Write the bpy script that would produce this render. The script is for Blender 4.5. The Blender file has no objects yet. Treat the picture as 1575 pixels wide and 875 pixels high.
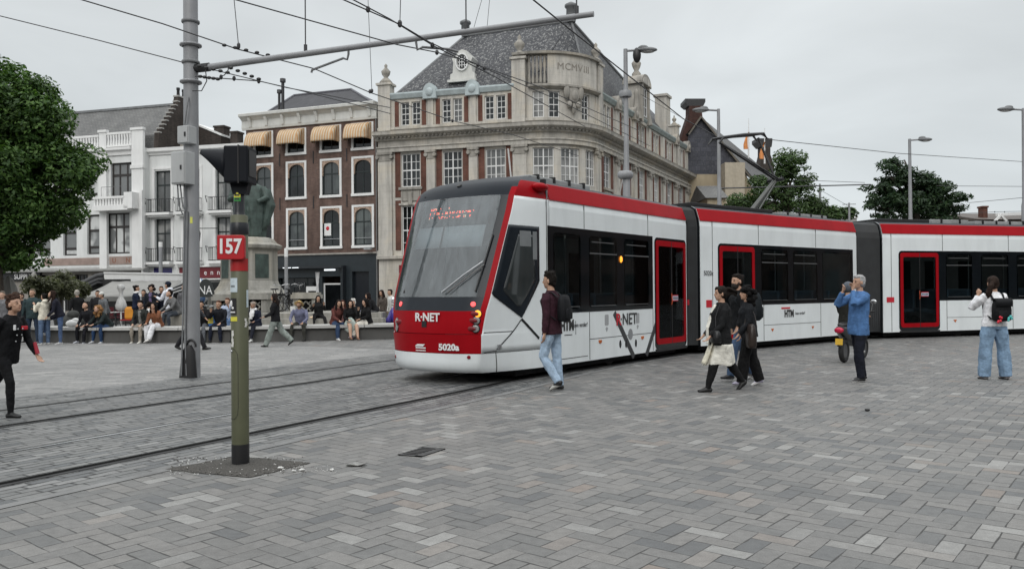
import bpy, bmesh, math, random
import numpy as np
from math import sin, cos, pi, radians as R, sqrt, atan2, hypot
from mathutils import Vector, Matrix, noise
from mathutils.bvhtree import BVHTree
random.seed(7)
SC = bpy.context.scene
COL = SC.collection
V = Vector

# ------------------------------------------------------------------ camera model (also used to measure the place)
FPX, CXP, CYP, CAMH = 1236.0, 787.5, 437.5, 1.6
_p = math.atan((446.0 - CYP) / FPX); _r = math.atan(0.008)
FW = V((0, cos(_p), sin(_p))); _u0 = V((0, -sin(_p), cos(_p))); _r0 = V((1, 0, 0))
UPV = _u0 * cos(_r) + _r0 * sin(_r); RTV = _r0 * cos(_r) - _u0 * sin(_r)
CAM = V((0, 0, CAMH))
def ray(x, y): return FW * FPX + RTV * (x - CXP) + UPV * (CYP - y)
def gnd(x, y, z=0.0):
    d = ray(x, y); return CAM + d * ((z - CAMH) / d.z)
def at(x, y, Y):
    d = ray(x, y); return CAM + d * (Y / d.y)

# ------------------------------------------------------------------ mesh builder
class MB:
    def __init__(s, T=None):
        s.v = []; s.f = []; s.m = []; s.s = []; s.T = T
    def add(s, vs, fs, mi=0, sm=False):
        o = len(s.v)
        if s.T: s.v += [tuple(s.T(*p)) for p in vs]
        else: s.v += [tuple(p) for p in vs]
        for f in fs:
            s.f.append(tuple(i + o for i in f)); s.m.append(mi); s.s.append(sm)
        return s
    def box(s, x0, x1, y0, y1, z0, z1, mi=0, nu=1):
        vs = []; fs = []
        for i in range(nu + 1):
            x = x0 + (x1 - x0) * i / nu
            vs += [(x, y0, z0), (x, y1, z0), (x, y1, z1), (x, y0, z1)]
        for i in range(nu):
            a = 4 * i; b = a + 4
            for k in range(4):
                j = (k + 1) % 4
                fs.append((a + k, a + j, b + j, b + k))
        e = 4 * nu
        fs += [(3, 2, 1, 0), (e, e + 1, e + 2, e + 3)]
        return s.add(vs, fs, mi)
    def rbox(s, c, size, ax, ay, az, mi=0):
        c = V(c); ax = V(ax); ay = V(ay); az = V(az)
        vs = [c + ax * (size[0] / 2 * i) + ay * (size[1] / 2 * j) + az * (size[2] / 2 * k) for i in (-1, 1) for j in (-1, 1) for k in (-1, 1)]
        fs = [(0, 1, 3, 2), (4, 6, 7, 5), (0, 4, 5, 1), (2, 3, 7, 6), (0, 2, 6, 4), (1, 5, 7, 3)]
        return s.add(vs, fs, mi)
    def tube(s, pts, r, n=8, mi=0, caps=True, sm=True, flat=None):
        pts = [V(p) for p in pts]; k = len(pts)
        rs = r if isinstance(r, (list, tuple)) else [r] * k
        rings = []; prev = None
        for i, p in enumerate(pts):
            t = (pts[min(i + 1, k - 1)] - pts[max(i - 1, 0)]).normalized()
            if prev is None:
                a = t.orthogonal().normalized() if flat is None else (V(flat) - t * V(flat).dot(t)).normalized()
            else:
                a = (prev - t * prev.dot(t)).normalized()
            b = t.cross(a); prev = a
            rr = rs[i]; ra, rb = rr if isinstance(rr, (tuple, list)) else (rr, rr)
            rings.append([p + a * (ra * cos(2 * pi * j / n)) + b * (rb * sin(2 * pi * j / n)) for j in range(n)])
        return s.rings(rings, mi, caps, sm)
    def rings(s, rings, mi=0, caps=True, sm=True, closed=True):
        n = len(rings[0]); vs = [q for g in rings for q in g]; fs = []
        for i in range(len(rings) - 1):
            for j in range(n if closed else n - 1):
                a = i * n + j; b = i * n + (j + 1) % n
                fs.append((a, b, b + n, a + n))
        s.add(vs, fs, mi, sm)
        if caps:
            s.add(rings[0], [tuple(range(n))[::-1]], mi); s.add(rings[-1], [tuple(range(n))], mi)
        return s
    def lathe(s, prof, c=(0, 0, 0), n=16, mi=0, sm=True, caps=True):
        c = V(c)
        return s.rings([[c + V((r * cos(2 * pi * j / n), r * sin(2 * pi * j / n), z)) for j in range(n)] for r, z in prof], mi, caps, sm)
    def ell(s, c, rad, mi=0, nu=12, nv=8, M=None):
        c = V(c); rings = []
        for i in range(nv + 1):
            th = pi * (0.02 + 0.96 * i / nv)
            g = []
            for j in range(nu):
                ph = 2 * pi * j / nu
                q = V((rad[0] * sin(th) * cos(ph), rad[1] * sin(th) * sin(ph), -rad[2] * cos(th)))
                g.append(c + (M @ q if M else q))
            rings.append(g)
        return s.rings(rings, mi)
    def prism(s, poly, fn, mi=0, sm=False):
        """poly: 2-D outline; fn(a,b,k) -> point, k = 0 back / 1 front"""
        n = len(poly)
        vs = [fn(a, b, 0) for a, b in poly] + [fn(a, b, 1) for a, b in poly]
        fs = [tuple(range(n))[::-1], tuple(range(n, 2 * n))] + [(i, (i + 1) % n, (i + 1) % n + n, i + n) for i in range(n)]
        return s.add(vs, fs, mi, sm)
    def quad(s, a, b, c, d, mi=0, sm=False): return s.add([a, b, c, d], [(0, 1, 2, 3)], mi, sm)
    def mesh(s, name, mats):
        me = bpy.data.meshes.new(name); me.from_pydata(s.v, [], s.f)
        for m in (mats if isinstance(mats, (list, tuple)) else [mats]): me.materials.append(m)
        me.polygons.foreach_set('material_index', s.m); me.polygons.foreach_set('use_smooth', s.s)
        me.update(); return me
    def build(s, name, mats, parent=None, recalc=True, bevel=0, seg=2, weld=0, group=None):
        me = s.mesh(name, mats)
        if recalc or weld:
            b = bmesh.new(); b.from_mesh(me)
            if weld: bmesh.ops.remove_doubles(b, verts=b.verts, dist=weld)
            if recalc: bmesh.ops.recalc_face_normals(b, faces=b.faces)
            b.to_mesh(me); b.free()
        return link(name, me, parent, bevel, seg)
def wmat(o):
    m = Matrix.LocRotScale(o.location, o.rotation_euler, o.scale)
    return wmat(o.parent) @ o.matrix_parent_inverse @ m if o.parent else m
def link(name, me, parent=None, bevel=0, seg=2):
    o = bpy.data.objects.new(name, me); COL.objects.link(o)
    if parent:
        o.parent = parent; o.matrix_parent_inverse = wmat(parent).inverted()
    if bevel:
        b = o.modifiers.new('bevel', 'BEVEL'); b.width = bevel; b.segments = seg; b.limit_method = 'ANGLE'; b.angle_limit = R(40)
    return o
def tag(o, label=None, cat=None, group=None, kind=None):
    if label: o['label'] = label
    if cat: o['category'] = cat
    if group: o['group'] = group
    if kind: o['kind'] = kind
    return o
def thing(name, label, cat, loc=(0, 0, 0), group=None, rz=0):
    o = bpy.data.objects.new(name, None); o.empty_display_size = 0.2; COL.objects.link(o)
    o.location = loc; o.rotation_euler = (0, 0, rz)
    return tag(o, label, cat, group)
def kids(o): return [c for c in bpy.data.objects if c.parent == o]
def dup(o, label=None, loc=None, rz=None, parent=None):
    c = o.copy(); COL.objects.link(c)
    if parent: c.parent = parent
    if label: c['label'] = label
    if loc is not None: c.location = loc
    if rz is not None: c.rotation_euler = (0, 0, rz)
    for k in kids(o): dup(k, parent=c)
    return c
def text_obj(name, body, size, mat, M, parent=None, depth=0.004, align='CENTER', bold=0.0, sx=1.0):
    """lettering as a mesh; M maps text plane (x right, y up, z out) into the world"""
    cu = bpy.data.curves.new(name, 'FONT'); cu.body = body; cu.size = size; cu.extrude = depth / 2
    cu.align_x = align; cu.align_y = 'CENTER'; cu.offset = bold; cu.resolution_u = 3
    t = bpy.data.objects.new(name + '_tmp', cu); COL.objects.link(t)
    dg = bpy.context.evaluated_depsgraph_get()
    me = bpy.data.meshes.new_from_object(t.evaluated_get(dg), depsgraph=dg)
    bpy.data.objects.remove(t); bpy.data.curves.remove(cu)
    me.transform(M @ Matrix.Diagonal((sx, 1, 1, 1))); me.materials.clear(); me.materials.append(mat); me.name = name
    return link(name, me, parent)
def frame(o, x, n):
    """matrix with text x axis along x, z axis along n"""
    x = V(x).normalized(); n = V(n).normalized(); y = n.cross(x)
    return Matrix(((x.x, y.x, n.x, o[0]), (x.y, y.y, n.y, o[1]), (x.z, y.z, n.z, o[2]), (0, 0, 0, 1)))

# ------------------------------------------------------------------ materials
_MC = {}
def lin(c): return c / 12.92 if c <= 0.04045 else ((c + 0.055) / 1.055) ** 2.4
def srgb(r, g, b, k=1.0): return tuple(min(1, lin(x / 255) * k) for x in (r, g, b)) + (1,)
def nodes(name):
    m = bpy.data.materials.new(name); m.use_nodes = True
    nt = m.node_tree
    return m, nt, nt.nodes['Principled BSDF']
def nd(nt, t, **kw):
    n = nt.nodes.new(t)
    for k, v in kw.items():
        if k.startswith('i_'): n.inputs[k[2:].replace('_', ' ')].default_value = v
        elif k.startswith('n_'): n.inputs[int(k[2:])].default_value = v
        else: setattr(n, k, v)
    return n
def mth(nt, op, a, b=None, c=None):
    n = nt.nodes.new('ShaderNodeMath'); n.operation = op
    for i, q in enumerate((a, b, c)):
        if q is None: continue
        if isinstance(q, (int, float)): n.inputs[i].default_value = q
        else: nt.links.new(q, n.inputs[i])
    return n.outputs[0]
def mixc(nt, fac, a, b, mode='MIX'):
    n = nt.nodes.new('ShaderNodeMix'); n.data_type = 'RGBA'; n.blend_type = mode
    for i, q in ((0, fac), (6, a), (7, b)):
        if isinstance(q, (int, float)): n.inputs[i].default_value = q
        elif isinstance(q, tuple): n.inputs[i].default_value = q
        else: nt.links.new(q, n.inputs[i])
    return n.outputs[2]
def ramp(nt, fac, stops):
    n = nt.nodes.new('ShaderNodeValToRGB'); e = n.color_ramp.elements
    while len(e) < len(stops): e.new(0.5)
    for q, (p, c) in zip(e, stops):
        q.position = p; q.color = c if isinstance(c, tuple) else (c, c, c, 1)
    nt.links.new(fac, n.inputs[0]); return n.outputs[0]
def geo(nt): return nt.nodes.new('ShaderNodeNewGeometry').outputs['Position']
def obc(nt): return nt.nodes.new('ShaderNodeTexCoord').outputs['Object']
def noi(nt, vec, scale, detail=3, rough=0.55, dist=0.0):
    n = nd(nt, 'ShaderNodeTexNoise', i_Scale=scale, i_Detail=detail, i_Roughness=rough, i_Distortion=dist)
    nt.links.new(vec, n.inputs['Vector']); return n.outputs['Fac']
def scl(nt, vec, s):
    n = nd(nt, 'ShaderNodeMapping'); n.inputs['Scale'].default_value = s
    nt.links.new(vec, n.inputs['Vector']); return n.outputs[0]
def bump(nt, h, b, strength=0.3, dist=0.01):
    n = nd(nt, 'ShaderNodeBump', i_Strength=strength, i_Distance=dist)
    nt.links.new(h, n.inputs['Height']); nt.links.new(n.outputs[0], b.inputs['Normal'])
def mat(name, col, rough=0.6, metal=0.0, var=0.12, scale=4.0, bmp=0.0, bs=40.0, bd=0.01, coat=0.0, spec=0.5, dirt=0.0):
    if name in _MC: return _MC[name]
    m, nt, b = nodes(name)
    if len(col) == 3: col = tuple(col) + (1,)
    p = obc(nt)
    f = noi(nt, p, scale, 5)
    lo = tuple(c * (1 - var) for c in col[:3]) + (1,); hi = tuple(min(1, c * (1 + var)) for c in col[:3]) + (1,)
    c = ramp(nt, f, [(0.3, lo), (0.7, hi)])
    if dirt:
        g = noi(nt, scl(nt, p, (1.2, 1.2, 0.25)), 2.2, 6, 0.65)
        c = mixc(nt, ramp(nt, g, [(0.45, 0.0), (0.75, dirt)]), c, tuple(q * 0.35 for q in col[:3]) + (1,))
    nt.links.new(c, b.inputs['Base Color'])
    b.inputs['Roughness'].default_value = rough; b.inputs['Metallic'].default_value = metal
    b.inputs['Specular IOR Level'].default_value = spec
    if coat: b.inputs['Coat Weight'].default_value = coat; b.inputs['Coat Roughness'].default_value = 0.05
    if bmp: bump(nt, noi(nt, p, bs, 4), b, bmp, bd)
    _MC[name] = m; return m
def cloth(name, col, rough=0.85, fold=0.35):
    if name in _MC: return _MC[name]
    m, nt, b = nodes(name); p = obc(nt)
    f = noi(nt, p, 9, 4, 0.6, 0.6)
    lo = tuple(c * 0.72 for c in col[:3]) + (1,); hi = tuple(min(1, c * 1.25) for c in col[:3]) + (1,)
    nt.links.new(ramp(nt, f, [(0.32, lo), (0.7, hi)]), b.inputs['Base Color'])
    b.inputs['Roughness'].default_value = rough; b.inputs['Specular IOR Level'].default_value = 0.25
    h = noi(nt, scl(nt, p, (1, 1, 1.7)), 12, 3, 0.5, 1.2)
    bump(nt, h, b, fold, 0.03)
    _MC[name] = m; return m
def emis(name, col, st):
    if name in _MC: return _MC[name]
    m, nt, b = nodes(name)
    b.inputs['Base Color'].default_value = tuple(col[:3]) + (1,)
    b.inputs['Emission Color'].default_value = tuple(col[:3]) + (1,); b.inputs['Emission Strength'].default_value = st
    _MC[name] = m; return m
def darkglass(name, col=(0.012, 0.015, 0.017), rough=0.04, spec=0.5, var=0.5):
    if name in _MC: return _MC[name]
    m, nt, b = nodes(name); p = geo(nt)
    f = noi(nt, p, 0.9, 3)
    nt.links.new(ramp(nt, f, [(0.35, tuple(c * (1 - var) for c in col) + (1,)), (0.7, tuple(c * (1 + var) for c in col) + (1,))]), b.inputs['Base Color'])
    b.inputs['Roughness'].default_value = rough; b.inputs['Specular IOR Level'].default_value = spec
    bump(nt, noi(nt, p, 0.7, 1), b, 0.12, 0.05)
    _MC[name] = m; return m
def curtain(name, col, dark=0.55):
    """window pane with a net curtain hanging close behind the glass"""
    if name in _MC: return _MC[name]
    m, nt, b = nodes(name); p = geo(nt)
    w = noi(nt, scl(nt, p, (9, 9, 0.15)), 1.6, 3)
    big = noi(nt, p, 0.55, 2)
    c = mixc(nt, ramp(nt, w, [(0.3, 0.0), (0.7, 1.0)]), tuple(q * dark for q in col[:3]) + (1,), tuple(col[:3]) + (1,))
    c = mixc(nt, ramp(nt, big, [(0.42, 0.0), (0.5, 0.75)]), c, (0.02, 0.025, 0.028, 1))
    nt.links.new(c, b.inputs['Base Color']); b.inputs['Roughness'].default_value = 0.5
    b.inputs['Coat Weight'].default_value = 1.0; b.inputs['Coat Roughness'].default_value = 0.03
    _MC[name] = m; return m
# ------------------------------------------------------------------ sky
def make_world():
    w = bpy.data.worlds.new('World'); SC.world = w; w.use_nodes = True
    nt = w.node_tree; bg = nt.nodes['Background']; bg.inputs['Strength'].default_value = 0.1
    sky = nd(nt, 'ShaderNodeTexSky', sky_type='NISHITA', sun_disc=False, sun_elevation=R(34), sun_rotation=R(192), air_density=1.0, dust_density=3.0)
    g = nt.nodes.new('ShaderNodeTexCoord').outputs['Generated']
    sp = nt.nodes.new('ShaderNodeSeparateXYZ'); nt.links.new(g, sp.inputs[0])
    z = sp.outputs[2]
    base = ramp(nt, z, [(0.0, (0.60, 0.635, 0.65, 1)), (0.12, (0.645, 0.69, 0.71, 1)), (0.36, (0.70, 0.735, 0.75, 1)), (1.0, (1.0, 1.02, 1.03, 1))])
    gain = ramp(nt, z, [(0.0, 0.86), (0.33, 1.0), (1.0, 1.0)])
    up = mth(nt, 'MULTIPLY', mth(nt, 'MAXIMUM', mth(nt, 'SUBTRACT', z, 0.36), 0.0), 1.85)
    n1 = noi(nt, scl(nt, g, (1.0, 1.0, 3.2)), 2.6, 5, 0.5, 0.4)
    n2 = noi(nt, scl(nt, g, (1.0, 1.0, 2.6)), 1.1, 3, 0.5)
    cl = mth(nt, 'MULTIPLY', ramp(nt, n1, [(0.3, 0.87), (0.7, 1.07)]), ramp(nt, n2, [(0.32, 0.86), (0.68, 1.09)]))
    val = mth(nt, 'MULTIPLY', mth(nt, 'ADD', 1.0, up), cl)
    vm = nd(nt, 'ShaderNodeVectorMath', operation='SCALE'); nt.links.new(base, vm.inputs[0])
    nt.links.new(mth(nt, 'MULTIPLY', val, 10.3), vm.inputs['Scale'])
    vs = nd(nt, 'ShaderNodeVectorMath', operation='SCALE'); nt.links.new(sky.outputs[0], vs.inputs[0]); vs.inputs['Scale'].default_value = 0.03
    va = nd(nt, 'ShaderNodeVectorMath', operation='ADD'); nt.links.new(vm.outputs[0], va.inputs[0]); nt.links.new(vs.outputs[0], va.inputs[1])
    nt.links.new(va.outputs[0], bg.inputs[0])
make_world()
sun = bpy.data.lights.new('overcast_sun', 'SUN'); sun.energy = 1.05; sun.angle = R(32); sun.color = (1, 0.97, 0.93)
so = bpy.data.objects.new('overcast_sun', sun); COL.objects.link(so)
so.rotation_euler = (R(56), 0, R(-12))

# ------------------------------------------------------------------ paving materials
def axes(nt, ang, ox=0.0, oy=0.0):
    """world position turned so that a runs along ang (degrees from +x)"""
    s = nt.nodes.new('ShaderNodeSeparateXYZ'); nt.links.new(geo(nt), s.inputs[0])
    ca, sa = cos(R(ang)), sin(R(ang))
    x, y = s.outputs[0], s.outputs[1]
    a = mth(nt, 'ADD', mth(nt, 'ADD', mth(nt, 'MULTIPLY', x, ca), mth(nt, 'MULTIPLY', y, sa)), ox)
    b = mth(nt, 'ADD', mth(nt, 'ADD', mth(nt, 'MULTIPLY', x, -sa), mth(nt, 'MULTIPLY', y, ca)), oy)
    return a, b
def comb(nt, x, y, z=0.0):
    c = nt.nodes.new('ShaderNodeCombineXYZ')
    for i, q in enumerate((x, y, z)):
        if isinstance(q, (int, float)): c.inputs[i].default_value = q
        else: nt.links.new(q, c.inputs[i])
    return c.outputs[0]
def white(nt, vec, out='Value'):
    n = nd(nt, 'ShaderNodeTexWhiteNoise', noise_dimensions='3D'); nt.links.new(vec, n.inputs['Vector']); return n.outputs[out]
def minim(nt, *q):
    r = q[0]
    for x in q[1:]: r = mth(nt, 'MINIMUM', r, x)
    return r
def herring(nt, a, b, w):
    a = mth(nt, 'DIVIDE', a, w); b = mth(nt, 'DIVIDE', b, w)
    i = mth(nt, 'FLOOR', a); j = mth(nt, 'FLOOR', b)
    fx = mth(nt, 'SUBTRACT', a, i); fy = mth(nt, 'SUBTRACT', b, j)
    m = mth(nt, 'FLOORED_MODULO', mth(nt, 'SUBTRACT', i, j), 4.0)
    is1 = mth(nt, 'COMPARE', m, 1.0, 0.1); is2 = mth(nt, 'COMPARE', m, 2.0, 0.1)
    vert = mth(nt, 'GREATER_THAN', m, 1.5); hor = mth(nt, 'SUBTRACT', 1.0, vert)
    u = mth(nt, 'ADD', fx, is1); v = mth(nt, 'ADD', fy, is2)
    lu = mth(nt, 'ADD', mth(nt, 'MULTIPLY', hor, 2.0), vert)      # extent in a
    lv = mth(nt, 'ADD', mth(nt, 'MULTIPLY', vert, 2.0), hor)
    e = minim(nt, u, mth(nt, 'SUBTRACT', lu, u), v, mth(nt, 'SUBTRACT', lv, v))
    idv = comb(nt, mth(nt, 'SUBTRACT', i, is1), mth(nt, 'SUBTRACT', j, is2), vert)
    return mth(nt, 'MULTIPLY', e, w), idv
def stretch(nt, a, b, L, W):
    j = mth(nt, 'FLOOR', mth(nt, 'DIVIDE', b, W))
    off = mth(nt, 'MULTIPLY', white(nt, comb(nt, j, 3.0, 1.0)), L)
    a2 = mth(nt, 'ADD', a, off); i = mth(nt, 'FLOOR', mth(nt, 'DIVIDE', a2, L))
    fu = mth(nt, 'SUBTRACT', a2, mth(nt, 'MULTIPLY', i, L)); fv = mth(nt, 'SUBTRACT', b, mth(nt, 'MULTIPLY', j, W))
    e = minim(nt, fu, mth(nt, 'SUBTRACT', L, fu), fv, mth(nt, 'SUBTRACT', W, fv))
    return e, comb(nt, i, j, 5.0)
def paving(name, pat, cols, joint=0.0048, jcol=(0.036, 0.035, 0.033, 1), rough=0.62, bmp=0.5, stain=0.35):
    m, nt, b = nodes(name)
    warp = noi(nt, geo(nt), 2.2, 2)
    e, idv = pat(nt, mth(nt, 'MULTIPLY', mth(nt, 'SUBTRACT', warp, 0.5), 0.02))
    r = white(nt, idv)
    c = ramp(nt, r, cols)
    nt.nodes[-1].color_ramp.interpolation = 'CONSTANT' if False else 'LINEAR'
    p = geo(nt)
    grain = noi(nt, p, 95, 3, 0.7)
    mid = noi(nt, p, 14, 4, 0.6)
    c = mixc(nt, 1.0, c, ramp(nt, grain, [(0.3, 0.78), (0.72, 1.2)]), 'MULTIPLY')
    c = mixc(nt, 1.0, c, ramp(nt, mid, [(0.3, 0.86), (0.7, 1.12)]), 'MULTIPLY')
    # worn pale chips on some stones, dark damp blotches across the square
    chip = mth(nt, 'MULTIPLY', ramp(nt, noi(nt, p, 7.5, 5, 0.7, 0.8), [(0.66, 0.0), (0.72, 1.0)]), ramp(nt, white(nt, idv, 'Color'), [(0.6, 0.0), (0.75, 0.55)]))
    c = mixc(nt, chip, c, (0.34, 0.34, 0.33, 1))
    big = noi(nt, p, 0.42, 5, 0.6, 0.5)
    c = mixc(nt, ramp(nt, big, [(0.38, stain), (0.66, 0.0)]), c, mixc(nt, 1.0, c, (0.62, 0.62, 0.63, 1), 'MULTIPLY'))
    jn0 = noi(nt, p, 3.3, 3, .6); jw = mth(nt, 'MULTIPLY', joint, ramp(nt, jn0, [(.30, .12), (.46, .8), (.68, 2.1)]))
    jn = mth(nt, 'SMOOTH_MIN', 1.0, mth(nt, 'DIVIDE', e, jw), 0.4)
    jm = ramp(nt, jn, [(0.45, 0.0), (0.98, 1.0)])
    c = mixc(nt, jm, jcol, c)
    vo = nd(nt, 'ShaderNodeTexVoronoi', i_Scale=1.7); nt.links.new(p, vo.inputs['Vector'])
    c = mixc(nt, ramp(nt, mth(nt, 'ADD', vo.outputs['Distance'], mth(nt, 'MULTIPLY', mid, .02)), [(0.036, .55), (0.05, 0.0)]), c, (.05, .05, .048, 1))
    ty = noi(nt, scl(nt, p, (.22, 1.1, 1)), 1.7, 5, .65); c = mixc(nt, ramp(nt, ty, [(.56, 0.0), (.70, .28)]), c, (.09, .088, .084, 1))
    nt.links.new(c, b.inputs['Base Color'])
    rr = mth(nt, 'ADD', rough, mth(nt, 'MULTIPLY', mth(nt, 'SUBTRACT', white(nt, idv), 0.5), 0.16))
    nt.links.new(rr, b.inputs['Roughness'])
    b.inputs['Specular IOR Level'].default_value = 0.45
    h = mth(nt, 'ADD', mth(nt, 'MULTIPLY', jm, 0.7), mth(nt, 'ADD', mth(nt, 'MULTIPLY', grain, 0.12), mth(nt, 'MULTIPLY', white(nt, comb(nt, idv, 0, 0) if False else idv), 0.25)))
    bump(nt, h, b, bmp, 0.012)
    return m
def K(r, g, b_, k): return (r * k, g * k, b_ * k, 1)
GREYS = [(0.0, K(.112, .115, .117, 1)), (0.14, K(.141, .142, .139, 1)), (0.34, K(.163, .161, .155, 1)), (0.64, K(.185, .181, .174, 1)),
         (0.84, K(.200, .194, .184, 1)), (0.9, K(.228, .225, .216, 1)), (0.955, K(.272, .269, .258, 1)), (0.985, K(.208, .188, .171, 1)), (1.0, K(.222, .190, .167, 1))]
m_square = paving('herringbone clinker paving', lambda nt, w: herring(nt, *[mth(nt, 'ADD', q, w) for q in axes(nt, 51)], 0.138), GREYS)
m_track = paving('track bed setts', lambda nt, w: stretch(nt, *[mth(nt, 'ADD', q, w) for q in axes(nt, 59.5)], 0.29, 0.115),
                 [(0.0, K(.11, .115, .12, 1)), (0.3, K(.155, .157, .155, 1)), (0.7, K(.185, .185, .18, 1)), (1.0, K(.235, .235, .23, 1))], 0.011, (0.014, 0.014, 0.014, 1), 0.5, 0.7, 0.6)
m_plaza = paving('pale plaza setts', lambda nt, w: stretch(nt, *[mth(nt, 'ADD', q, w) for q in axes(nt, 6)], 0.42, 0.16),
                 [(0.0, K(.19, .19, .186, 1)), (0.5, K(.245, .243, .237, 1)), (0.9, K(.28, .275, .265, 1)), (1.0, K(.33, .32, .31, 1))], 0.007, (0.12, 0.12, 0.115, 1), 0.6, 0.3, 0.35)

g = MB(); N = 12
g.quad((-420, -260, 0), (420, -260, 0), (420, 640, 0), (-420, 640, 0))
tag(g.build('paved_ground', m_square), kind='structure')

# ------------------------------------------------------------------ tracks
def dirH(h): return V((sin(R(h)), cos(R(h)), 0))           # h measured from the view axis
def norL(h): return V((-cos(R(h)), sin(R(h)), 0))
TILT = 1.037
S1 = V((4.22, 19.42, 0))                                    # near side of the first car at its rear end
H1, H2, H3 = 37.0, 51.0, 73.0
S2a = V((4.42, 18.84, 0)) * TILT; S2b = V((9.98, 23.27, 0)) * TILT
S3a = V((11.02, 23.87, 0)) * TILT
H2 = math.degrees(atan2(S2b.x - S2a.x, S2b.y - S2a.y))
def inn(h, d=1.275): return norL(h) * d
ctr = [V((-9.6, -1.0, 0)), V((-6.6, 4.15, 0)), V((-4.87, 7.1, 0)), V((-2.95, 10.4, 0)), V((-1.35, 13.1, 0)),
       S1 - dirH(H1) * 4 + inn(H1), S1 + inn(H1), (S2a + S2b) / 2 + inn(H2), S3a + inn(H3 - 6), S3a + dirH(H3) * 7.5 + inn(H3), S3a + dirH(H3) * 15 + inn(H3 + 2), S3a + dirH(H3 + 4) * 40]
def catmull(P, step=0.5):
    out = []
    Q = [P[0] * 2 - P[1]] + P + [P[-1] * 2 - P[-2]]
    for i in range(1, len(Q) - 2):
        n = max(2, int((Q[i + 1] - Q[i]).length / step))
        for k in range(n):
            t = k / n
            out.append(0.5 * ((2 * Q[i]) + (Q[i + 1] - Q[i - 1]) * t + (2 * Q[i - 1] - 5 * Q[i] + 4 * Q[i + 1] - Q[i + 2]) * t * t + (-Q[i - 1] + 3 * Q[i] - 3 * Q[i + 1] + Q[i + 2]) * t ** 3))
    out.append(P[-1]); return out
TRK = catmull(ctr)
def offset(L, d):
    o = []
    for i, p in enumerate(L):
        t = (L[min(i + 1, len(L) - 1)] - L[max(0, i - 1)]).normalized()
        o.append(p + V((-t.y, t.x, 0)) * d)
    return o
def strip(L, d0, d1, z, mb, mi=0, z1=None):
    a = offset(L, d0); b = offset(L, d1); z1 = z if z1 is None else z1
    vs = [(p.x, p.y, z) for p in a] + [(p.x, p.y, z1) for p in b]; n = len(a)
    mb.add(vs, [(i, i + 1, i + 1 + n, i + n) for i in range(n - 1)], mi)
tb = MB(); strip(TRK, -1.35, 5.05, 0.004, tb); tag(tb.build('track_bed', m_track), kind='structure')
cb = MB(); strip(TRK, -1.47, -1.355, 0.005, cb); strip(TRK, 5.055, 5.17, 0.005, cb)
m_edge = mat('grey edging stone', (.17, .17, .168), 0.7, var=.25, scale=3, bmp=.3)
tag(cb.build('edging_stones', m_edge), kind='structure')
pl = MB(); P2 = offset(TRK, 5.175); n = 0
for i in range(len(P2) - 1):
    a, b_ = P2[i], P2[i + 1]
    d = V((-0.86, 0.51, 0)) * 90
    if i > 40: break
    pl.quad((a.x, a.y, .004), (b_.x, b_.y, .004), (b_.x + d.x, b_.y + d.y, .004), (a.x + d.x, a.y + d.y, .004))
tag(pl.build('plaza_paving', m_plaza), kind='structure')
m_railhead = mat('worn rail steel', (.62, .63, .64), 0.3, 0.85, var=.12, scale=2)
m_raildark = mat('dark rail lip', (.03, .03, .028), 0.7, 0.2, var=.3, scale=3, spec=.1)
m_shade_black = mat('rail groove', (.010, .010, .010), 0.95, var=.3, spec=.02)  # near-black: shade and dirt of grooves and openings put into flat colour
for off, lab, shiny in ((-0.7175, 'grooved steel rail of the near track, closest to the green signal post', 0), (0.7175, 'bright polished rail running in under the middle of the tram', 1),
                        (3.1 - 0.7175, 'dark grooved rail of the empty track nearest the tram', 0), (3.1 + 0.7175, 'thin grooved rail of the empty track beside the grey mast', 0)):
    t = thing('tram_rail', lab, 'rail', TRK[4] , 'grooved rails of the two tram tracks')
    gw = .06 if 'thin' in lab else .12
    h = MB(); strip(TRK, off - .045, off + .02, .0095, h); h.build('rail_head', m_railhead if shiny else mat('dull rail steel', (.05, .05, .05), .6, .3, var=.3, scale=2, spec=.1), t)
    q = MB(); strip(TRK, off + .02, off + (.045 if shiny else gw), .0075, q); q.build('groove_shade', m_shade_black, t)  # flat strip, nothing cut in; the groove's shade is in its colour
    q = MB(); strip(TRK, off + (.045 if shiny else gw), off + (.055 if shiny else gw + .02), .0095, q); q.build('rail_lip', m_raildark, t)
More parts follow.
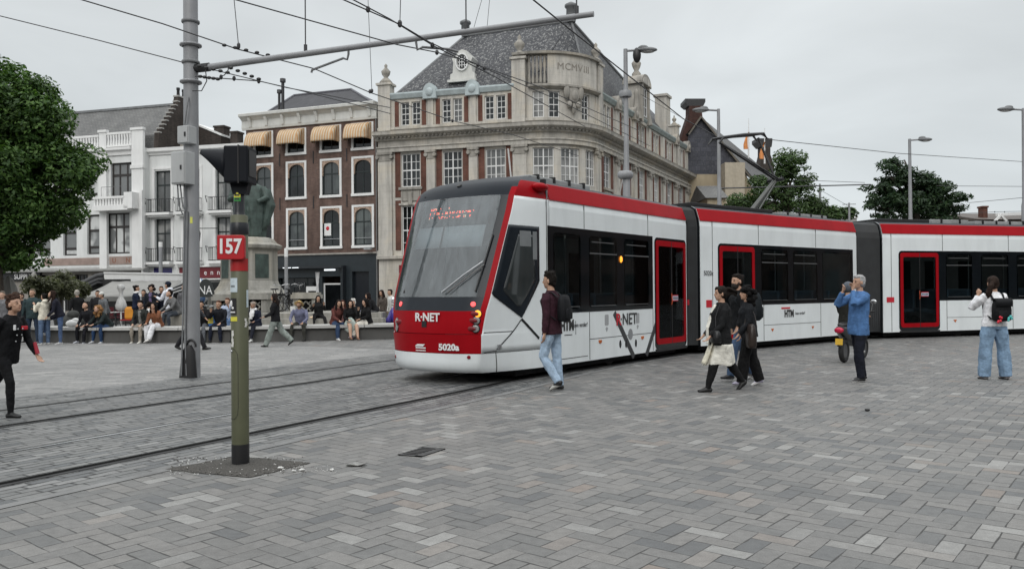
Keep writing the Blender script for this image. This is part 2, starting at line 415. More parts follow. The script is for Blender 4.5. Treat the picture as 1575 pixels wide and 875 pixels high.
# ------------------------------------------------------------------ tram
m_wht = mat('tram white paint', (.76, .80, .81), 0.28, var=.04, scale=1.2, coat=.3, dirt=.14)
m_red = mat('tram red paint', (.315, .006, .011), 0.34, var=.08, scale=1.5, spec=.06, dirt=.2)
m_cap = mat('tram dark roof paint', (.013, .017, .023), 0.38, var=.12, scale=2, spec=.12)
m_blk = mat('tram black panel', (.006, .008, .010), 0.07, var=.2, scale=2)
m_seam = mat('panel gap', (.02, .02, .02), 0.8)
m_under = mat('tram underframe', (.014, .014, .015), 0.8, var=.3)
m_rubber = mat('bellows rubber', (.016, .018, .020), 0.6, var=.3, scale=3)
m_roofg = mat('tram roof kit grey', (.30, .31, .31), 0.6, var=.15, scale=3, dirt=.4)
m_pane = darkglass('tram far glass', (.03, .035, .036), 0.05, 0.5, .4)
def tint_mat():
    m = bpy.data.materials.new('tinted tram glass'); m.use_nodes = True; nt = m.node_tree; nt.nodes.clear()
    out = nd(nt, 'ShaderNodeOutputMaterial'); tr = nd(nt, 'ShaderNodeBsdfTransparent'); tr.inputs[0].default_value = (.60, .65, .66, 1)
    gl = nd(nt, 'ShaderNodeBsdfGlossy'); gl.inputs['Roughness'].default_value = .02; lw = nd(nt, 'ShaderNodeLayerWeight', i_Blend=.12)
    mx = nd(nt, 'ShaderNodeMixShader'); nt.links.new(lw.outputs['Fresnel'], mx.inputs[0]); nt.links.new(tr.outputs[0], mx.inputs[1]); nt.links.new(gl.outputs[0], mx.inputs[2]); nt.links.new(mx.outputs[0], out.inputs[0])
    gl.inputs[0].default_value = (.9, .95, 1, 1); return m
m_tint = tint_mat()
m_steel = mat('brushed steel', (.45, .46, .47), 0.3, 0.9)
m_blackp = mat('black plastic', (.012, .012, .013), 0.45)
m_letw = mat('white lettering', (.75, .75, .75), .5, var=.02)
m_letb = mat('black lettering', (.03, .03, .03), .5, var=.02)
m_letr = mat('red lettering', (.5, .015, .03), .5, var=.02)

def screen_mat():
    m = bpy.data.materials.new('windscreen glass'); m.use_nodes = True; nt = m.node_tree; nt.nodes.clear()
    out = nd(nt, 'ShaderNodeOutputMaterial'); tr = nd(nt, 'ShaderNodeBsdfTransparent'); tr.inputs[0].default_value = (.70, .76, .79, 1)
    df = nd(nt, 'ShaderNodeBsdfDiffuse'); df.inputs[0].default_value = (.44, .50, .53, 1)
    gl = nd(nt, 'ShaderNodeBsdfGlossy'); gl.inputs['Roughness'].default_value = .03
    st = noi(nt, scl(nt, geo(nt), (5, 5, .35)), 2.2, 4, .6)
    m1 = nd(nt, 'ShaderNodeMixShader'); nt.links.new(ramp(nt, st, [(.3, .12), (.75, .27)]), m1.inputs[0]); nt.links.new(tr.outputs[0], m1.inputs[1]); nt.links.new(df.outputs[0], m1.inputs[2])
    fr = nd(nt, 'ShaderNodeFresnel', i_IOR=1.6)
    m2 = nd(nt, 'ShaderNodeMixShader'); nt.links.new(mth(nt, 'MULTIPLY', fr.outputs[0], 2.0), m2.inputs[0]); nt.links.new(m1.outputs[0], m2.inputs[1]); nt.links.new(gl.outputs[0], m2.inputs[2])
    nt.links.new(m2.outputs[0], out.inputs[0]); return m
m_screen = screen_mat()

TR = thing('tram', 'red and white articulated city tram with raked windscreen and pantograph crossing the square', 'tram', S1 + inn(H1))
def interp(tab, z):
    for (a, va), (b, vb) in zip(tab, tab[1:]):
        if z <= b: return va + (vb - va) * max(0, (z - a)) / (b - a)
    return tab[-1][1]
class Car:
    def __init__(s, O, h, L):
        s.O = V(O); s.d = dirH(h); s.n = V((cos(R(h)), -sin(R(h)), 0)); s.L = L
    def T(s, u, dn, z): return s.O + s.d * u + s.n * dn + V((0, 0, z))
    def side(s, x, y):
        d = ray(x, y); t = (s.O - CAM).dot(s.n) / d.dot(s.n); p = CAM + d * t
        return (p - s.O).dot(s.d), p.z
    def su(s, x, y=430): return s.side(x, y)[0]
    def tx(s, u, z, off=.009): return frame(s.T(u, off, z), s.d, s.n)
C1 = Car(S1 - dirH(H1) * 8.3, H1, 8.3); C2 = Car(S2a, H2, (S2b - S2a).length); C3 = Car(S3a, H3, 9.2)
HW = [(0, 1.275), (3.12, 1.275), (3.3, 1.25), (3.54, 1.19), (3.62, 1.08), (3.72, .85)]
PROF = [(0, .2), (0, 1.2), (0, 3.12), (-.025, 3.3), (-.105, 3.54), (-.245, 3.62), (-.675, 3.67), (-1.275, 3.68)]
PROF = PROF + [(-2.55 - a, b) for a, b in PROF[-2::-1]]

def car_body(C, u0, u1, holes=()):
    b = MB(C.T)
    n = len(PROF); g = [[(u, a, z) for a, z in PROF[2:]] + [(u, a, z) for a, z in PROF[:1]] for u in (u0, u1)]
    b.rings(g, 0, False, False, False); b.add(g[0][-1:] + g[0][-2:-1] + [g[1][-2], g[1][-1]], [(0, 1, 2, 3)])
    for q in g: b.add(q, [tuple(range(len(q)))])
    us = sorted({u0, u1} | {h for q in holes for h in q[:2]}); zs = sorted({.2, 3.12} | {h for q in holes for h in q[2:]})
    for a, c in zip(us, us[1:]):
        for e, f in zip(zs, zs[1:]):
            if not any(h[0] < (a + c) / 2 < h[1] and h[2] < (e + f) / 2 < h[3] for h in holes): b.quad((a, 0, e), (c, 0, e), (c, 0, f), (a, 0, f))
    if holes:
        i = MB(C.T); i.quad((u0 + .05, -2.45, .4), (u1 - .05, -2.45, .4), (u1 - .05, -2.45, 2.85), (u0 + .05, -2.45, 2.85)); i.quad((u0 + .05, -2.45, .36), (u1 - .05, -2.45, .36), (u1 - .05, -.03, .36), (u0 + .05, -.03, .36)); i.quad((u0 + .05, -2.45, 2.85), (u1 - .05, -2.45, 2.85), (u1 - .05, -.03, 2.85), (u0 + .05, -.03, 2.85))
        for u in (u0 + .05, u1 - .05): i.quad((u, -2.45, .36), (u, -.03, .36), (u, -.03, 2.85), (u, -2.45, 2.85))
        i.build('interior', mat('tram lining', (.20, .21, .22), .7), TR, recalc=False)
        w = MB(C.T)
        for h in holes: w.box(h[0] + .1, h[1] - .1, -2.445, -2.43, 1.25, 2.5)
        w.build('far_window', m_pane, TR)
        for k in range(int((u1 - u0 - .8) / .85)):
            u = u0 + .7 + k * .85
            for dn in (-.5, -1.9):
                if any(h[2] < 1 and h[0] - .3 < u < h[1] + .2 for h in holes): continue
                st_ = MB(C.T); st_.box(u - .2, u + .22, dn - .4, dn + .4, .75, .86); st_.box(u + .16, u + .25, dn - .4, dn + .4, .86, 1.52); st_.build('passenger_seat', mat('seat cloth', (.10, .13, .17), .8), TR, bevel=.03)
        for h in holes:
            p = MB(C.T); p.tube([(h[0] + .25, -.75, .36), (h[0] + .25, -.75, 2.85)], .02, 6); p.build('grab_pole', m_steel, TR)
        l = MB(C.T); l.box(u0 + .3, u1 - .3, -.95, -.85, 2.80, 2.83); l.build('ceiling_lamp', emis('tram ceiling lamp', (1, .95, .85), 2.6), TR)
    o = b.build('car_body', [m_wht, m_red, m_cap, m_under], TR)
    for p in o.data.polygons:
        z = p.center.z; ax = abs(p.normal.z)
        if ax > .9 and z < 1: p.material_index = 3
        elif z > 3.5: p.material_index = 2
    # red roof stripe, proud of the side
    for sd in (0, 1):
        st = MB(C.T); pr = [(.004, 3.25), (-.012, 3.3), (-.10, 3.545), (-.13, 3.56)]
        pr2 = [(a - .012, z) for a, z in pr[::-1]]
        q = pr + pr2
        if sd: q = [(-2.55 - a, z) for a, z in q]
        st.rings([[(u, a, z) for a, z in q] for u in (u0 + .002, u1 - .002)], 0, True, False)
        st.build('roof_stripe', m_red, o)
    return o
def sbox(C, name, u0, u1, z0, z1, m, parent, d0=-.004, d1=.006, bevel=0):
    b = MB(C.T); b.box(u0, u1, d0, d1, z0, z1); return b.build(name, m, parent, bevel=bevel)
def band(C, u0, u1, z0, z1, holes):
    b = MB(C.T); us = sorted({u0, u1} | {h for q in holes for h in q[:2] if u0 < h < u1}); zs = sorted({z0, z1} | {h for q in holes for h in q[2:] if z0 < h < z1})
    for a, c in zip(us, us[1:]):
        for e, f in zip(zs, zs[1:]):
            if not any(h[0] < (a + c) / 2 < h[1] and h[2] < (e + f) / 2 < h[3] for h in holes): b.box(a, c, -.02, .0045, e, f)
    b.build('window_band', m_blk, TR)
def rrect(u0, u1, z0, z1, r, n=5):
    o = []
    for cx, cz, a0 in ((u1 - r, z1 - r, 0), (u0 + r, z1 - r, 90), (u0 + r, z0 + r, 180), (u1 - r, z0 + r, 270)):
        for k in range(n + 1):
            a = R(a0 + 90 * k / n); o.append((cx + r * cos(a), cz + r * sin(a)))
    return o
def spoly(C, name, poly, m, parent, d0, d1):
    b = MB(C.T); b.prism(poly, lambda u, z, k: (u, d1 if k else d0, z)); return b.build(name, m, parent)
def ring_poly(C, name, outer, inner, m, parent, d0, d1):
    b = MB(C.T); n = len(outer)
    vs = [(u, d1, z) for u, z in outer] + [(u, d1, z) for u, z in inner] + [(u, d0, z) for u, z in outer] + [(u, d0, z) for u, z in inner]
    fs = []
    for i in range(n):
        j = (i + 1) % n
        fs += [(i, j, n + j, n + i), (2 * n + i, i, j, 2 * n + j)[::-1], (n + i, n + j, 3 * n + j, 3 * n + i)]
    b.add(vs, fs); return b.build(name, m, parent)
def window(C, u0, u1, z0, z1, parent, transom=True):
    w = spoly(C, 'side_window', rrect(u0, u1, z0, z1, .09), m_tint, parent, .005, .0085)
    b = MB(C.T); b.box(u0 + .06, u1 - .06, .0085, .011, z0 + .025, z0 + .04)
    if transom: b.box(u0 + .02, u1 - .02, .0085, .012, z1 - .36, z1 - .335); b.box(u0 + .1, u1 - .14, .0085, .0098, z1 - .13, z1 - .112)
    b.build('window_trim', mat('window trim', (.16, .165, .17), .35, .5), w)
    return w
def door(C, u0, u1, z0, z1):
    surround = ring_poly(C, 'door', rrect(u0 - .05, u1 + .05, z0 - .1, z1 + .06, .12), rrect(u0 + .08, u1 - .08, z0 + .1, z1 - .1, .05), m_blk, TR, .002, .010)
    ring_poly(C, 'door_frame', rrect(u0, u1, z0, z1, .09), rrect(u0 + .105, u1 - .105, z0 + .13, z1 - .13, .05), m_red, surround, .008, .028)
    spoly(C, 'door_glass', rrect(u0 + .10, u1 - .10, z0 + .12, z1 - .12, .05), m_tint, surround, .008, .018)
    um = (u0 + u1) / 2
    sbox(C, 'door_seal', um - .012, um + .012, z0 + .01, z1 - .01, m_blackp, surround, .012, .031)
    b = MB(C.T); zz = z0 + .42 * (z1 - z0)
    b.box(um + .06, um + .34, .018, .022, zz, zz + .10, 0); b.box(um + .06, um + .34, .018, .023, zz + .1, zz + .122, 1); b.box(um + .06, um + .34, .018, .023, zz - .02, zz, 1)
    for k in range(5): b.box(um + .085 + k * .05, um + .115 + k * .05, .021, .024, zz + .025, zz + .075, 2)
    b.build('door_sticker', [mat('sticker pale blue', (.45, .5, .62), .5), m_letr, m_letb], surround)
    b = MB(C.T); b.tube([(um - .02, .03, zz - .1), (um - .02, .05, zz), (um - .02, .03, zz + .16)], .012); b.build('door_handle', mat('orange handle', (.5, .08, .03), .5), surround)
    sbox(C, 'door_step', u0 - .03, u1 + .03, z0 - .16, z0 - .10, m_under, surround, -.1, .03)
def seams(C, vs, hs, parent):
    b = MB(C.T)
    for u, z0, z1 in vs: b.box(u - .008, u + .008, -.003, .0035, z0, z1)
    for u0, u1, z in hs: b.box(u0, u1, -.003, .0032, z - .006, z + .006)
    b.build('panel_seams', m_seam, parent)
def under(C, u0, u1, wheels):
    b = MB(C.T); b.box(u0, u1, -2.3, -.25, .07, .24); b.build('underframe', m_under, TR)
    for uw in wheels:
        for dn in (-.36, -2.19):
            w = MB(C.T)
            w.prism([(uw + .3 * cos(2 * pi * k / 20), .3 + .3 * sin(2 * pi * k / 20)) for k in range(20)], lambda a, z, k: (a, dn + (.06 if k else -.06), z + .012))
            w.build('wheel', mat('wheel steel dark', (.05, .048, .045), .5, .6), TR)

# ---- first car: rear body, then the moulded cab
S = C1.su; WX1 = ((851, 893), (906, 949), (960, 998)); HO1 = [(S(a) + .03, S(c) - .03, 1.27, 2.63) for a, c in WX1] + [(S(1008.5, 450) + .09, S(1053.5, 450) - .09, .46, 2.59)]
b1 = car_body(C1, 2.45, 8.3, HO1)
bz0, bz1 = 1.16, 2.775
band(C1, S(842.5), S(1004), bz0, bz1, HO1)
for x0, x1 in ((851, 893), (906, 949), (960, 998)): window(C1, C1.su(x0), C1.su(x1), 1.24, 2.66, TR, x0 > 860)
door(C1, C1.su(1008.5, 450), C1.su(1053.5, 450), .34, 2.70)
S = C1.su
seams(C1, [(S(841), .22, 3.25), (S(899), 2.78, 3.25), (S(997), 2.78, 3.25), (S(907, 520), .22, 1.155), (S(1004.5, 510), .22, 1.155), (S(1057.5), .22, 3.25)],
      [(S(907, 520), S(1004.5, 515), .62), (S(844), S(904, 520), .30)], TR)
def ribbon(C, pts, w, m, name, parent, off=.005):
    b = MB(C.T)
    for (x0, y0), (x1, y1) in zip(pts, pts[1:]):
        (ua, za), (ub, zb) = C.side(x0, y0), C.side(x1, y1)
        dx, dz = ub - ua, zb - za; l = hypot(dx, dz); px, pz = -dz / l * w / 2, dx / l * w / 2
        b.prism([(ua + px, za + pz), (ub + px, zb + pz), (ub - px, zb - pz), (ua - px, za - pz)], lambda u, z, k: (u, off if k else -.002, z))
    return b.build(name, m, parent)
m_dgrey = mat('dark grey graphic', (.045, .047, .05), .4)
ribbon(C1, [(944.5, 481), (975, 549)], .13, m_dgrey, 'diagonal_graphic', TR, .0052)
ribbon(C1, [(1009, 498), (994, 546)], .13, m_dgrey, 'diagonal_graphic', TR, .0054)
def lab(C, name, s, x, y, size, m, sx=1, bold=0.0, align='CENTER'):
    u, z = C.side(x, y); text_obj(name, s, size, m, C.tx(u, z), TR, .004, align, bold, sx)
lab(C1, 'logo_lettering', 'R', 947, 492.5, .34, m_letr, 1.05, .008, 'LEFT')
lab(C1, 'logo_lettering', '\u00b7NET', 953.5, 492, .34, m_dgrey, 1.0, .004, 'LEFT')
lab(C1, 'operator_lettering', 'HTM', 872, 501, .27, m_letb, .82, .012)
lab(C1, 'slogan_lettering', 'kom verder!', 892.5, 499.5, .12, m_dgrey, .85)
sbox(C1, 'logo_line', S(884.5), S(885), .74, 1.0, m_dgrey, TR, 0, .004); sbox(C1, 'logo_line', S(868, 510), S(880, 510), .735, .75, m_letb, TR, 0, .004)
b = MB(C1.T)
for x, y in ((923, 525), (988, 519)):
    u, z = C1.side(x, y); b.prism([(u - .06, z + .03), (u + .06, z + .03), (u + .05, z - .02), (u, z - .04), (u - .05, z - .02)], lambda a, c, k: (a, .012 if k else 0, c))
b.build('side_marker', mat('amber marker', (.5, .12, .02), .3), TR)
b = MB(C1.T)
for x, y in ((954, 529), (963, 528.5), (978, 527.5)):
    u, z = C1.side(x, y); b.prism([(u + .045 * cos(k * pi / 6), z + .085 * sin(k * pi / 6)) for k in range(12)], lambda a, c, k: (a, .006 if k else 0, c))
b.build('service_socket', m_blk, TR)
b = MB(C1.T); u, z = C1.side(969.5, 514); b.prism([(u + .1 * cos(k * pi / 8), z + .12 * sin(k * pi / 8)) for k in range(16)], lambda a, c, k: (a, .006 if k else 0, c)); b.build('round_cover', mat('round grey cover', (.25, .26, .27), .5), TR)
b = MB(C1.T)
for x, y in ((933, 492), (980.5, 489)):
    u, z = C1.side(x, y); q = rrect(u - .075, u + .075, z - .11, z + .11, .03); b.prism(q, lambda a, c, k: (a, .005 if k else 0, c))
    b.prism([(u - .05, z - .17), (u, z - .24), (u + .05, z - .17), (u, z - .14)], lambda a, c, k: (a, .006 if k else 0, c))
b.build('pictogram', mat('pictogram grey', (.36, .37, .38), .5), TR)
b = MB(C1.T); u, z = C1.side(954, 399); b.ell((u, .02, z), (.03, .03, .07)); b.build('indicator_lamp', emis('amber lamp', (1, .34, .03), 1.6), TR)
u, z = C1.side(1061 - 2.4, 470); sbox(C1, 'red_reflector', u - .05, u + .04, 1.2, 1.33, m_letr, TR, 0, .008)

# ---- cab
U0 = .45
RT = [(.2, .09), (.25, .03), (.33, 0), (.53, 0), (.532, .018), (.855, 0.0), (.862, .02), (1.0, .025), (1.25, .06), (1.49, .13), (2.4, .45), (3.27, .76), (3.42, .86), (3.52, .97), (3.6, 1.14), (3.67, 1.4), (3.72, 1.75)]
YB = [(.2, .97), (.53, 1.02), (.86, 1.04), (1.49, 1.14), (3.0, 1.20), (3.42, 1.19), (3.56, 1.12), (3.72, .82)]
def hw(z): return interp(HW, z)
def nose(y, z): return U0 + interp(RT, z) + .28 * (abs(y) / interp(YB, z)) ** 2.6
def lat(t, z):
    yb = interp(YB, z); return yb + (max(hw(z), yb) - yb) * (1 - (1 - min(1, max(0, t))) ** 1.9)
def nose_side(s01, z, sgn, yb):
    """s01 0..1 from the pillar edge back to the straight side"""
    r = interp(RT, z); a = 2.0 - r; s = .28 + (a - .28) * s01
    return U0 + r + s, sgn * lat(s01, z)
ZR = sorted(set([.2, .225, .25, .29, .33, .4, .5, .527, .532, .65, .75, .83, .855, .862, .95, 1.05, 1.15, 1.25, 1.38, 1.49] + [1.49 + .1 * k for k in range(1, 18)] + [3.25, 3.27, 3.33, 3.42, 3.47, 3.52, 3.56, 3.6, 3.64, 3.67, 3.695, 3.72]))
cols = []      # (kind, parameter)
def cab_pt(kind, t, sg, z):
    yb = interp(YB, z)
    if kind == 'f':   # front, t 0..1 to the glass edge
        y = t * (yb - .21); return nose(y, z), sg * y
    if kind == 'b': y = (yb - .21) + .12 * t; return nose(y, z), sg * y
    if kind == 'p': y = (yb - .09) + .09 * t; return nose(y, z), sg * y
    return nose_side(t ** 1.4, z, sg, yb)
def cabT(u, y, z, off=0): return C1.T(u, -1.275 + y, z)
def zone(name, m, kinds, z0, z1, parent, signs=(-1, 1)):
    b = MB(); zs = [z for z in ZR if z0 - 1e-6 <= z <= z1 + 1e-6]
    if not any(k_ == 'f' for k_, _ in kinds) and len(signs) == 2:
        return [zone(name, m, kinds, z0, z1, parent, (q,)) for q in signs][-1]
    for kind, nseg in kinds:
        for sg in signs:
            g = [[cabT(*cab_pt(kind, k / nseg, sg, z), z) for k in range(nseg + 1)] for z in zs]
            b.rings(g, 0, False, True, False)
    o = b.build(name, m, parent, weld=.0005)
    c = cabT(2.6, 0, 1.7); bm_ = bmesh.new(); bm_.from_mesh(o.data); bm_.faces.ensure_lookup_table()
    fl = [f for f in bm_.faces if f.normal.dot(f.calc_center_median() - c) < 0]
    bmesh.ops.reverse_faces(bm_, faces=fl); bm_.to_mesh(o.data); bm_.free(); return o
m_frit = mat('windscreen black border', (.012, .016, .021), .2, var=.1, spec=.2)
ALL = [('f', 12), ('b', 2), ('p', 2), ('s', 16)]
for sg_ in (-1, 1):
    cab = zone('cab_shell', m_wht, [('s', 16)], .532, 3.25, TR, (sg_,)); cab.data.materials.append(mat('cab lining', (.05, .055, .06), .8)); sm_ = cab.modifiers.new('lining', 'SOLIDIFY'); sm_.thickness = .03; sm_.offset = -1; sm_.material_offset = 1
zone('bumper', m_wht, ALL, .2, .527, TR)
zone('nose_panel', m_red, ALL[:3], .532, .855, TR); zone('front_panel', m_red, ALL[:2], .862, 1.25, TR)
zone('cab_pillar', m_red, [('p', 2)], .862, 3.42, TR)
zone('roof_stripe', m_red, [('s', 16)], 3.25, 3.56, TR)
zone('mask_panel', mat('dark mask panel', (.014, .018, .024), .25, var=.1, spec=.3), ALL[:2], 1.25, 1.49, TR)
zone('windscreen', m_screen, [('f', 12)], 1.49, 3.27, TR)
zone('windscreen_border', m_frit, [('b', 2)], 1.49, 3.27, TR)
zone('roof_cap', m_cap, ALL[:2], 3.27, 3.72, TR); zone('roof_cap', m_cap, [('p', 2)], 3.42, 3.72, TR); zone('roof_cap', m_cap, [('s', 16)], 3.56, 3.72, TR)
top = MB(); ring = [cabT(*cab_pt('s', k / 16, 1, 3.72), 3.72) for k in range(16, -1, -1)] + [cabT(*cab_pt('f', k / 8, 1, 3.72), 3.72) for k in range(8, 0, -1)] + [cabT(*cab_pt('f', k / 8, -1, 3.72), 3.72) for k in range(9)] + [cabT(*cab_pt('s', k / 16, -1, 3.72), 3.72) for k in range(17)]
top.add(ring, [tuple(range(len(ring)))]); top.build('roof_panel', m_cap, TR)
# surface look-up: pixel -> (u, y, z) on the cab
_tab = []
for kind, n in (('f', 60), ('b', 10), ('p', 10), ('s', 60)):
    for sg in (-1, 1):
        for k in range(n + 1):
            for j in range(150):
                z = .2 + 3.4 * j / 149; u, y = cab_pt(kind, k / n, sg, z); _tab.append((u, y, z))
_P = np.array([tuple(cabT(*q)) for q in _tab]) - np.array(CAM); _w = _P @ np.array(FW)
_X = CXP + FPX * (_P @ np.array(RTV)) / _w; _Y = CYP - FPX * (_P @ np.array(UPV)) / _w
def on_cab(x, y):
    d = (_X - x) ** 2 + (_Y - y) ** 2
    near = np.where(d < 9)[0]; i = near[np.argmin(_w[near])] if len(near) and False else int(np.argmin(d + (_w > 15.6) * 1e6 + (np.array([q[1] for q in _tab]) < -1.0) * 0)); return _tab[i]
def cab_n(y, z):
    e = .01
    a = cabT(nose(y + e, z), y + e, z) - cabT(nose(y - e, z), y - e, z); b = cabT(nose(y, z + e), y, z + e) - cabT(nose(y, z - e), y, z - e)
    n = a.cross(b).normalized(); return n if n.dot(C1.d) < 0 else -n
def side_y(u, z):
    r = interp(RT, z); return lat((u - U0 - r - .28) / (2.0 - r - .28), z)
def cab_side_strip(name, m, pl, pr, off, parent, rows=30, colsn=10):
    """pl, pr: left and right edge as z-sorted lists of (u,z)"""
    def ed(L, z): return interp([(q[1], q[0]) for q in L], z)
    z0, z1 = pl[0][1], pl[-1][1]; g = []
    for i in range(rows + 1):
        z = z0 + (z1 - z0) * i / rows; a, c = ed(pl, z), ed(pr, z)
        g.append([C1.T(a + (c - a) * k / colsn, -1.275 + side_y(a + (c - a) * k / colsn, z) + off, z) for k in range(colsn + 1)])
    b = MB(); b.rings(g, 0, False, True, False); o = b.build(name, m, parent)
    so_ = o.modifiers.new('thickness', 'SOLIDIFY'); so_.thickness = .006; so_.offset = 0
    return o
def cuz(x, y): u, yy, z = on_cab(x, y); return u, z
pu = lambda z: U0 + interp(RT, z) + .285
pt = [cuz(801.7, 489.5)]; _z1, _z2 = cuz(762, 453)[1], cuz(800, 347)[1]; pt += [(pu(_z1 + (_z2 - _z1) * k / 4), _z1 + (_z2 - _z1) * k / 4) for k in range(5)]
pr_ = [cuz(*q) for q in ((801.7, 489.5), (830, 432), (828.5, 352))]
pr_[2] = (pr_[2][0], pt[-1][1])
win = cab_side_strip('cab_window', m_frit, pt, pr_, .008, TR)
def shr(L, du): return [(u + du, z) for u, z in L]
ptg = [cuz(*q) for q in ((795, 470), (773, 446), (796, 360))]; prg = [cuz(*q) for q in ((800, 470), (822, 430), (821, 360))]
prg[0] = (prg[0][0], ptg[0][1]); prg[2] = (prg[2][0], ptg[2][1])
cab_side_strip('cab_window_glass', m_pane, ptg, prg, .014, win)
def cab_line(pts, w, name, m, off=.005):
    b = MB(); P = [cuz(*q) for q in pts]
    for (ua, za), (ub, zb) in zip(P, P[1:]):
        n = 8
        l = hypot(ub - ua, zb - za); ox, oz = -(zb - za) / l * w / 2, (ub - ua) / l * w / 2; g = []
        for k in range(n + 1):
            u, z = ua + (ub - ua) * k / n, za + (zb - za) * k / n
            g.append([C1.T(u + q * ox, -1.275 + side_y(u + q * ox, z + q * oz) + off, z + q * oz) for q in (-1, 1)])
        b.rings(g, 0, False, False, False)
    o = b.build(name, m, TR); return o
cab_line([(801.7, 490), (830, 520)], .05, 'cab_diagonal', m_blk); cab_line([(801.7, 490), (789, 509), (764, 538)], .022, 'cab_seam', m_seam)
cab_line([(744, 512.5), (789, 509)], .012, 'cab_seam', m_seam); cab_line([(762.5, 541), (763, 575)], .016, 'cab_seam', m_seam)
cab_line([(744, 543), (763, 540)], .012, 'cab_seam', m_seam)
b = MB(C1.T)
for (x0, x1, y0, y1) in ((798, 816, 356, 378), (819, 825, 356, 400)):
    ua, za = cuz((x0), (y1)); ub, zb = cuz(x1, y0)
    b.quad((ua, -1.275 + side_y(ua, za) + .019, za), (ub, -1.275 + side_y(ub, za) + .019, za), (ub, -1.275 + side_y(ub, zb) + .019, zb), (ua, -1.275 + side_y(ua, zb) + .019, zb))
b.build('cab_blind', mat('cab blind', (.16, .17, .175), .6), win)
b = MB(C1.T); u, z = cuz(767, 532); yy = -1.275 + side_y(u, z)
b.rbox((u, yy + .012, z), (.09, .03, .08), (1, 0, 0), (0, 1, 0), (0, 0, 1)); b.build('access_flap', m_steel, TR, bevel=.006)
# side camera pod
b = MB(C1.T); u, z = C1.side(832, 288); b.ell((u, -.02, z), (.2, .13, .08), 0, 16, 10); b.build('camera_pod', m_red, TR)
b = MB(C1.T); b.box(S(841) - .02, S(841) + .03, -.12, -.02, 3.5, 3.62); b.build('roof_clip', m_blackp, TR)
# ---- front details
def disc(name, x, y, r, m, off=.012, th=.03, parent=TR):
    u, yy, z = on_cab(x, y); n = cab_n(yy, z); p = cabT(u, yy, z); b = MB()
    b.tube([p - n * .01, p + n * off, p + n * (off + .004)], [r, r, r * .8], 16); return b.build(name, m, parent)
def flush(x, y):
    u, yy, z = on_cab(x, y); n = cab_n(yy, z); return cabT(u, yy, z), n
m_lred = emis('red lamp', (1, .10, .10), 1.1); m_lamb = emis('amber lamp lit', (1, .34, .03), 1.5); m_lens = mat('lamp lens', (.35, .34, .33), .1, .3)
for x, y, m in ((727.7, 467, m_lred), (616.5, 468, m_lred)): disc('marker_lamp', x, y, .045, m)
for x, y, m in ((735, 483, m_lamb), (733, 494, m_lens), (731, 505.5, m_lens), (611, 484, m_lens), (611, 494, m_lens), (611, 504.5, m_lens)):
    o = disc('headlight', x, y, .06, m, .014)
    p, n = flush(x - (9 if x > 650 else -5), y); tx_ = C1.n
    b = MB(); b.ell(p - n * .016, (.14, .045, .03), 0, 12, 8, Matrix((tuple(tx_), (0, 0, 1), tuple(n))).transposed()); b.build('lamp_recess_shade', mat('shaded recess red', (.16, .006, .01), .4), o)  # raised oval in darker red; the recess's shade is put into its colour
    disc('lamp_ring', x, y, .075, m_blk, .008, parent=o)
for x, y in ((721.3, 550), (608.6, 548.5)): disc('reflector', x, y, .032, mat('dark red reflector', (.22, .004, .012), .25), .008)
disc('roof_camera', 706.5, 286.5, .05, m_blackp, .02)
p, n = flush(652.5, 498); b = MB(); b.rbox(p, (.11, .02, .11), C1.n, n, (0, 0, 1)); b.build('front_camera', m_blackp, TR)
def front_text(name, s, x, y, size, m, sx=1, bold=0.0, align='CENTER'):
    p, n = flush(x, y); n2 = V((n.x, n.y, 0)).normalized(); xx = V((-n2.y, n2.x, 0)); xx = xx if xx.dot(C1.n) > 0 else -xx
    text_obj(name, s, size, m, frame(p + n2 * .022, xx, n2), TR, .004, align, bold, sx)
front_text('logo_lettering', 'R\u00b7NET', 658, 487.5, .20, m_letw, 1.05, .006); front_text('number_lettering', '5020a', 690.5, 535, .15, m_letw, 1.08, .006)
front_text('operator_lettering', 'HTM', 616, 529, .11, m_letw, .8, .004)
for x, y, w_, h_ in ((614.5, 536.5, .09, .012), (647, 530, .19, .04), (648, 534.6, .24, .022), (648, 538.6, .24, .016)):
    p, n = flush(x, y); b = MB(); k = .03
    xx = V((n.y, -n.x, 0)).normalized(); xx = xx if xx.dot(C1.n) > 0 else -xx
    b.add([p + n * .012 + xx * (a * w_ / 2 + c * k * (h_ > .03)) + V((0, 0, c * h_ / 2)) for a, c in ((-1, -1), (1, -1), (1, 1), (-1, 1))], [(0, 1, 2, 3)]); b.build('small_marking', m_letw, TR)
b = MB(C1.T)
b.box(.44, .46, -1.275 - .1, -1.275 + .1, 1.415, 1.428)
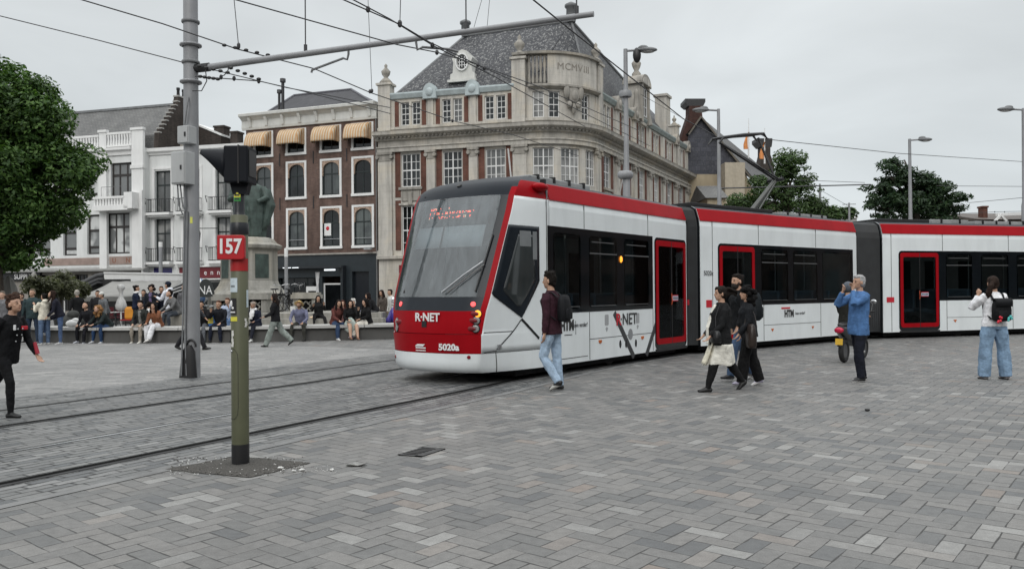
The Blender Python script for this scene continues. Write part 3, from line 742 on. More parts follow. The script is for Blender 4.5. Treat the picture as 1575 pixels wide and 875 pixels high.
# interior of the cab
ci = MB(C1.T); ci.box(2.38, 2.42, -2.53, -.02, .4, 3.5); ci.box(1.0, 2.3, -2.3, -.25, .45, .5); ci.build('cab_bulkhead', mat('cab bulkhead', (.20, .22, .23), .7), TR)
ci = MB(C1.T); ci.box(1.85, 2.2, -1.75, -1.2, 1.45, 2.5); ci.ell((2.0, -1.47, 2.55), (.12, .2, .18)); ci.box(1.5, 2.1, -1.8, -1.15, 1.1, 1.25); ci.build('driver_seat', mat('driver seat', (.05, .055, .065), .8), TR, bevel=.04)
ci = MB(C1.T); ci.box(.95, 1.35, -2.2, -.4, 1.2, 1.42); ci.build('dashboard', mat('dashboard', (.12, .125, .13), .7), TR, bevel=.03)
def inside(name, z0, z1, y0, y1, m, back=.07, n=14):
    b = MB(); g = []
    for z in (z0, z1):
        g.append([cabT(nose(y0 + (y1 - y0) * k / n, z) + back, y0 + (y1 - y0) * k / n, z) for k in range(n + 1)])
    b.rings(g, 0, False, True, False); o = b.build(name, m, TR); s_ = o.modifiers.new('thickness', 'SOLIDIFY'); s_.thickness = .01; return o
inside('roller_blind', 2.36, 2.74, -.8, .8, mat('roller blind', (.62, .68, .70), .7), .06)
inside('display_housing', 2.72, 3.26, -.82, .82, mat('display housing', (.075, .09, .10), .6), .09)
dsp = inside('destination_display', 2.86, 3.12, -.60, .62, mat('display face', (.085, .095, .105), .35), .04)
led = MB(); led2 = MB()
rows = [((273, 283), (292, 350), (388, 408), (418, 437), (487, 496)),
        ((270, 290), (322, 340), (355, 404), (424, 434), (458, 502), (511, 524), (535, 546), (553, 566), (580, 606), (612, 640), (648, 662), (668, 692), (700, 742), (752, 761)),
        ((270, 288), (308, 328), (390, 448), (462, 472), (487, 497), (513, 525), (555, 563), (590, 600), (604, 642), (668, 678), (684, 700), (728, 738), (748, 764))]
for j, (rw, z) in enumerate(zip(rows, (3.065, 2.985, 2.905))):
    for a, c in rw:
        ya, yb = [-.60 + 1.22 * (q - 232) / 573 for q in (a, c)]
        n = max(1, int((yb - ya) / .024))
        for k in range(n):
            for jj in (0, 1):
                if random.random() < .18: continue
                y = ya + (k + .5) * .024; z2 = z + jj * .022
                p = cabT(nose(y, z2) + .033, y, z2)
                (led if random.random() < .78 else led2).rbox(p, (.008, .017, .017), C1.d, C1.n, (0, 0, 1))
led.build('red_led', emis('red led', (1, .09, .04), 4.5), dsp); led2.build('amber_led', emis('amber led', (1, .75, .45), 2.0), dsp)
def wipe(name, pts, r, m, off=.03):
    b = MB(); q = []
    for x, y in pts: p, n = flush(x, y); q.append(p + n * off)
    b.tube(q, r, 8); return b.build(name, m, TR)
wp = wipe('wiper_arm', [(683, 452), (716, 425), (744, 403)], .017, m_steel, .06); w2 = wipe('wiper_link', [(690, 452), (722, 426), (746, 408)], .012, mat('dull alloy', (.2, .2, .2), .4, .7), .05)
wipe('wiper_blade', [(759, 362), (745, 405), (731, 450)], .016, m_blackp, .03); wipe('wiper_blade', [(682, 346), (672, 395), (659, 445)], .013, m_blackp, -.03); wipe('screen_post', [(655, 303), (637, 380), (622, 450)], .016, m_blackp, .004)
under(C1, 1.7, 8.2, (3.3, 5.1))

# ---- second and third cars
def car2():
    S = C2.su; ho = [(S(a) + .03, S(c) - .03, 1.27, 2.59) for a, c in ((1171, 1212), (1220, 1257), (1265, 1310))] + [(S(1106.5, 450) + .09, S(1160, 450) - .09, .46, 2.55)]
    b = car_body(C2, 0, C2.L, ho); band(C2, S(1159), S(1312), 1.16, 2.72, ho)
    for x0, x1 in ((1171, 1212), (1220, 1257), (1265, 1310)): window(C2, S(x0), S(x1), 1.24, 2.62, TR, x0 < 1260)
    door(C2, S(1106.5, 450), S(1160, 450), .34, 2.66)
    seams(C2, [(S(1096), .22, 3.25), (S(1167), 2.73, 3.25), (S(1255), 2.73, 3.25), (S(1262.5, 490), .22, 1.155), (S(1175, 500), .22, 1.155)], [(S(1175, 500), S(1262.5, 500), .62)], TR)
    lab(C2, 'operator_lettering', 'HTM', 1213.5, 482.5, .26, m_letb, .82, .012); lab(C2, 'slogan_lettering', 'kom verder!', 1230.5, 481.5, .11, m_dgrey, .85)
    lab(C2, 'number_lettering', '5020c', 1089.5, 420.5, .17, m_dgrey, .9)
    u, z = C2.side(1206, 474); sbox(C2, 'red_bar', u - .13, u + .28, z - .02, z + .025, m_letr, TR, 0, .006)
    u, z = C2.side(1091, 467); sbox(C2, 'red_reflector', u - .12, u + .1, z - .09, z + .09, m_letr, TR, 0, .008)
    bb = MB(C2.T)
    for x, y in ((1188, 507), (1250, 503)):
        u, z = C2.side(x, y); bb.prism([(u - .06, z + .03), (u + .06, z + .03), (u, z - .05)], lambda a, c, k: (a, .012 if k else 0, c))
    bb.build('side_marker', mat('amber marker', (.5, .12, .02), .3), TR)
    under(C2, .2, C2.L - .2, (2.2, 4.4))
car2()
def car3():
    S = C3.su; ho = [(S(a) + .03, S(c) - .03, 1.27, 2.59) for a, c in ((1455, 1495), (1509, 1551), (1564, 1600))] + [(S(1384.5, 445) + .09, S(1443, 445) - .09, .46, 2.55)]
    car_body(C3, 0, C3.L, ho); band(C3, S(1440), C3.L - .3, 1.16, 2.72, ho)
    for x0, x1 in ((1455, 1495), (1509, 1551), (1564, 1600)): window(C3, S(x0), S(x1), 1.24, 2.62, TR)
    door(C3, S(1384.5, 445), S(1443, 445), .34, 2.66)
    seams(C3, [(S(1371), .22, 3.25), (S(1450), 2.73, 3.25), (S(1551.5), 2.73, 3.25), (S(1456.5, 480), .22, 1.155), (S(1558, 480), .22, 1.155)], [(S(1456.5, 480), S(1558, 480), .62)], TR)
    u, z = C3.side(1369.5, 461); sbox(C3, 'red_reflector', u - .14, u + .14, z - .08, z + .08, m_letr, TR, 0, .008)
    bb = MB(C3.T)
    for x, y in ((1469, 493), (1541, 490)):
        u, z = C3.side(x, y); bb.prism([(u - .07, z + .03), (u + .07, z + .03), (u, z - .05)], lambda a, c, k: (a, .012 if k else 0, c))
    bb.build('side_marker', mat('amber marker', (.5, .12, .02), .3), TR)
    under(C3, .2, C3.L, (3.2, 5.2))
car3()
def bellows(Ca, ua, Cb, ub, n=14):
    P = [(a * .94 - .06, z * .985 + .03) for a, z in PROF]
    b = MB(); g = []
    for k in range(2 * n + 1):
        t = k / (2 * n); dz = .0 if k % 2 == 0 else -.05
        ring = []
        for a, z in P:
            sh = dz if z > .5 else 0
            p = Ca.T(ua, a, z) * (1 - t) + Cb.T(ub, a, z) * t
            c = Ca.T(ua, -1.275, z) * (1 - t) + Cb.T(ub, -1.275, z) * t
            dirc = (p - c); L_ = dirc.length
            if L_ > 1e-4: p = p + dirc / L_ * sh
            ring.append(p)
        g.append(ring)
    b.rings(g, 0, True, False); o = b.build('bellows', m_rubber, TR)
    for C, u, s_ in ((Ca, ua, -1), (Cb, ub, 1)):
        f = MB(C.T); f.rings([[(u + q, a * 1.0 - .01, z) for a, z in PROF] for q in (-.04 if s_ < 0 else 0, .0 if s_ < 0 else .04)], 0, True, False); f.build('bellows_frame', m_blk, o)
    return o
bellows(C1, C1.L + .03, C2, -.03, 5); bellows(C2, C2.L + .05, C3, -.05, 12)
# ---- roof kit
def roofbox(C, u0, u1, d0, d1, z0, z1, m=m_roofg, name='roof_box', clips=0):
    b = MB(C.T); b.box(u0, u1, d0, d1, z0, z1); o = b.build(name, m, TR, bevel=.02)
    if clips:
        c = MB(C.T)
        for k in range(clips):
            u = u0 + (u1 - u0) * (k + .5) / clips; c.box(u - .03, u + .03, d1 - .1, d1 + .025, z0, z1 + .03)
        c.build('roof_clip', m_blackp, o)
    return o
roofbox(C1, C1.su(848, 280), C1.su(940, 290) , -1.7, -.5, 3.64, 3.77, clips=4)
roofbox(C1, 6.9, 8.1, -1.9, -.9, 3.66, 3.72, m_blackp)
roofbox(C2, .1, 3.6, -2.0, -.35, 3.64, 3.74, m_under, 'roof_tray'); roofbox(C2, 4.4, 6.8, -1.9, -.6, 3.64, 3.75, clips=4)
roofbox(C3, .3, 2.3, -1.9, -.5, 3.64, 3.76, m_under, 'roof_tray'); roofbox(C3, 2.5, 4.0, -1.9, -.6, 3.64, 3.78, clips=2); roofbox(C3, 4.3, 7.2, -1.9, -.6, 3.64, 3.76, clips=5)
# ---- pantograph on the second car
def pan():
    pc = C2
    b = MB()
    base = at(1152, 322, 23.2); base.z = 3.72; knee = at(1193, 277, 23.2); hl = at(1104, 213, 21.9); hr = at(1166, 207, 23.4)
    o_ = pc.n * .0
    b.tube([base, knee], [.09, .07], 8); b.tube([base + pc.n * .25, knee + pc.n * .05], .025, 6); o = b.build('pantograph', mat('pantograph grey', (.12, .125, .12), .5, .3), TR)
    u = MB(); m1 = (hl + hr) / 2; u.tube([knee, hl + V((.05, 0, -.12))], .035, 6); u.tube([knee + pc.n * .12, hl + V((.25, .3, -.12))], .025, 6); u.tube([knee, hr + V((0, 0, -.1))], .035, 6); u.build('upper_arm', m_blackp, o)
    h = MB()
    ax = (hr - hl); nn = ax.cross(V((0, 0, 1))).normalized() * .17
    for s_ in (-1, 1):
        q = [hl + nn * s_ + V((-.12, 0, -.16)), hl + nn * s_, hl + ax * .5 + nn * s_ + V((0, 0, .02)), hr + nn * s_, hr + ax.normalized() * .22 + nn * s_ + V((0, 0, -.17))]
        h.tube(q, [.02, .04, .045, .04, .02], 6)
    h.tube([hl - nn, hl + nn], .03, 6); h.tube([hr - nn, hr + nn], .03, 6); h.build('collector_head', m_blackp, o)
    k = MB(); k.tube([knee - pc.n * .25, knee + pc.n * .25], .06, 8); k.build('knee_joint', m_blackp, o)
pan()
# ------------------------------------------------------------------ building materials
def brickmat(name, c1, c2, cm, sx=1.0, rough=.85):
    m, nt, b = nodes(name)
    tc = nt.nodes.new('ShaderNodeUVMap').outputs[0]
    bt = nd(nt, 'ShaderNodeTexBrick', i_Scale=1.0, i_Mortar_Size=.006); bt.inputs['Brick Width'].default_value = .21; bt.inputs['Row Height'].default_value = .063
    bt.inputs['Color1'].default_value = c1; bt.inputs['Color2'].default_value = c2; bt.inputs['Mortar'].default_value = cm
    nt.links.new(tc, bt.inputs['Vector'])
    p = geo(nt); f = noi(nt, p, 1.1, 5, .6); g = noi(nt, scl(nt, p, (2, 2, .3)), 1.3, 4)
    c = mixc(nt, 1.0, bt.outputs[0], ramp(nt, f, [(.3, .72), (.7, 1.22)]), 'MULTIPLY')
    c = mixc(nt, 1.0, c, ramp(nt, g, [(.35, .75), (.65, 1.08)]), 'MULTIPLY')
    nt.links.new(c, b.inputs['Base Color']); b.inputs['Roughness'].default_value = rough; b.inputs['Specular IOR Level'].default_value = .2
    bump(nt, bt.outputs['Fac'], b, -.25, .01); return m
def slatemat(name, c1, c2, w=.28, h=.16, spk=.5, mott=1.2):
    m, nt, b = nodes(name)
    tc = nt.nodes.new('ShaderNodeUVMap').outputs[0]
    bt = nd(nt, 'ShaderNodeTexBrick', i_Scale=1.0, i_Mortar_Size=.012); bt.inputs['Brick Width'].default_value = w; bt.inputs['Row Height'].default_value = h
    bt.inputs['Color1'].default_value = c1; bt.inputs['Color2'].default_value = c2; bt.inputs['Mortar'].default_value = tuple(q * .45 for q in c1[:3]) + (1,); bt.inputs['Bias'].default_value = -.2
    nt.links.new(tc, bt.inputs['Vector'])
    p = geo(nt); f = noi(nt, p, .5, 5, .65, .4); sp = noi(nt, scl(nt, p, (1, 1, .75)), 7.5, 3, .7)
    c = mixc(nt, 1.0, bt.outputs[0], ramp(nt, f, [(.3, .62), (.7, mott)]), 'MULTIPLY')
    c = mixc(nt, ramp(nt, sp, [(.53, 0.0), (.62, spk)]), c, (.30, .30, .29, 1))
    nt.links.new(c, b.inputs['Base Color']); b.inputs['Roughness'].default_value = .6
    bump(nt, bt.outputs['Fac'], b, -.4, .02); return m
def stonemat(name, col, st=.55, warm=(.30, .25, .17)):
    """pale stone: soft tone patches, course joints, soot running down from ledges"""
    m, nt, b = nodes(name); p = geo(nt)
    f = noi(nt, p, .6, 5, .6, .3); streak = noi(nt, scl(nt, p, (2.6, 2.6, .22)), 1.2, 6, .65); fine = noi(nt, p, 6.0, 5, .65)
    c = ramp(nt, f, [(.3, tuple(q * .78 for q in col) + (1,)), (.5, tuple(col) + (1,)), (.75, tuple(min(1, q * w) for q, w in zip(col, (1.12, 1.06, .95))) + (1,))])
    c = mixc(nt, ramp(nt, streak, [(.44, 0.0), (.68, st)]), c, tuple(q * .38 for q in col) + (1,))
    c = mixc(nt, ramp(nt, fine, [(.56, 0.0), (.72, .35)]), c, tuple(q * .5 for q in col) + (1,))
    z = nt.nodes.new('ShaderNodeSeparateXYZ'); nt.links.new(p, z.inputs[0])
    j = mth(nt, 'FRACT', mth(nt, 'DIVIDE', z.outputs[2], .42)); jm = ramp(nt, j, [(0.0, 1.0), (.035, 0.0)])
    c = mixc(nt, mth(nt, 'MULTIPLY', jm, .5), c, tuple(q * .45 for q in col) + (1,))
    nt.links.new(c, b.inputs['Base Color']); b.inputs['Roughness'].default_value = .9; b.inputs['Specular IOR Level'].default_value = .15
    bump(nt, mth(nt, 'ADD', fine, mth(nt, 'MULTIPLY', jm, -.6)), b, .35, .03); return m
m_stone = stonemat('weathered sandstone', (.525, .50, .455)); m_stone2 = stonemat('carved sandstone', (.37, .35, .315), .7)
m_rbrick = brickmat('red brick', (.115, .040, .028, 1), (.16, .055, .036, 1), (.16, .14, .12, 1))
m_bbrick = brickmat('brown brick', (.115, .070, .058, 1), (.155, .096, .078, 1), (.16, .14, .125, 1))
m_dbrick = brickmat('dark brick', (.05, .042, .038, 1), (.075, .06, .052, 1), (.06, .055, .05, 1))
m_slate = slatemat('mottled slate', (.026, .028, .036, 1), (.066, .067, .072, 1), spk=.6, mott=1.0)
m_slate2 = slatemat('grey roof slate', (.13, .13, .128, 1), (.17, .17, .165, 1), spk=.1)
m_pantile = slatemat('black pantile', (.020, .020, .026, 1), (.036, .036, .044, 1), .24, .3, .0)
m_slatehung = slatemat('slate hung wall', (.030, .032, .045, 1), (.060, .062, .08, 1), .5, .42, .12)
m_wrend = mat('white render', (.68, .69, .68), .8, var=.06, scale=.6, dirt=.22); m_wtrim = mat('white painted trim', (.76, .76, .75), .55, var=.05, scale=1, dirt=.15)
m_cornice = mat('cream cornice paint', (.60, .60, .57), .7, var=.08, scale=.8, dirt=.25)
m_copper = mat('pale verdigris', (.40, .455, .465), .7, var=.2, scale=2, dirt=.2)
m_dframe = mat('dark window frame', (.028, .024, .022), .5); m_gframe = mat('green black frame', (.015, .022, .022), .4)
m_wframe = mat('white sash frame', (.72, .72, .71), .5, var=.04)
m_glass = darkglass('window glass', (.022, .026, .028), .04, .5, .6)
m_glassd = darkglass('dark window glass', (.006, .007, .008), .05)
m_curt = curtain('net curtain pane', (.36, .36, .35)); m_curt2 = curtain('blind pane', (.60, .61, .60), .92)
m_glassg = curtain('green curtain pane', (.10, .12, .115), .5)
m_iron = mat('black ironwork', (.02, .02, .022), .5); m_lead = mat('grey lead', (.16, .165, .17), .6, var=.2)
m_shopd = mat('dark shopfront', (.020, .027, .032), .4, var=.15, dirt=.2)
m_ochre = mat('tan rendered wall', (.36, .30, .21), .9, var=.12, scale=.8, dirt=.3)
def uvproj(o, org, d, s=1.0):
    """UV = distance along the wall, height"""
    me = o.data; uv = me.uv_layers.new(name='UVMap'); M = wmat(o) if o.parent else Matrix.Translation(o.location)
    vs = np.empty(len(me.vertices) * 3); me.vertices.foreach_get('co', vs); vs = vs.reshape(-1, 3)
    li = np.empty(len(me.loops), dtype=np.int32); me.loops.foreach_get('vertex_index', li)
    q = vs[li]; n = np.repeat([tuple(p.normal) for p in me.polygons], [p.loop_total for p in me.polygons], axis=0)
    d = np.array((d[0], d[1], 0)); o_ = np.array((org[0], org[1], 0)); pr = np.array((-d[1], d[0], 0))
    a = (q - o_) @ d; b = (q - o_) @ pr
    side = np.abs(n @ d) > np.abs(n @ pr)
    u = np.where(side, b, a); z = q[:, 2] + 0.0
    flat = np.abs(n[:, 2]) > .25
    z = np.where(flat, np.hypot(z, np.where(side, a, b)) , z)
    uv.data.foreach_set('uv', np.stack([u * s, z * s], 1).ravel()); return o

class Fac:
    """facade frame: u along the front, d outward, z up"""
    def __init__(s, px, Y, ang, py=445, shift=0.0):
        p = at(px, py, Y); s.o = V((p.x, p.y, 0)); a = R(ang); s.dir = V((cos(a), sin(a), 0)); s.n = V((sin(a), -cos(a), 0))
    def T(s, u, d, z): return s.o + s.dir * u + s.n * d + V((0, 0, z))
    def mb(s): return MB(s.T)
    def uz(s, x, y):
        d = ray(x, y); t = (s.o - CAM).dot(s.n) / d.dot(s.n); p = CAM + d * t
        return (p - s.o).dot(s.dir), p.z
def wall(F, u0, u1, z0, z1, holes, reveal=.18, thick=.35, mb=None, mi=0, ucuts=()):
    b = mb or MB(F.T)
    us = sorted(set([u0, u1] + [q for h in holes for q in h[:2]] + list(ucuts))); zs = sorted(set([z0, z1] + [q for h in holes for q in h[2:4]]))
    us = [q for q in us if u0 - 1e-6 <= q <= u1 + 1e-6]; zs = [q for q in zs if z0 - 1e-6 <= q <= z1 + 1e-6]
    inh = lambda u, z: any(h[0] < u < h[1] and h[2] < z < h[3] for h in holes)
    for a, c in zip(us, us[1:]):
        run = None
        for e, f in list(zip(zs, zs[1:])) + [(None, None)]:
            solid = e is not None and not inh((a + c) / 2, (e + f) / 2)
            if solid: run = [run[0], f] if run else [e, f]
            elif run:
                b.quad((a, 0, run[0]), (c, 0, run[0]), (c, 0, run[1]), (a, 0, run[1]), mi); run = None
            if solid and e is not None and f == zs[-1]: pass
        if run: b.quad((a, 0, run[0]), (c, 0, run[0]), (c, 0, run[1]), (a, 0, run[1]), mi)
    for h in holes:
        x0, x1, y0, y1 = h[:4]
        b.quad((x0, 0, y0), (x1, 0, y0), (x1, -reveal, y0), (x0, -reveal, y0), mi); b.quad((x0, 0, y1), (x0, -reveal, y1), (x1, -reveal, y1), (x1, 0, y1), mi)
        b.quad((x0, 0, y0), (x0, -reveal, y0), (x0, -reveal, y1), (x0, 0, y1), mi); b.quad((x1, 0, y0), (x1, 0, y1), (x1, -reveal, y1), (x1, -reveal, y0), mi)
    return b
def sash(F, u0, u1, z0, z1, parent, mf, mg, cols=2, rows=2, d=-.12, fr=.07, bar=.035, casing=0, sill=0, msill=None, split=None, cm=None):
    """one window: outer frame with bars, its pane a sub-part"""
    b = MB(F.T)
    b.box(u0, u0 + fr, d - .05, d + .03, z0, z1); b.box(u1 - fr, u1, d - .05, d + .03, z0, z1); b.box(u0 + fr, u1 - fr, d - .05, d + .028, z0, z0 + fr); b.box(u0 + fr, u1 - fr, d - .05, d + .028, z1 - fr, z1)
    for k in range(1, cols): u = u0 + (u1 - u0) * k / cols; w = bar * (2.6 if cols == 4 and k == 2 else 1); b.box(u - w / 2, u + w / 2, d - .03, d + .022, z0 + fr, z1 - fr)
    rr = split or [k / rows for k in range(1, rows)]
    for q in rr:
        z = z0 + (z1 - z0) * q; w = bar * (2.6 if cols == 4 else 1.6) if (split or q == .5) else bar; b.box(u0 + fr, u1 - fr, d - .03, d + .018, z - w / 2, z + w / 2)
    if casing:
        c = casing; b.box(u0 - c, u0, -.02, .035, z0 - c, z1 + c); b.box(u1, u1 + c, -.02, .035, z0 - c, z1 + c); b.box(u0, u1, -.02, .033, z1, z1 + c); b.box(u0 - .02, u1 + .02, -.02, .06, z0 - c, z0)
    o = b.build('window', cm or mf, parent)
    p = MB(F.T); p.box(u0 + fr * .5, u1 - fr * .5, d - .028, d - .012, z0 + fr * .5, z1 - fr * .5); p.build('pane', mg, o)
    if sill:
        s_ = MB(F.T); s_.box(u0 - .1, u1 + .1, -.02, .12, z0 - sill, z0 - .003); s_.build('sill', msill or m_stone, o)
    return o
def shell(F, u0, u1, z0, z1, depth, b, mi=0):
    """side and back walls"""
    for q in ((u0, u0 + .01), (u1 - .01, u1)): b.box(q[0], q[1], -depth, -.005, z0, z1, mi)
    b.box(u0, u1, -depth, -depth + .01, z0, z1, mi)
    return b
def cornice(F, u0, u1, prof, name, m, parent, ends=True):
    """prof: (d,z) outline swept along the front"""
    b = MB(F.T); b.rings([[(u, d, z) for d, z in prof] for u in (u0, u1)], 0, True, False); return b.build(name, m, parent)
# ------------------------------------------------------------------ brown brick house with striped awnings
def awn_mat():
    m, nt, b = nodes('striped awning cloth'); tc = nt.nodes.new('ShaderNodeUVMap').outputs[0]
    s = nt.nodes.new('ShaderNodeSeparateXYZ'); nt.links.new(tc, s.inputs[0])
    f = mth(nt, 'FRACT', mth(nt, 'MULTIPLY', s.outputs[0], 5.2)); w = ramp(nt, f, [(.0, 0.0), (.46, 0.0), (.54, 1.0), (1.0, 1.0)])
    c = mixc(nt, w, (.50, .29, .14, 1), (.56, .48, .36, 1)); c = mixc(nt, 1.0, c, ramp(nt, noi(nt, geo(nt), 2.5, 4), [(.3, .85), (.7, 1.1)]), 'MULTIPLY')
    nt.links.new(c, b.inputs['Base Color']); b.inputs['Roughness'].default_value = .85; return m
m_awn = awn_mat()
m_chk = mat('patterned brick arch', (.36, .26, .20), .9, var=.75, scale=22)
def brick_house():
    F = Fac(582, 52.3, -20); L = 10.35
    t = thing('brick_house', 'narrow brown brick house with orange striped awnings over its top windows', 'house', F.T(-L / 2, 0, 0))
    uw = [(-9.72, -8.08), (-7.06, -5.42), (-4.35, -2.69), (-1.93, -.27)]
    rows = [(4.47, 7.27), (7.88, 10.45), (10.88, 12.66)]
    cs = .14; holes = []
    for z0, z1 in rows:
        for a, c in uw: holes.append((a + cs, c - cs, z0 + cs, z1 - cs))
    b = wall(F, -L, 0, 4.05, 12.95, holes); shell(F, -L, 0, 0, 12.95, 8, b)
    w = b.build('wall', m_bbrick, t, recalc=False); uvproj(w, F.o, F.dir)
    for ri, (z0, z1) in enumerate(rows):
        for k, (a, c) in enumerate(uw):
            g = [m_glassd, m_glassg, m_glass, m_glassg][(ri + k) % 4] if ri < 2 else m_glassd
            o = sash(F, a + cs, c - cs, z0 + cs, z1 - cs, t, m_gframe, g, 2, 1, -.10, .10, .05, cs * .95, split=[.62] if ri < 2 else [.5], cm=m_gframe)
            # white casing as its own part of the window
            cb = MB(F.T)
            cb.box(a, a + cs + .02, -.02, .05, z0, z1); cb.box(c - cs - .02, c, -.02, .05, z0, z1); cb.box(a + cs, c - cs, -.02, .048, z1 - cs, z1); cb.box(a - .03, c + .03, -.02, .09, z0 - .03, z0 + cs)
            cb.build('casing', m_wtrim, o)
            if ri < 2:   # patterned arch blocks inside the casing
                ab = MB(F.T); um = (a + c) / 2; hwid = (c - a) / 2 - cs * .6; zt = z1 - .10
                n = 12; inner = [(um - hwid * .80 * cos(pi * q / n), zt - .56 + .42 * sin(pi * q / n)) for q in range(n + 1)]
                outer = [(um - hwid * .98, zt - 1.05), (um - hwid * .98, zt), (um + hwid * .98, zt), (um + hwid * .98, zt - 1.05), (um + hwid * .82, zt - 1.05)]
                poly = [(um - hwid * .82, zt - 1.05)] + outer[:4] + [outer[4]] + inner[::-1]
                ab.prism(poly, lambda u, z, q: (u, .02 if q else -.11, z)); ab.build('brick_arch', m_chk, o)
            if ri == 0 and k in (0, 2):
                sg = MB(F.T); ua = a + cs + (.15 if k == 0 else .10); sg.box(ua, ua + .52, -.085, -.07, z0 + .85, z0 + 1.68); pst = sg.build('poster', m_wtrim, o)
                sg = MB(F.T); sg.ell((ua + .26, -.068, z0 + 1.34), (.13, .012, .14)); sg.build('poster_mark', m_letr, o)
            if ri == 0:
                rb = MB(F.T); rb.tube([(a + cs, -.04, z0 + .62), (c - cs, -.04, z0 + .62)], .025, 6); rb.build('window_rail', m_steel, o)
        # iron wall ties between the windows
    for z in (10.62, 7.6):
        for u in (-7.57, -4.88, -2.3): ti = MB(F.T); ti.box(u - .03, u + .03, 0, .04, z - .42, z + .42); ti.build('wall_tie', m_iron, t)
    # awnings: rounded dutch blinds, things hung on the wall
    for k, (a, c) in enumerate([(-10.05, -8.22), (-7.42, -5.55), (-4.72, -2.83), (-2.24, -.42)]):
        z1, z0, pr = 12.62, 11.62, .85; n = 10
        q = MB(F.T); prof = [(.06 + pr * sin(pi / 2 * i / n) , z0 + (z1 - z0) * cos(pi / 2 * i / n)) for i in range(n + 1)] + [(.06 + pr, z0 - .12)]
        nu = 24; rg = []
        for i in range(nu + 1):
            tt = 2 * i / nu - 1; e = (1 - abs(tt) ** 7) ** (1 / 3) if abs(tt) < 1 else 0
            e = max(.35, e)
            rg.append([((a + c) / 2 + (c - a) / 2 * tt, .06 + (d - .06) * e, z) for d, z in prof])
        q.rings(rg, 0, False, True, False)
        for i in (0, nu): q.add([(p[0], .05, z1) for p in rg[i][:1]] + rg[i] + [(rg[i][0][0], .05, z0 - .1)], [tuple(range(len(prof) + 2))], 0)
        o = q.build('awning', m_awn, t); o.modifiers.new('thickness', 'SOLIDIFY').thickness = .015
        uvproj(o, F.o, F.dir)
    # cornice with brackets
    cornice(F, -L - .25, .02, [(0, 12.82), (.12, 12.82), (.16, 12.98), (.14, 13.45), (.34, 13.62), (.52, 13.70), (.54, 13.86), (.50, 13.90), (0, 13.92)], 'cornice', m_cornice, t)
    for k in range(8):
        u = -L + .5 + k * 1.34; br = MB(F.T); br.rings([[(u + q, d, z) for d, z in [(.13, 12.95), (.22, 13.0), (.28, 13.3), (.42, 13.6), (.13, 13.62)]] for q in (-.1, .1)], 0, True, False); br.build('cornice_bracket', m_cornice, t)
    r = MB(F.T)
    A = [(-8.9, -.1, 13.85), (-.25, -.1, 13.85), (-.25, -7.6, 13.85), (-8.9, -7.6, 13.85), (-8.4, -2.9, 15.75), (-3.7, -2.9, 15.75)]
    r.add(A, [(0, 1, 5, 4), (1, 2, 5), (2, 3, 4, 5), (3, 0, 4)])
    o = r.build('roof', m_pantile, t); uvproj(o, F.o, F.dir)
    r = MB(F.T); r.tube([A[4], A[5]], .1, 6); r.tube([A[5], A[1]], .09, 6); r.tube([A[4], A[0]], .09, 6); r.build('ridge_tiles', mat('grey ridge tile', (.09, .09, .105), .6), o)
    for px, y0, y1, rr, Y in ((435, 160, 122, .11, 55), (429.5, 168, 139, .09, 55)):
        p0, p1 = at(px, y0 + 14, Y), at(px, y1, Y); c = MB(); c.tube([p0, p1], rr, 8); c.lathe([(rr * 1.8, -.02), (rr * 1.8, .22), (rr, .24)], p1 - V((0, 0, .2)), 8); c.build('flue_pipe', m_iron, t)
    # shop front
    s = MB(F.T); hol = [(-7.75, -4.5, .5, 2.55), (-4.25, -2.85, 0.02, 2.6), (-1.95, -.7, .02, 2.9), (-9.7, -8.1, .5, 2.55)]
    wall(F, -L, 0, 0, 4.05, hol, .3, mb=s); sf = s.build('shopfront', m_shopd, t, recalc=False)
    s = MB(F.T); s.box(-L, -2.45, .0, .5, 3.15, 3.3); s.box(-2.47, -2.4, 0, .45, .0, 3.3); s.build('shop_canopy', mat('canopy black', (.016, .02, .024), .5), sf)
    s = MB(F.T); s.box(-L - .05, .0, .01, .12, 4.05, 4.16); s.build('ledge', mat('pale ledge', (.34, .32, .29), .8, dirt=.4), sf)
    for a, c, z0, z1 in ((-7.75, -4.5, .5, 2.55), (-9.7, -8.1, .5, 2.55)):
        o = sash(F, a, c, z0, z1, sf, m_gframe, m_glassd, 3, 1, -.25, .06, .05)
    s = MB(F.T); s.box(-5.6, -4.55, -.2, -.12, .2, 1.95); s.box(-5.42, -4.73, -.125, -.10, 1.1, 1.65, 1); s.build('cash_machine', [m_wtrim, m_glassd], sf)
    o = sash(F, -4.25, -2.85, .02, 2.15, sf, m_wframe, m_glassd, 1, 1, -.2, .1, .05); o.name = 'shop_door'
    s = MB(F.T); s.box(-1.95, -.7, -.28, -.24, .02, 2.9); s.build('street_door', mat('black door', (.008, .01, .014), .3), sf)
    s = MB(F.T); s.ell((-2.05, .05, .95), (.05, .04, .09)); s.build('door_bell', mat('brass', (.5, .35, .08), .3, .8), sf)
    for u in (-8.1, -4.62):    # tied-back white drapes
        s = MB(F.T); s.rings([[(u - w_, -.1, z), (u + w_, -.05, z), (u + w_ * .8, .05, z), (u - w_ * .8, .02, z)] for z, w_ in ((.3, .12), (1.3, .16), (2.0, .09), (2.9, .2))], 0, True, True); s.build('drape', mat('white drape', (.6, .6, .6), .8, var=.2), sf)
    text_obj('shop_lettering', 'ROM', .42, mat('dim lettering', (.10, .105, .11), .5), frame(F.T(-6.1, -.06, 2.05), F.dir, F.n), sf)
    s = MB(F.T); s.box(-7.0, -6.35, .51, .53, 3.19, 3.23); s.box(-6.25, -5.75, .51, .53, 3.19, 3.23); s.box(-3.9, -3.1, .2, .3, 2.98, 3.08); s.build('strip_light', emis('cool strip light', (.9, .95, 1), 1.3), sf)
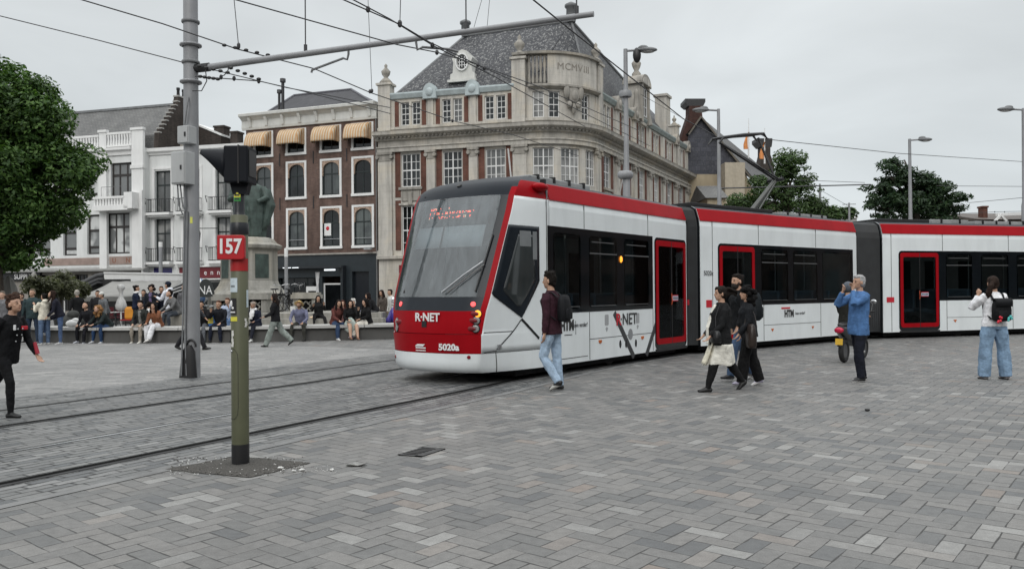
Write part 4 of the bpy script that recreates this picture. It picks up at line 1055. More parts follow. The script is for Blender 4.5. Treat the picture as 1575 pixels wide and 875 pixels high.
    s = MB(F.T); s.tube([(-.75, .1, 4.32), (-.25, .5, 4.36)], .02, 6); s.rbox(F.T(0, 0, 0) * 0 + V((-.5, .45, 4.36)), (.5, .2, .16), (1, 0, 0), (0, 1, 0), (0, 0, 1)); s.build('security_camera', m_roofg, t)
    s = MB(F.T); s.tube([(-.06, .06, 0), (-.06, .06, 12.9)], .05, 6); s.build('drainpipe', mat('grey drainpipe', (.16, .16, .16), .6), t)
brick_house()

# ------------------------------------------------------------------ white houses
def balus(F, u0, u1, d, z0, z1, n, m, name, parent, w=.07):
    b = MB(F.T); b.box(u0, u1, d - .12, d + .12, z1 - .16, z1); b.box(u0, u1, d - .12, d + .12, z0, z0 + .12)
    for k in range(n):
        u = u0 + (u1 - u0) * (k + .5) / n; b.rings([[(u + w * q[0] * a, d + w * q[0] * c, z) for a, c in ((-1, -1), (1, -1), (1, 1), (-1, 1))] for q, z in (((1,), z0 + .12), ((.7,), (z0 + z1) / 2), ((1,), z1 - .16))], 0, False, False)
    return b.build(name, m, parent)
def iron_balcony(F, u0, u1, z, parent, dep=.55):
    b = MB(F.T)
    for zz in (z + .05, z + .95): b.tube([(u0, .02, zz), (u0, dep, zz), (u1, dep, zz), (u1, .02, zz)], .025, 5, sm=False)
    for k in range(11):
        u = u0 + (u1 - u0) * k / 10; b.tube([(u, dep, z + .05), (u, dep, z + .95)], .014, 4)
    for k in (1, 3): b.tube([(u0, dep * k / 4, z + .05), (u0, dep * k / 4, z + .95)], .014, 4); b.tube([(u1, dep * k / 4, z + .05), (u1, dep * k / 4, z + .95)], .014, 4)
    b.tube([(u0 - .12, dep * .8, z + 1.0), (u0 - .22, dep, z + 1.06), (u0 - .1, dep, z + .6)], .03, 5)
    o = b.build('balcony_railing', m_iron, parent)
    s = MB(F.T); s.box(u0 - .12, u1 + .12, 0, dep + .1, z - .18, z); s.box(u0, u1, 0, dep - .05, z - .3, z - .18); s.build('balcony_slab', m_wtrim, o)
def white_b():
    F = Fac(372, 56.13, -14); L = 7.92
    t = thing('white_house', 'plain white rendered house with iron balconies, beside the brown brick house', 'house', F.T(-L / 2, 0, 0))
    uw = [(-7.0, -5.68), (-4.62, -3.32), (-2.02, -.72)]
    rows = [(3.85, 6.9), (7.36, 10.36)]
    holes = [(a, c, z0, z1) for z0, z1 in rows for a, c in uw]
    b = wall(F, -L, .5, 3.5, 11.62, holes, .3); shell(F, -L, .5, 0, 11.6, 8, b)
    b.build('wall', m_wrend, t, recalc=False)
    for z0, z1 in rows:
        for a, c in uw:
            sash(F, a, c, z0, z1, t, m_gframe, m_curt, 2, 1, -.22, .09, .06, split=[.66])
            iron_balcony(F, a - .25, c + .2, z0 - .05, t)
            m = MB(F.T); m.box(a - .22, a - .02, 0, .05, z0, z1 + .1); m.box(c + .02, c + .22, 0, .05, z0, z1 + .1); m.box(a - .22, c + .22, 0, .06, z1 + .1, z1 + .28); m.build('window_surround', m_wtrim, t)
    cornice(F, -L - .05, .55, [(0, 11.5), (.1, 11.5), (.12, 11.62), (.3, 11.72), (.32, 11.96), (0, 12.0)], 'cornice', m_wtrim, t)
    s = MB(F.T); wall(F, -L, .5, 0, 3.5, [(-3.7, -.2, .2, 2.3), (-7.2, -4.3, .2, 2.4)], .3, mb=s); s.build('ground_floor', m_wrend, t, recalc=False)
    s = MB(F.T); s.box(-3.7, -.2, -.3, -.2, .2, 2.3); s.box(-7.2, -4.3, -.3, -.2, .2, 2.4); s.build('shop_glass', m_glassd, t)
    s = MB(F.T); s.box(-7.1, -5.6, -.02, .03, 2.75, 3.4); s.build('fanlight', mat('purple lit fanlight', (.03, .025, .12), .2), t)
    sg = MB(F.T); sg.box(-4.9, -.9, .02, .16, 2.62, 3.38); so_ = sg.build('shop_sign', mat('maroon sign', (.12, .008, .014), .5), t)
    text_obj('sign_lettering', 'e  n  n', .52, m_letw, frame(F.T(-2.25, .17, 3.0), F.dir, F.n), so_, sx=.95)
    sg = MB(F.T); sg.box(-5.1, -.8, .0, .3, 3.4, 3.5); sg.box(-5.1, -.8, .05, 1.3, 2.48, 2.56); sg.build('sign_ledge', m_wtrim, t)
    # flag pole with a furled flag
    f = MB(F.T); f.tube([(-1.75, .1, 6.1), (-2.9, 1.1, 6.05)], .03, 6); fo = f.build('flag_pole', m_iron, t)
    f = MB(F.T); f.rings([[(-2.75 + w_, 1.0, z), (-2.75, 1.08, z), (-2.75 - w_, 1.0, z), (-2.75, .92, z)] for z, w_ in ((6.1, .05), (5.7, .2), (5.2, .14), (4.9, .03))], 0, True, True); f.build('furled_flag', mat('dark flag', (.05, .05, .055), .8), fo)
    s = MB(F.T); s.box(-L, -L + .02, 0, .02, 0, .02); 
    r = MB(F.T)
    b0 = [(-L, -.5, 11.7), (.5, -.5, 11.7), (.5, -8, 11.7), (-L, -8, 11.7)]
    r.add(b0, [(0, 1, 2, 3)]); r.build('flat_roof', m_lead, t)
    # things on the roof line behind: long low brick loft and two chimneys
    l = MB(); 
    p = [at(300, 189, 60), at(341, 208, 60), at(372, 216, 60)]
    lo = MB(F.T); lo.rings([[(u, d, z) for d, z in ((-4.0, 11.9), (-4.0, zt), (-6.5, zt), (-6.5, 11.9))] for u, zt in ((-6.6, 14.5), (-4.26, 13.5))], 0, True, False)
    o = lo.build('loft', m_dbrick, t); uvproj(o, F.o, F.dir)
    lo = MB(F.T); lo.rings([[(u, d, z) for d, z in ((-3.9, zt), (-3.9, zt + .14), (-6.6, zt + .14), (-6.6, zt))] for u, zt in ((-6.6, 14.5), (-4.2, 13.48))], 0, True, False); lo.build('loft_coping', m_wtrim, o)
    for u, wd, z0, z1 in ((-4.72, .85, 11.9, 14.5), (-3.43, .62, 11.9, 14.0)):
        c = MB(F.T); c.box(u - wd / 2, u + wd / 2, -5.2, -4.4, z0, z1 - .25); c.box(u - wd / 2 - .06, u + wd / 2 + .06, -5.26, -4.34, z1 - .25, z1 - .12); o = c.build('chimney', m_dbrick, t); uvproj(o, F.o, F.dir)
        k = MB(F.T)
        for q in ((-.2, .2) if wd > .7 else (0,)): k.lathe([(.15, z1 - .12), (.12, z1 + .4), (.16, z1 + .42), (.16, z1 + .5)], F.T(u + q, -4.8, 0), 10)
        k.build('chimney_pot', m_iron, o)
    c = MB(F.T); c.box(-3.6, -.2, -3, -2, 11.9, 12.35); c.build('roof_kerb', m_wtrim, t)
white_b()
def white_a():
    F = Fac(223, 57.46, -16); L = 13.5
    t = thing('white_house', 'ornate white house with stone balustrades and dark framed windows behind the tree', 'house', F.T(-L / 2, 0, 0))
    hol = [(-2.93, -.95, 8.4, 11.02), (-3.28, -1.3, 4.45, 7.4), (-5.05, -3.95, 4.45, 7.35), (-7.23, -6.0, 4.4, 7.2), (-9.6, -8.4, 4.4, 7.2), (-5.2, -4.1, 8.4, 11), (-7.5, -6.2, 8.4, 11)]
    b = wall(F, -L, 0, 3.2, 12.0, hol, .3); shell(F, -L, 0, 0, 12, 9, b); b.build('wall', m_wrend, t, recalc=False)
    for k, h in enumerate(hol): sash(F, *h, t, m_dframe, m_curt2, 3 if k < 2 else 1, 1, -.2, .11, .11, split=[.66] if k < 2 else [.6, .18])
    for u0, u1 in ((-.92, .06), (-3.75, -3.12)):
        p = MB(F.T); p.box(u0, u1, 0, .22, 3.4, 13.25); p.box(u0 - .06, u1 + .06, 0, .3, 13.25, 13.42); p.box(u0 - .05, u1 + .05, .02, .3, 10.5, 10.75); p.build('pilaster', m_wtrim, t)
    cornice(F, -L, -.95, [(0, 11.55), (.12, 11.55), (.15, 11.8), (.35, 11.9), (.36, 12.08), (0, 12.1)], 'cornice', m_wtrim, t)
    balus(F, -3.1, -.95, .1, 12.15, 13.2, 9, m_wtrim, 'balustrade', t, .09); balus(F, -8, -3.8, .1, 12.15, 13.1, 17, m_wtrim, 'balustrade', t, .09)
    s = MB(F.T); s.box(-3.75, -.7, 0, .9, 7.5, 7.75); s.build('balcony_slab', m_wtrim, t); balus(F, -3.7, -.95, .78, 7.75, 8.5, 11, m_wtrim, 'balcony_balustrade', t, .08)
    p = MB(F.T); p.box(-1.0, -.3, .2, .9, 7.6, 8.75); p.box(.15, .2, .2, .5, 3, 8.9); p.build('balcony_pier', m_wtrim, t)
    s = MB(F.T); s.tube([(-3.4, .4, 8.6), (-3.4, .4, 9.25), (-1.2, .4, 9.25)], .02, 5); s.build('balcony_rail', m_lead, t)
    m_tile = mat('faded pink band', (.30, .225, .195), .8, var=.2, scale=2)
    s = MB(F.T); s.box(-9, -3.8, .0, .04, 3.68, 4.2); s.build('fascia_band', m_tile, t)
    s = MB(F.T); s.box(-3.05, -.95, .0, .05, 3.68, 4.25); q = s.build('sign_panel', m_tile, t)
    text_obj('panel_lettering', 'U      N', .5, mat('rust lettering', (.22, .07, .03), .7), frame(F.T(-2.0, .055, 3.95), F.dir, F.n), q)
    cornice(F, -L, .3, [(0, 3.2), (.5, 3.2), (.52, 3.32), (.2, 3.42), (0, 3.5)], 'ledge', mat('grey ledge', (.30, .30, .29), .7, dirt=.3), t)
    s = MB(F.T); hh = [(-8.2, -6.6, .3, 3.0), (-6.2, -5.0, .3, 3.0), (-4.6, -3.1, .3, 3.0), (-2.7, -.3, .3, 3.0), (-10.5, -8.6, .3, 3.0)]
    wall(F, -L, 0, 0, 3.2, hh, .3, mb=s); s.build('ground_floor', mat('taupe shopfront', (.27, .25, .225), .8, dirt=.3), t, recalc=False)
    for h in hh: sash(F, *h, t, m_dframe, m_glassd, 4, 1, -.2, .08, .05, split=[.75])
    s = MB(F.T); s.box(-13.0, -9.2, .02, .2, 2.6, 3.2); q = s.build('shop_sign', m_blackp, t)
    text_obj('sign_lettering', 'SUPPLY', .52, m_letw, frame(F.T(-9.9, .21, 2.88), F.dir, F.n), q, align='RIGHT', bold=.01)
    # steep slate roof with its stepped brick gable
    r = MB(F.T); zr_ = 15.65; r.quad((-L - 2, -.9, 13.0), (.3, -.9, 13.1), (.3, -2.85, zr_), (-L - 2, -2.85, zr_)); r.quad((-L - 2, -2.85, zr_), (.3, -2.85, zr_), (.3, -6, 12.1), (-L - 2, -6, 12.1)); r.quad((-L - 2, -.85, 12.0), (.3, -.85, 12.0), (.3, -.9, 13.1), (-L - 2, -.9, 13.0))
    o = r.build('roof', m_slate2, t); uvproj(o, F.o, F.dir, 1)
    r = MB(F.T); r.box(-L - 2, .3, -2.95, -2.75, zr_ - .05, zr_ + .12); r.build('ridge_tiles', m_lead, o)
    g = MB(F.T); n = 9; pts = [(-.55, 11.7)]
    for k in range(n): d = -.65 - k * .25; z = 12.95 + k * .335; pts += [(d, z), (d, z + .2)]
    pts += [(-2.75, 16.2), (-3.3, 16.25), (-6.6, 12.5), (-6.6, 11.7)]
    g.prism(pts, lambda d, z, k: (.72 if k else .32, d, z)); o = g.build('gable', m_dbrick, t); uvproj(o, F.o, -F.n)
    g = MB(F.T)
    for k in range(n): d = -.65 - k * .25; z = 12.95 + k * .335; g.box(.285, .75, d - .26, d + .03, z + .2, z + .28)
    g.box(.28, .75, -3.35, -2.7, 16.22, 16.33); g.build('gable_coping', mat('pale coping', (.38, .37, .35), .8), o)
    for d in (-3.0, -3.6):
        q = F.T(.5, d, 0); c = MB(); c.lathe([(.13, 16.2), (.11, 16.75), (.14, 16.8), (.14, 16.95)], q, 8); c.build('chimney_pot', m_iron, o)
    c = MB(F.T); c.box(.1, 2.0, -3.0, -2.9, 11.9, 13.2); c.build('side_wall', mat('pale side wall', (.42, .39, .35), .9), t)
    c = MB(F.T); c.rbox((-5.2, -2.0, 13.4), (1.5, .9, .12), (1, 0, 0), (0, .75, -.66), (0, .66, .75)); c.build('roof_light', m_dframe, t)
white_a()

# ------------------------------------------------------------------ stone corner building
def corner():
    F = Fac(583, 52, -16); UL, RR, LR = 10.03, 3.8, 26.5
    a0 = -16.0; da = 79.5; AL = RR * R(da)
    cc = F.o + F.dir * UL - F.n * RR
    p2 = cc + V((cos(R(a0 - 90 + da)), sin(R(a0 - 90 + da)), 0)) * RR
    d2 = V((cos(R(a0 + da)), sin(R(a0 + da)), 0)); n2 = V((d2.y, -d2.x, 0))
    UR = UL + AL; UE = UR + LR
    def T(u, d, z):
        if u <= UL: p = F.o + F.dir * u + F.n * d
        elif u < UR:
            a = R(a0 - 90) + (u - UL) / RR; p = cc + V((cos(a), sin(a), 0)) * (RR + d)
        else: p = p2 + d2 * (u - UR) + n2 * d
        return V((p.x, p.y, z))
    class W: pass
    F2 = W(); F2.T = T; F2.dir = F.dir; F2.n = F.n; F2.o = F.o
    G = W(); G.o = p2; G.dir = d2; G.n = n2
    def uzr(x, y):
        d = ray(x, y); t = (G.o - CAM).dot(n2) / d.dot(n2); p = CAM + d * t; return UR + (p - G.o).dot(d2), p.z
    t = thing('corner_building', 'grand weathered stone corner building with mottled slate roof and rounded corner', 'building', T(UR, -3, 0))
    arc = [UL + AL * k / 14 for k in range(15)]
    bays_l = [(1.2, 3.35), (4.02, 6.2), (6.85, 9.05)]
    # right-hand bays
    nb = 7; bw = LR / nb
    bays_r = [(UR + bw * k + .75, UR + bw * (k + 1) - .75) for k in range(nb)]
    arcw2 = [(UL + .30, UL + 1.62), (UL + 2.05, UL + 3.37), (UL + 3.9, UL + 4.95)]
    hol = []; wins = []
    for a, c in bays_l:
        m = (a + c) / 2
        for z0, z1 in ((8.25, 10.38), (3.9, 7.05)): h = (m - .64, m + .64, z0, z1); hol.append(h); wins.append((h, 4, 4))
        for q in (-.38, .38): h = (m + q * 1.0 - .3, m + q * 1.0 + .3, 12.2, 13.68); hol.append(h); wins.append((h, 2, 4))
    for a, c in bays_r:
        m = (a + c) / 2
        for z0, z1 in ((8.25, 10.38), (3.9, 7.05)): h = (m - .66, m + .66, z0, z1); hol.append(h); wins.append((h, 4, 4))
        for q in (-.42, .42): h = (m + q - .33, m + q + .33, 12.2, 13.68); hol.append(h); wins.append((h, 2, 4))
    for k, (a, c) in enumerate(arcw2):
        for z0, z1 in ((8.1, 10.3), (3.9, 6.9)): h = (a, c, z0, z1); hol.append(h); wins.append((h, 4, 4))
    for a, c in ((UL + .32, UL + 1.02), (UL + 1.3, UL + 2.0), (UL + 3.6, UL + 4.3)): h = (a, c, 12.15, 13.75); hol.append(h); wins.append((h, 2, 4))
    b = wall(F2, 0, UE, 0, 14.1, hol, .22, ucuts=arc)
    b.build('wall', m_stone, t, recalc=False)
    for h, c_, r_ in wins: sash(F2, *h, t, m_wframe, m_glass if (int(h[0] * 7) % 3) else m_curt, c_ if h[1] - h[0] > .8 else 2, r_, -.14, .06, .03)
    def SB(name, m=m_stone): return MB(T)
    # red brick fields between pilasters
    rb = []
    for a, c in bays_l + bays_r:
        m = (a + c) / 2
        for z0, z1, hw_ in ((7.6, 10.62, .64), (4.2, 7.4, .64)):
            for q in ((a, m - hw_ - .06), (m + hw_ + .06, c)): b = MB(T); b.box(q[0], q[1], -.02, .03, z0, z1); rb.append(b)
        for q in ((a, a + .28), (c - .28, c)): b = MB(T); b.box(q[0], q[1], -.02, .03, 12.1, 13.75); rb.append(b)
    for b in rb: o = b.build('brick_panel', m_rbrick, t); uvproj(o, F.o, F.dir)
    # window sills and carved panels
    for a, c in bays_l + bays_r:
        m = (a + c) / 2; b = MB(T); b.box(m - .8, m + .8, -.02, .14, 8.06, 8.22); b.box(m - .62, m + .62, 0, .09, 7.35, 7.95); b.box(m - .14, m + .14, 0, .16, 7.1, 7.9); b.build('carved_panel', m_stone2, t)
        b = MB(T); b.box(m - .8, m + .8, -.02, .10, 7.08, 7.2); b.build('sill', m_stone, t)
    # pilasters with capitals
    pil = [(.05, 1.0), (3.4, 3.98), (6.25, 6.82), (9.1, 9.98)] + [(UR + bw * k - .36, UR + bw * k + .36) for k in range(nb + 1)]
    for a, c in pil:
        a = max(a, 0); c = min(c, UE); big = c - a > .8
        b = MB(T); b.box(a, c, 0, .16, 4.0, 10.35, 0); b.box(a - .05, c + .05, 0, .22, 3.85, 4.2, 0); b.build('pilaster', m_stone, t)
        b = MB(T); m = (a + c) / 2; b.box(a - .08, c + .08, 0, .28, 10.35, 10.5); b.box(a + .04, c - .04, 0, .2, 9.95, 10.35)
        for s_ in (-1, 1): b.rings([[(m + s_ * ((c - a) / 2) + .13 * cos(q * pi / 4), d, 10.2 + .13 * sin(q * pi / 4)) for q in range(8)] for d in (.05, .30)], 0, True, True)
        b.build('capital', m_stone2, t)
        b = MB(T); b.box(a + .1, c - .1, 0, .1, 12.05, 13.8); b.build('attic_pier', m_stone, t)
    # architrave, frieze, cornice as swept mouldings
    def sweep(name, prof, u0, u1, m):
        us = sorted(set([u0, u1] + [q for q in arc if u0 < q < u1])); b = MB(T); b.rings([[(u, d, z) for d, z in prof] for u in us], 0, True, False); return b.build(name, m, t)
    sweep('architrave', [(0, 10.5), (.2, 10.5), (.22, 10.72), (.3, 10.78), (.3, 10.85), (0, 10.86)], 0, UE, m_stone)
    sweep('cornice', [(0, 11.25), (.22, 11.28), (.24, 11.42), (.66, 11.55), (.70, 11.72), (.74, 11.78), (.1, 11.86), (0, 11.86)], -.12, UE + .1, m_stone)
    b = MB(T); u = .1
    while u < UE: b.box(u, u + .13, .2, .42, 11.36, 11.5); u += .27
    b.build('dentil_course', m_stone2, t)
    sweep('string_course', [(0, 3.62), (.25, 3.66), (.28, 3.84), (0, 3.88)], -.05, UE, m_stone)
    sweep('attic_sill', [(0, 11.95), (.12, 11.95), (.14, 12.1), (0, 12.12)], 0, UE, m_stone)
    sweep('gutter', [(-.25, 13.85), (.12, 13.92), (.24, 14.18), (.22, 14.28), (-.3, 14.3)], .95, UL - .8, m_copper); sweep('gutter', [(-.25, 13.85), (.12, 13.92), (.24, 14.18), (.22, 14.28), (-.3, 14.3)], UR + .6, UE, mat('dull verdigris', (.26, .30, .29), .8, var=.2, dirt=.4))
    # round copper-green ornaments above the piers
    for u in [3.69, 6.53] + [UR + bw * k for k in range(1, nb) if k not in (3, 4)]:
        b = MB(T); q = [(u + .45 * cos(pi * k / 10), 14.1 + .62 * sin(pi * k / 10)) for k in range(11)]
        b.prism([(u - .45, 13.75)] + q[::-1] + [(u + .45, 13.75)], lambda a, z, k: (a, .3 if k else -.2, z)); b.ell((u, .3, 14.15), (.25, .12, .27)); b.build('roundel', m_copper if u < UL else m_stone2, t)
    # corner parapet
    b = MB(T); us = [q for q in arc if True]
    b.rings([[(u, d, z) for d, z in ((.12, 13.95), (.12, 16.0), (-.35, 16.0), (-.35, 13.95))] for u in [UL + 1.25 + (AL - 1.5) * k / 10 for k in range(11)]], 0, True, False); par = b.build('parapet', m_stone, t)
    b = MB(T); b.rings([[(u, d, z) for d, z in ((.3, 16.0), (.32, 16.14), (-.4, 16.14), (-.4, 16.0))] for u in [UL - .9 + (AL + 1.2) * k / 14 for k in range(15)]], 0, True, False); b.build('coping', m_stone2, par)
    b = MB(T); b.rings([[(u, d, z) for d, z in ((.1, 13.9), (.34, 14.0), (.34, 14.12), (.1, 14.2))] for u in [UL + .1 + (AL - .1) * k / 12 for k in range(13)]], 0, True, False); b.build('corner_moulding', m_stone2, par)
    for k in range(5):
        u = UL + .12 + k * .24; b = MB(T); b.lathe([(.09, 14.25), (.1, 14.5), (.05, 14.9), (.1, 15.4), (.06, 15.7), (.09, 15.95)], T(u, -.05, 0) * 0, 8)
        b.T = None; b.v = [tuple(T(u, -.05, 0) + V(p)) if False else p for p in b.v]
        bb = MB(); bb.lathe([(.09, 14.25), (.1, 14.5), (.05, 14.9), (.1, 15.4), (.06, 15.7), (.09, 15.95)], T(u, -.05, 0), 8); bb.build('baluster', m_stone2, par)
    s = 'MCMVIII'; um = UL + AL * .60
    for k, ch in enumerate(s):
        u = um + (-1.02, -.60, -.20, .20, .50, .66, .82)[k] * 1.1; p = T(u, .125, 15.25); q = T(u + .02, .125, 15.25); r_ = T(u, 1, 15.25) - T(u, 0, 15.25)
        text_obj('date_lettering', ch, .6, mat('shaded carving', (.25, .23, .20), .9), frame(p, q - p, r_), par, .03)
    # cartouche on the corner
    uc = UL + AL * .54
    b = MB()
    p = T(uc, .2, 13.6); n_ = (T(uc, 1, 0) - T(uc, 0, 0)).normalized(); x_ = V((-n_.y, n_.x, 0)); MM = Matrix((tuple(x_), tuple(n_), (0, 0, 1))).transposed()
    b.ell(p, (.42, .14, .55), 0, 14, 10, MM); b.ell(p + V((0, 0, -.1)) + n_ * .08, (.25, .12, .32), 0, 12, 8, MM)
    for s_ in (-1, 1): b.ell(p + x_ * (.5 * s_) + V((0, 0, .1)), (.22, .16, .42), 0, 10, 8, MM); b.ell(p + x_ * (.32 * s_) + V((0, 0, -.65)), (.2, .14, .2), 0, 10, 8, MM)
    b.ell(p + V((0, 0, -.9)), (.14, .14, .35), 0, 10, 8, MM); b.build('cartouche', m_stone2, par)
    # piers with urns
    def pier(u, w, z0, z1, urn, d0=-.5, d1=.2):
        b = MB(T); b.box(u - w / 2, u + w / 2, d0, d1, z0, z1); b.box(u - w / 2 - .1, u + w / 2 + .1, d0 - .1, d1 + .1, z1, z1 + .14); o = b.build('attic_block', m_stone, t)
        if urn:
            c = MB(); k = urn; c.lathe([(.42 * k, 0), (.5 * k, .12 * k), (.3 * k, .35 * k), (.14 * k, .5 * k), (.3 * k, .72 * k), (.36 * k, .95 * k), (.2 * k, 1.12 * k), (.1 * k, 1.25 * k), (.13 * k, 1.4 * k), (.02, 1.55 * k)], T(u, (d0 + d1) / 2, z1 + .14), 14); c.build('urn', m_stone2, o)
    pier(.52, .85, 11.86, 14.85, .85); pier(9.5, .85, 11.86, 15.75, .95, -.6, .2); pier(UR + .35, .75, 11.86, 15.9, .9); pier(UE - .3, .7, 11.86, 15.6, 0); pier(UR + bw * 5.1, .7, 11.86, 15.4, .55)
    # central gablet of the long side with segmental pediment
    ug = UR + bw * 2.55
    b = MB(T); b.box(ug - .95, ug + .95, -1.1, .15, 13.8, 16.7); g = b.build('gablet', m_stone, t)
    b = MB(T); q = [(ug + 1.2 * cos(pi * k / 14), 16.7 + .8 * sin(pi * k / 14)) for k in range(15)]; b.prism(q, lambda a, z, k: (a, .4 if k else -1.1, z)); b.build('pediment', m_stone2, g)
    b = MB(T); q = [(ug + .98 * cos(pi * k / 14), 16.75 + .56 * sin(pi * k / 14)) for k in range(15)]; b.prism(q, lambda a, z, k: (a, .43 if k else .3, z)); b.build('pediment_field', m_stone, g)
    sash(F2, ug - .5, ug + .5, 14.4, 16.5, g, m_wframe, m_glassd, 2, 3, .2, .07, .04)
    for s_ in (-1, 1):
        b = MB(T); b.box(ug + s_ * .8 - .13, ug + s_ * .8 + .13, .15, .35, 13.9, 16.7); b.build('gablet_column', m_stone2, g)
        b = MB(); p = T(ug + s_ * 1.3, 0, 14.0); b.lathe([(.42, 0), (.34, .45), (.2, 1.1), (.15, 1.7), (.2, 1.9), (.08, 2.2)], p, 10); b.build('scroll', m_stone2, g)
    b = MB(); b.lathe([(.3, 0), (.35, .2), (.16, .45), (.3, .75), (.36, 1.0), (.22, 1.2), (.1, 1.35), (.06, 1.5)], T(ug, -.4, 17.45), 12); b.build('finial', m_stone2, g)
    # roof: left wing, corner, right wing
    ez = 14.15; zr = 19.0
    def P(u, d, z): return T(u, d, z)
    ridgeA = F.o + F.dir * 4.55 - F.n * 4.3 + V((0, 0, zr)); ridgeC = F.o + F.dir * 12.0 - F.n * 3.9 + V((0, 0, zr + .15))
    ridgeE = p2 + d2 * 24.5 - n2 * 4.4 + V((0, 0, zr))
    r = MB(); e0 = T(.95, -.3, ez); e1 = T(UL, -.3, ez)
    eave = [e0, T(4, -.3, ez), T(7, -.3, ez), e1]
    r.add([e0, e1, ridgeC, ridgeA], [(0, 1, 2, 3)]); r.add([T(.6, -.6, ez), T(.6, -8.5, ez), ridgeA], [(0, 2, 1)])
    fan = [T(u, -.4, ez) for u in arc]
    r.add(fan + [ridgeC], [(k, k + 1, len(fan)) for k in range(len(fan) - 1)])
    r.add([T(UR, -.3, ez), T(UE, -.3, ez), ridgeE, ridgeC], [(0, 1, 2, 3)])
    r.add([T(UE, -.3, ez), T(UE, -9, ez), ridgeE], [(0, 1, 2)])
    bk = ridgeC - F.n * 4.5 - n2 * 3; bk.z = ez
    r.add([T(.6, -8.5, ez), bk, ridgeC, ridgeA], [(0, 3, 2, 1)]); r.add([bk, T(UE, -9, ez), ridgeE, ridgeC], [(0, 1, 2, 3)])
    o = r.build('roof', m_slate, t, recalc=False); uvproj(o, F.o, F.dir)
    rl = MB(); rl.tube([ridgeA, ridgeC], .13, 6); rl.tube([ridgeC, ridgeE], .13, 6); rl.tube([ridgeC, T(UR - .3, -.4, ez)], .1, 6); rl.tube([ridgeA, T(.8, -.5, ez)], .1, 6); rl.build('lead_ridge', m_lead, o)
    for p, k in ((ridgeA, 1.0), (ridgeC, 1.1)):
        c = MB(); c.lathe([(.26 * k, -.1), (.3 * k, .1), (.28 * k, .75 * k), (.38 * k, .8 * k), (.38 * k, .95 * k), (.12, 1.1 * k)], p, 10); c.build('ridge_vent', m_lead, o)
    # scrolled stone dormer
    ud = 5.55; D = MB(F.T)
    out = [(-.82, 0), (-.82, .42), (-.66, .5), (-.6, 1.2), (-.7, 1.42), (-.58, 1.55), (-.4, 1.6), (-.32, 1.85), (0, 1.98)]
    out = out + [(-a, z) for a, z in out[-2::-1]]
    D.prism(out, lambda a, z, k: (ud + a, (-.75 if k else -2.6), 15.0 + z)); dm = D.build('dormer', m_cornice, t)
    D = MB(F.T); D.prism([(.3 * cos(k * pi / 9), .42 * sin(k * pi / 9)) for k in range(18)], lambda a, z, k: (ud + a, -.70 if k else -.78, 16.15 + z)); dw = D.build('oval_window', m_glassd, dm)
    D = MB(F.T)
    for k in (-1, 0, 1): D.box(ud + k * .17 - .02, ud + k * .17 + .02, -.71, -.68, 15.8, 16.5)
    for k in (-1, 0, 1): D.box(ud - .28, ud + .28, -.71, -.685, 16.15 + k * .2 - .02, 16.15 + k * .2 + .02)
    D.build('oval_bars', m_wframe, dw)
    D = MB(F.T); D.rings([[(ud + (.36 + q) * cos(k * pi / 12), d, 16.15 + (.48 + q) * sin(k * pi / 12)) for q, d in ((0, -.74), (0, -.62), (.08, -.62), (.08, -.74))] for k in range(25)], 0, False, False); D.build('oval_surround', m_wtrim, dm)
    D = MB(F.T); D.box(ud - .95, ud + .95, -1.0, -.55, 14.88, 15.04); D.build('dormer_sill', m_cornice, dm)
    # ground floor doorway with red hangings, dark openings
    for a, c, z1 in [(1.5, 3.2, 3.2), (4.3, 6, 3.2), (7.1, 8.8, 3.2)] + [(q0 + .1, q1 - .1, 3.2) for q0, q1 in bays_r]:
        b = MB(T); b.box(a, c, -.02, .02, .05, z1); b.build('shop_window', m_glassd, t)
    b = MB(T); b.box(1.45, 3.25, .02, .10, 2.75, 3.25); b.rings([[(1.5, .05, z), (1.5 + w_, .05, z), (1.5 + w_, .12, z), (1.5, .12, z)] for z, w_ in ((.4, .1), (1.4, .2), (2.8, .5))], 0, True, False); b.build('red_drape', mat('red drape', (.16, .01, .018), .8), t)
    # flag poles leaning out over the street
    for px0, y0, px1, y1, Y in ((786, 272, 781.5, 229, 48.6), ):
        b = MB(); b.tube([at(px0, y0, Y + .5), at(px1, y1, Y)], .05, 6); b.build('flag_pole', m_wtrim, t)
    for px, y0, y1 in ((951, 297, 250), (1078, 310, 252)):
        u, z = uzr(px, y0); p = T(u, .1, z); e_ = at(px + 12 if px < 1000 else px + 17, y1, p.y - 1.2); b = MB(); b.tube([p, e_], .05, 6); b.build('flag_pole', m_wtrim, t)
    # hidden back: plain walls so the block is closed
    b = MB(); q = [T(0, -.0, 0), T(0, -9, 0), bk * 1, T(UE, -9, 0), T(UE, 0, 0)]
    for a, c in zip(q, q[1:]): a = V((a.x, a.y, 0)); c = V((c.x, c.y, 0)); b.quad(a, c, c + V((0, 0, 14.1)), a + V((0, 0, 14.1)))
    b.build('rear_wall', m_stone, t, recalc=False)
    # chimney stacks on the long roof
    for u, d, z0, z1, w_ in ((UR + 3.2, -3.2, 16, 18.6, 1.6), (UR + 20.2, -1.4, 15, 18.2, 1.3)):
        b = MB(T); b.box(u - w_ / 2, u + w_ / 2, d - .5, d + .5, z0, z1); b.box(u - w_ / 2 - .12, u + w_ / 2 + .12, d - .62, d + .62, z1, z1 + .2); b.build('chimney', m_stone, t)
corner()

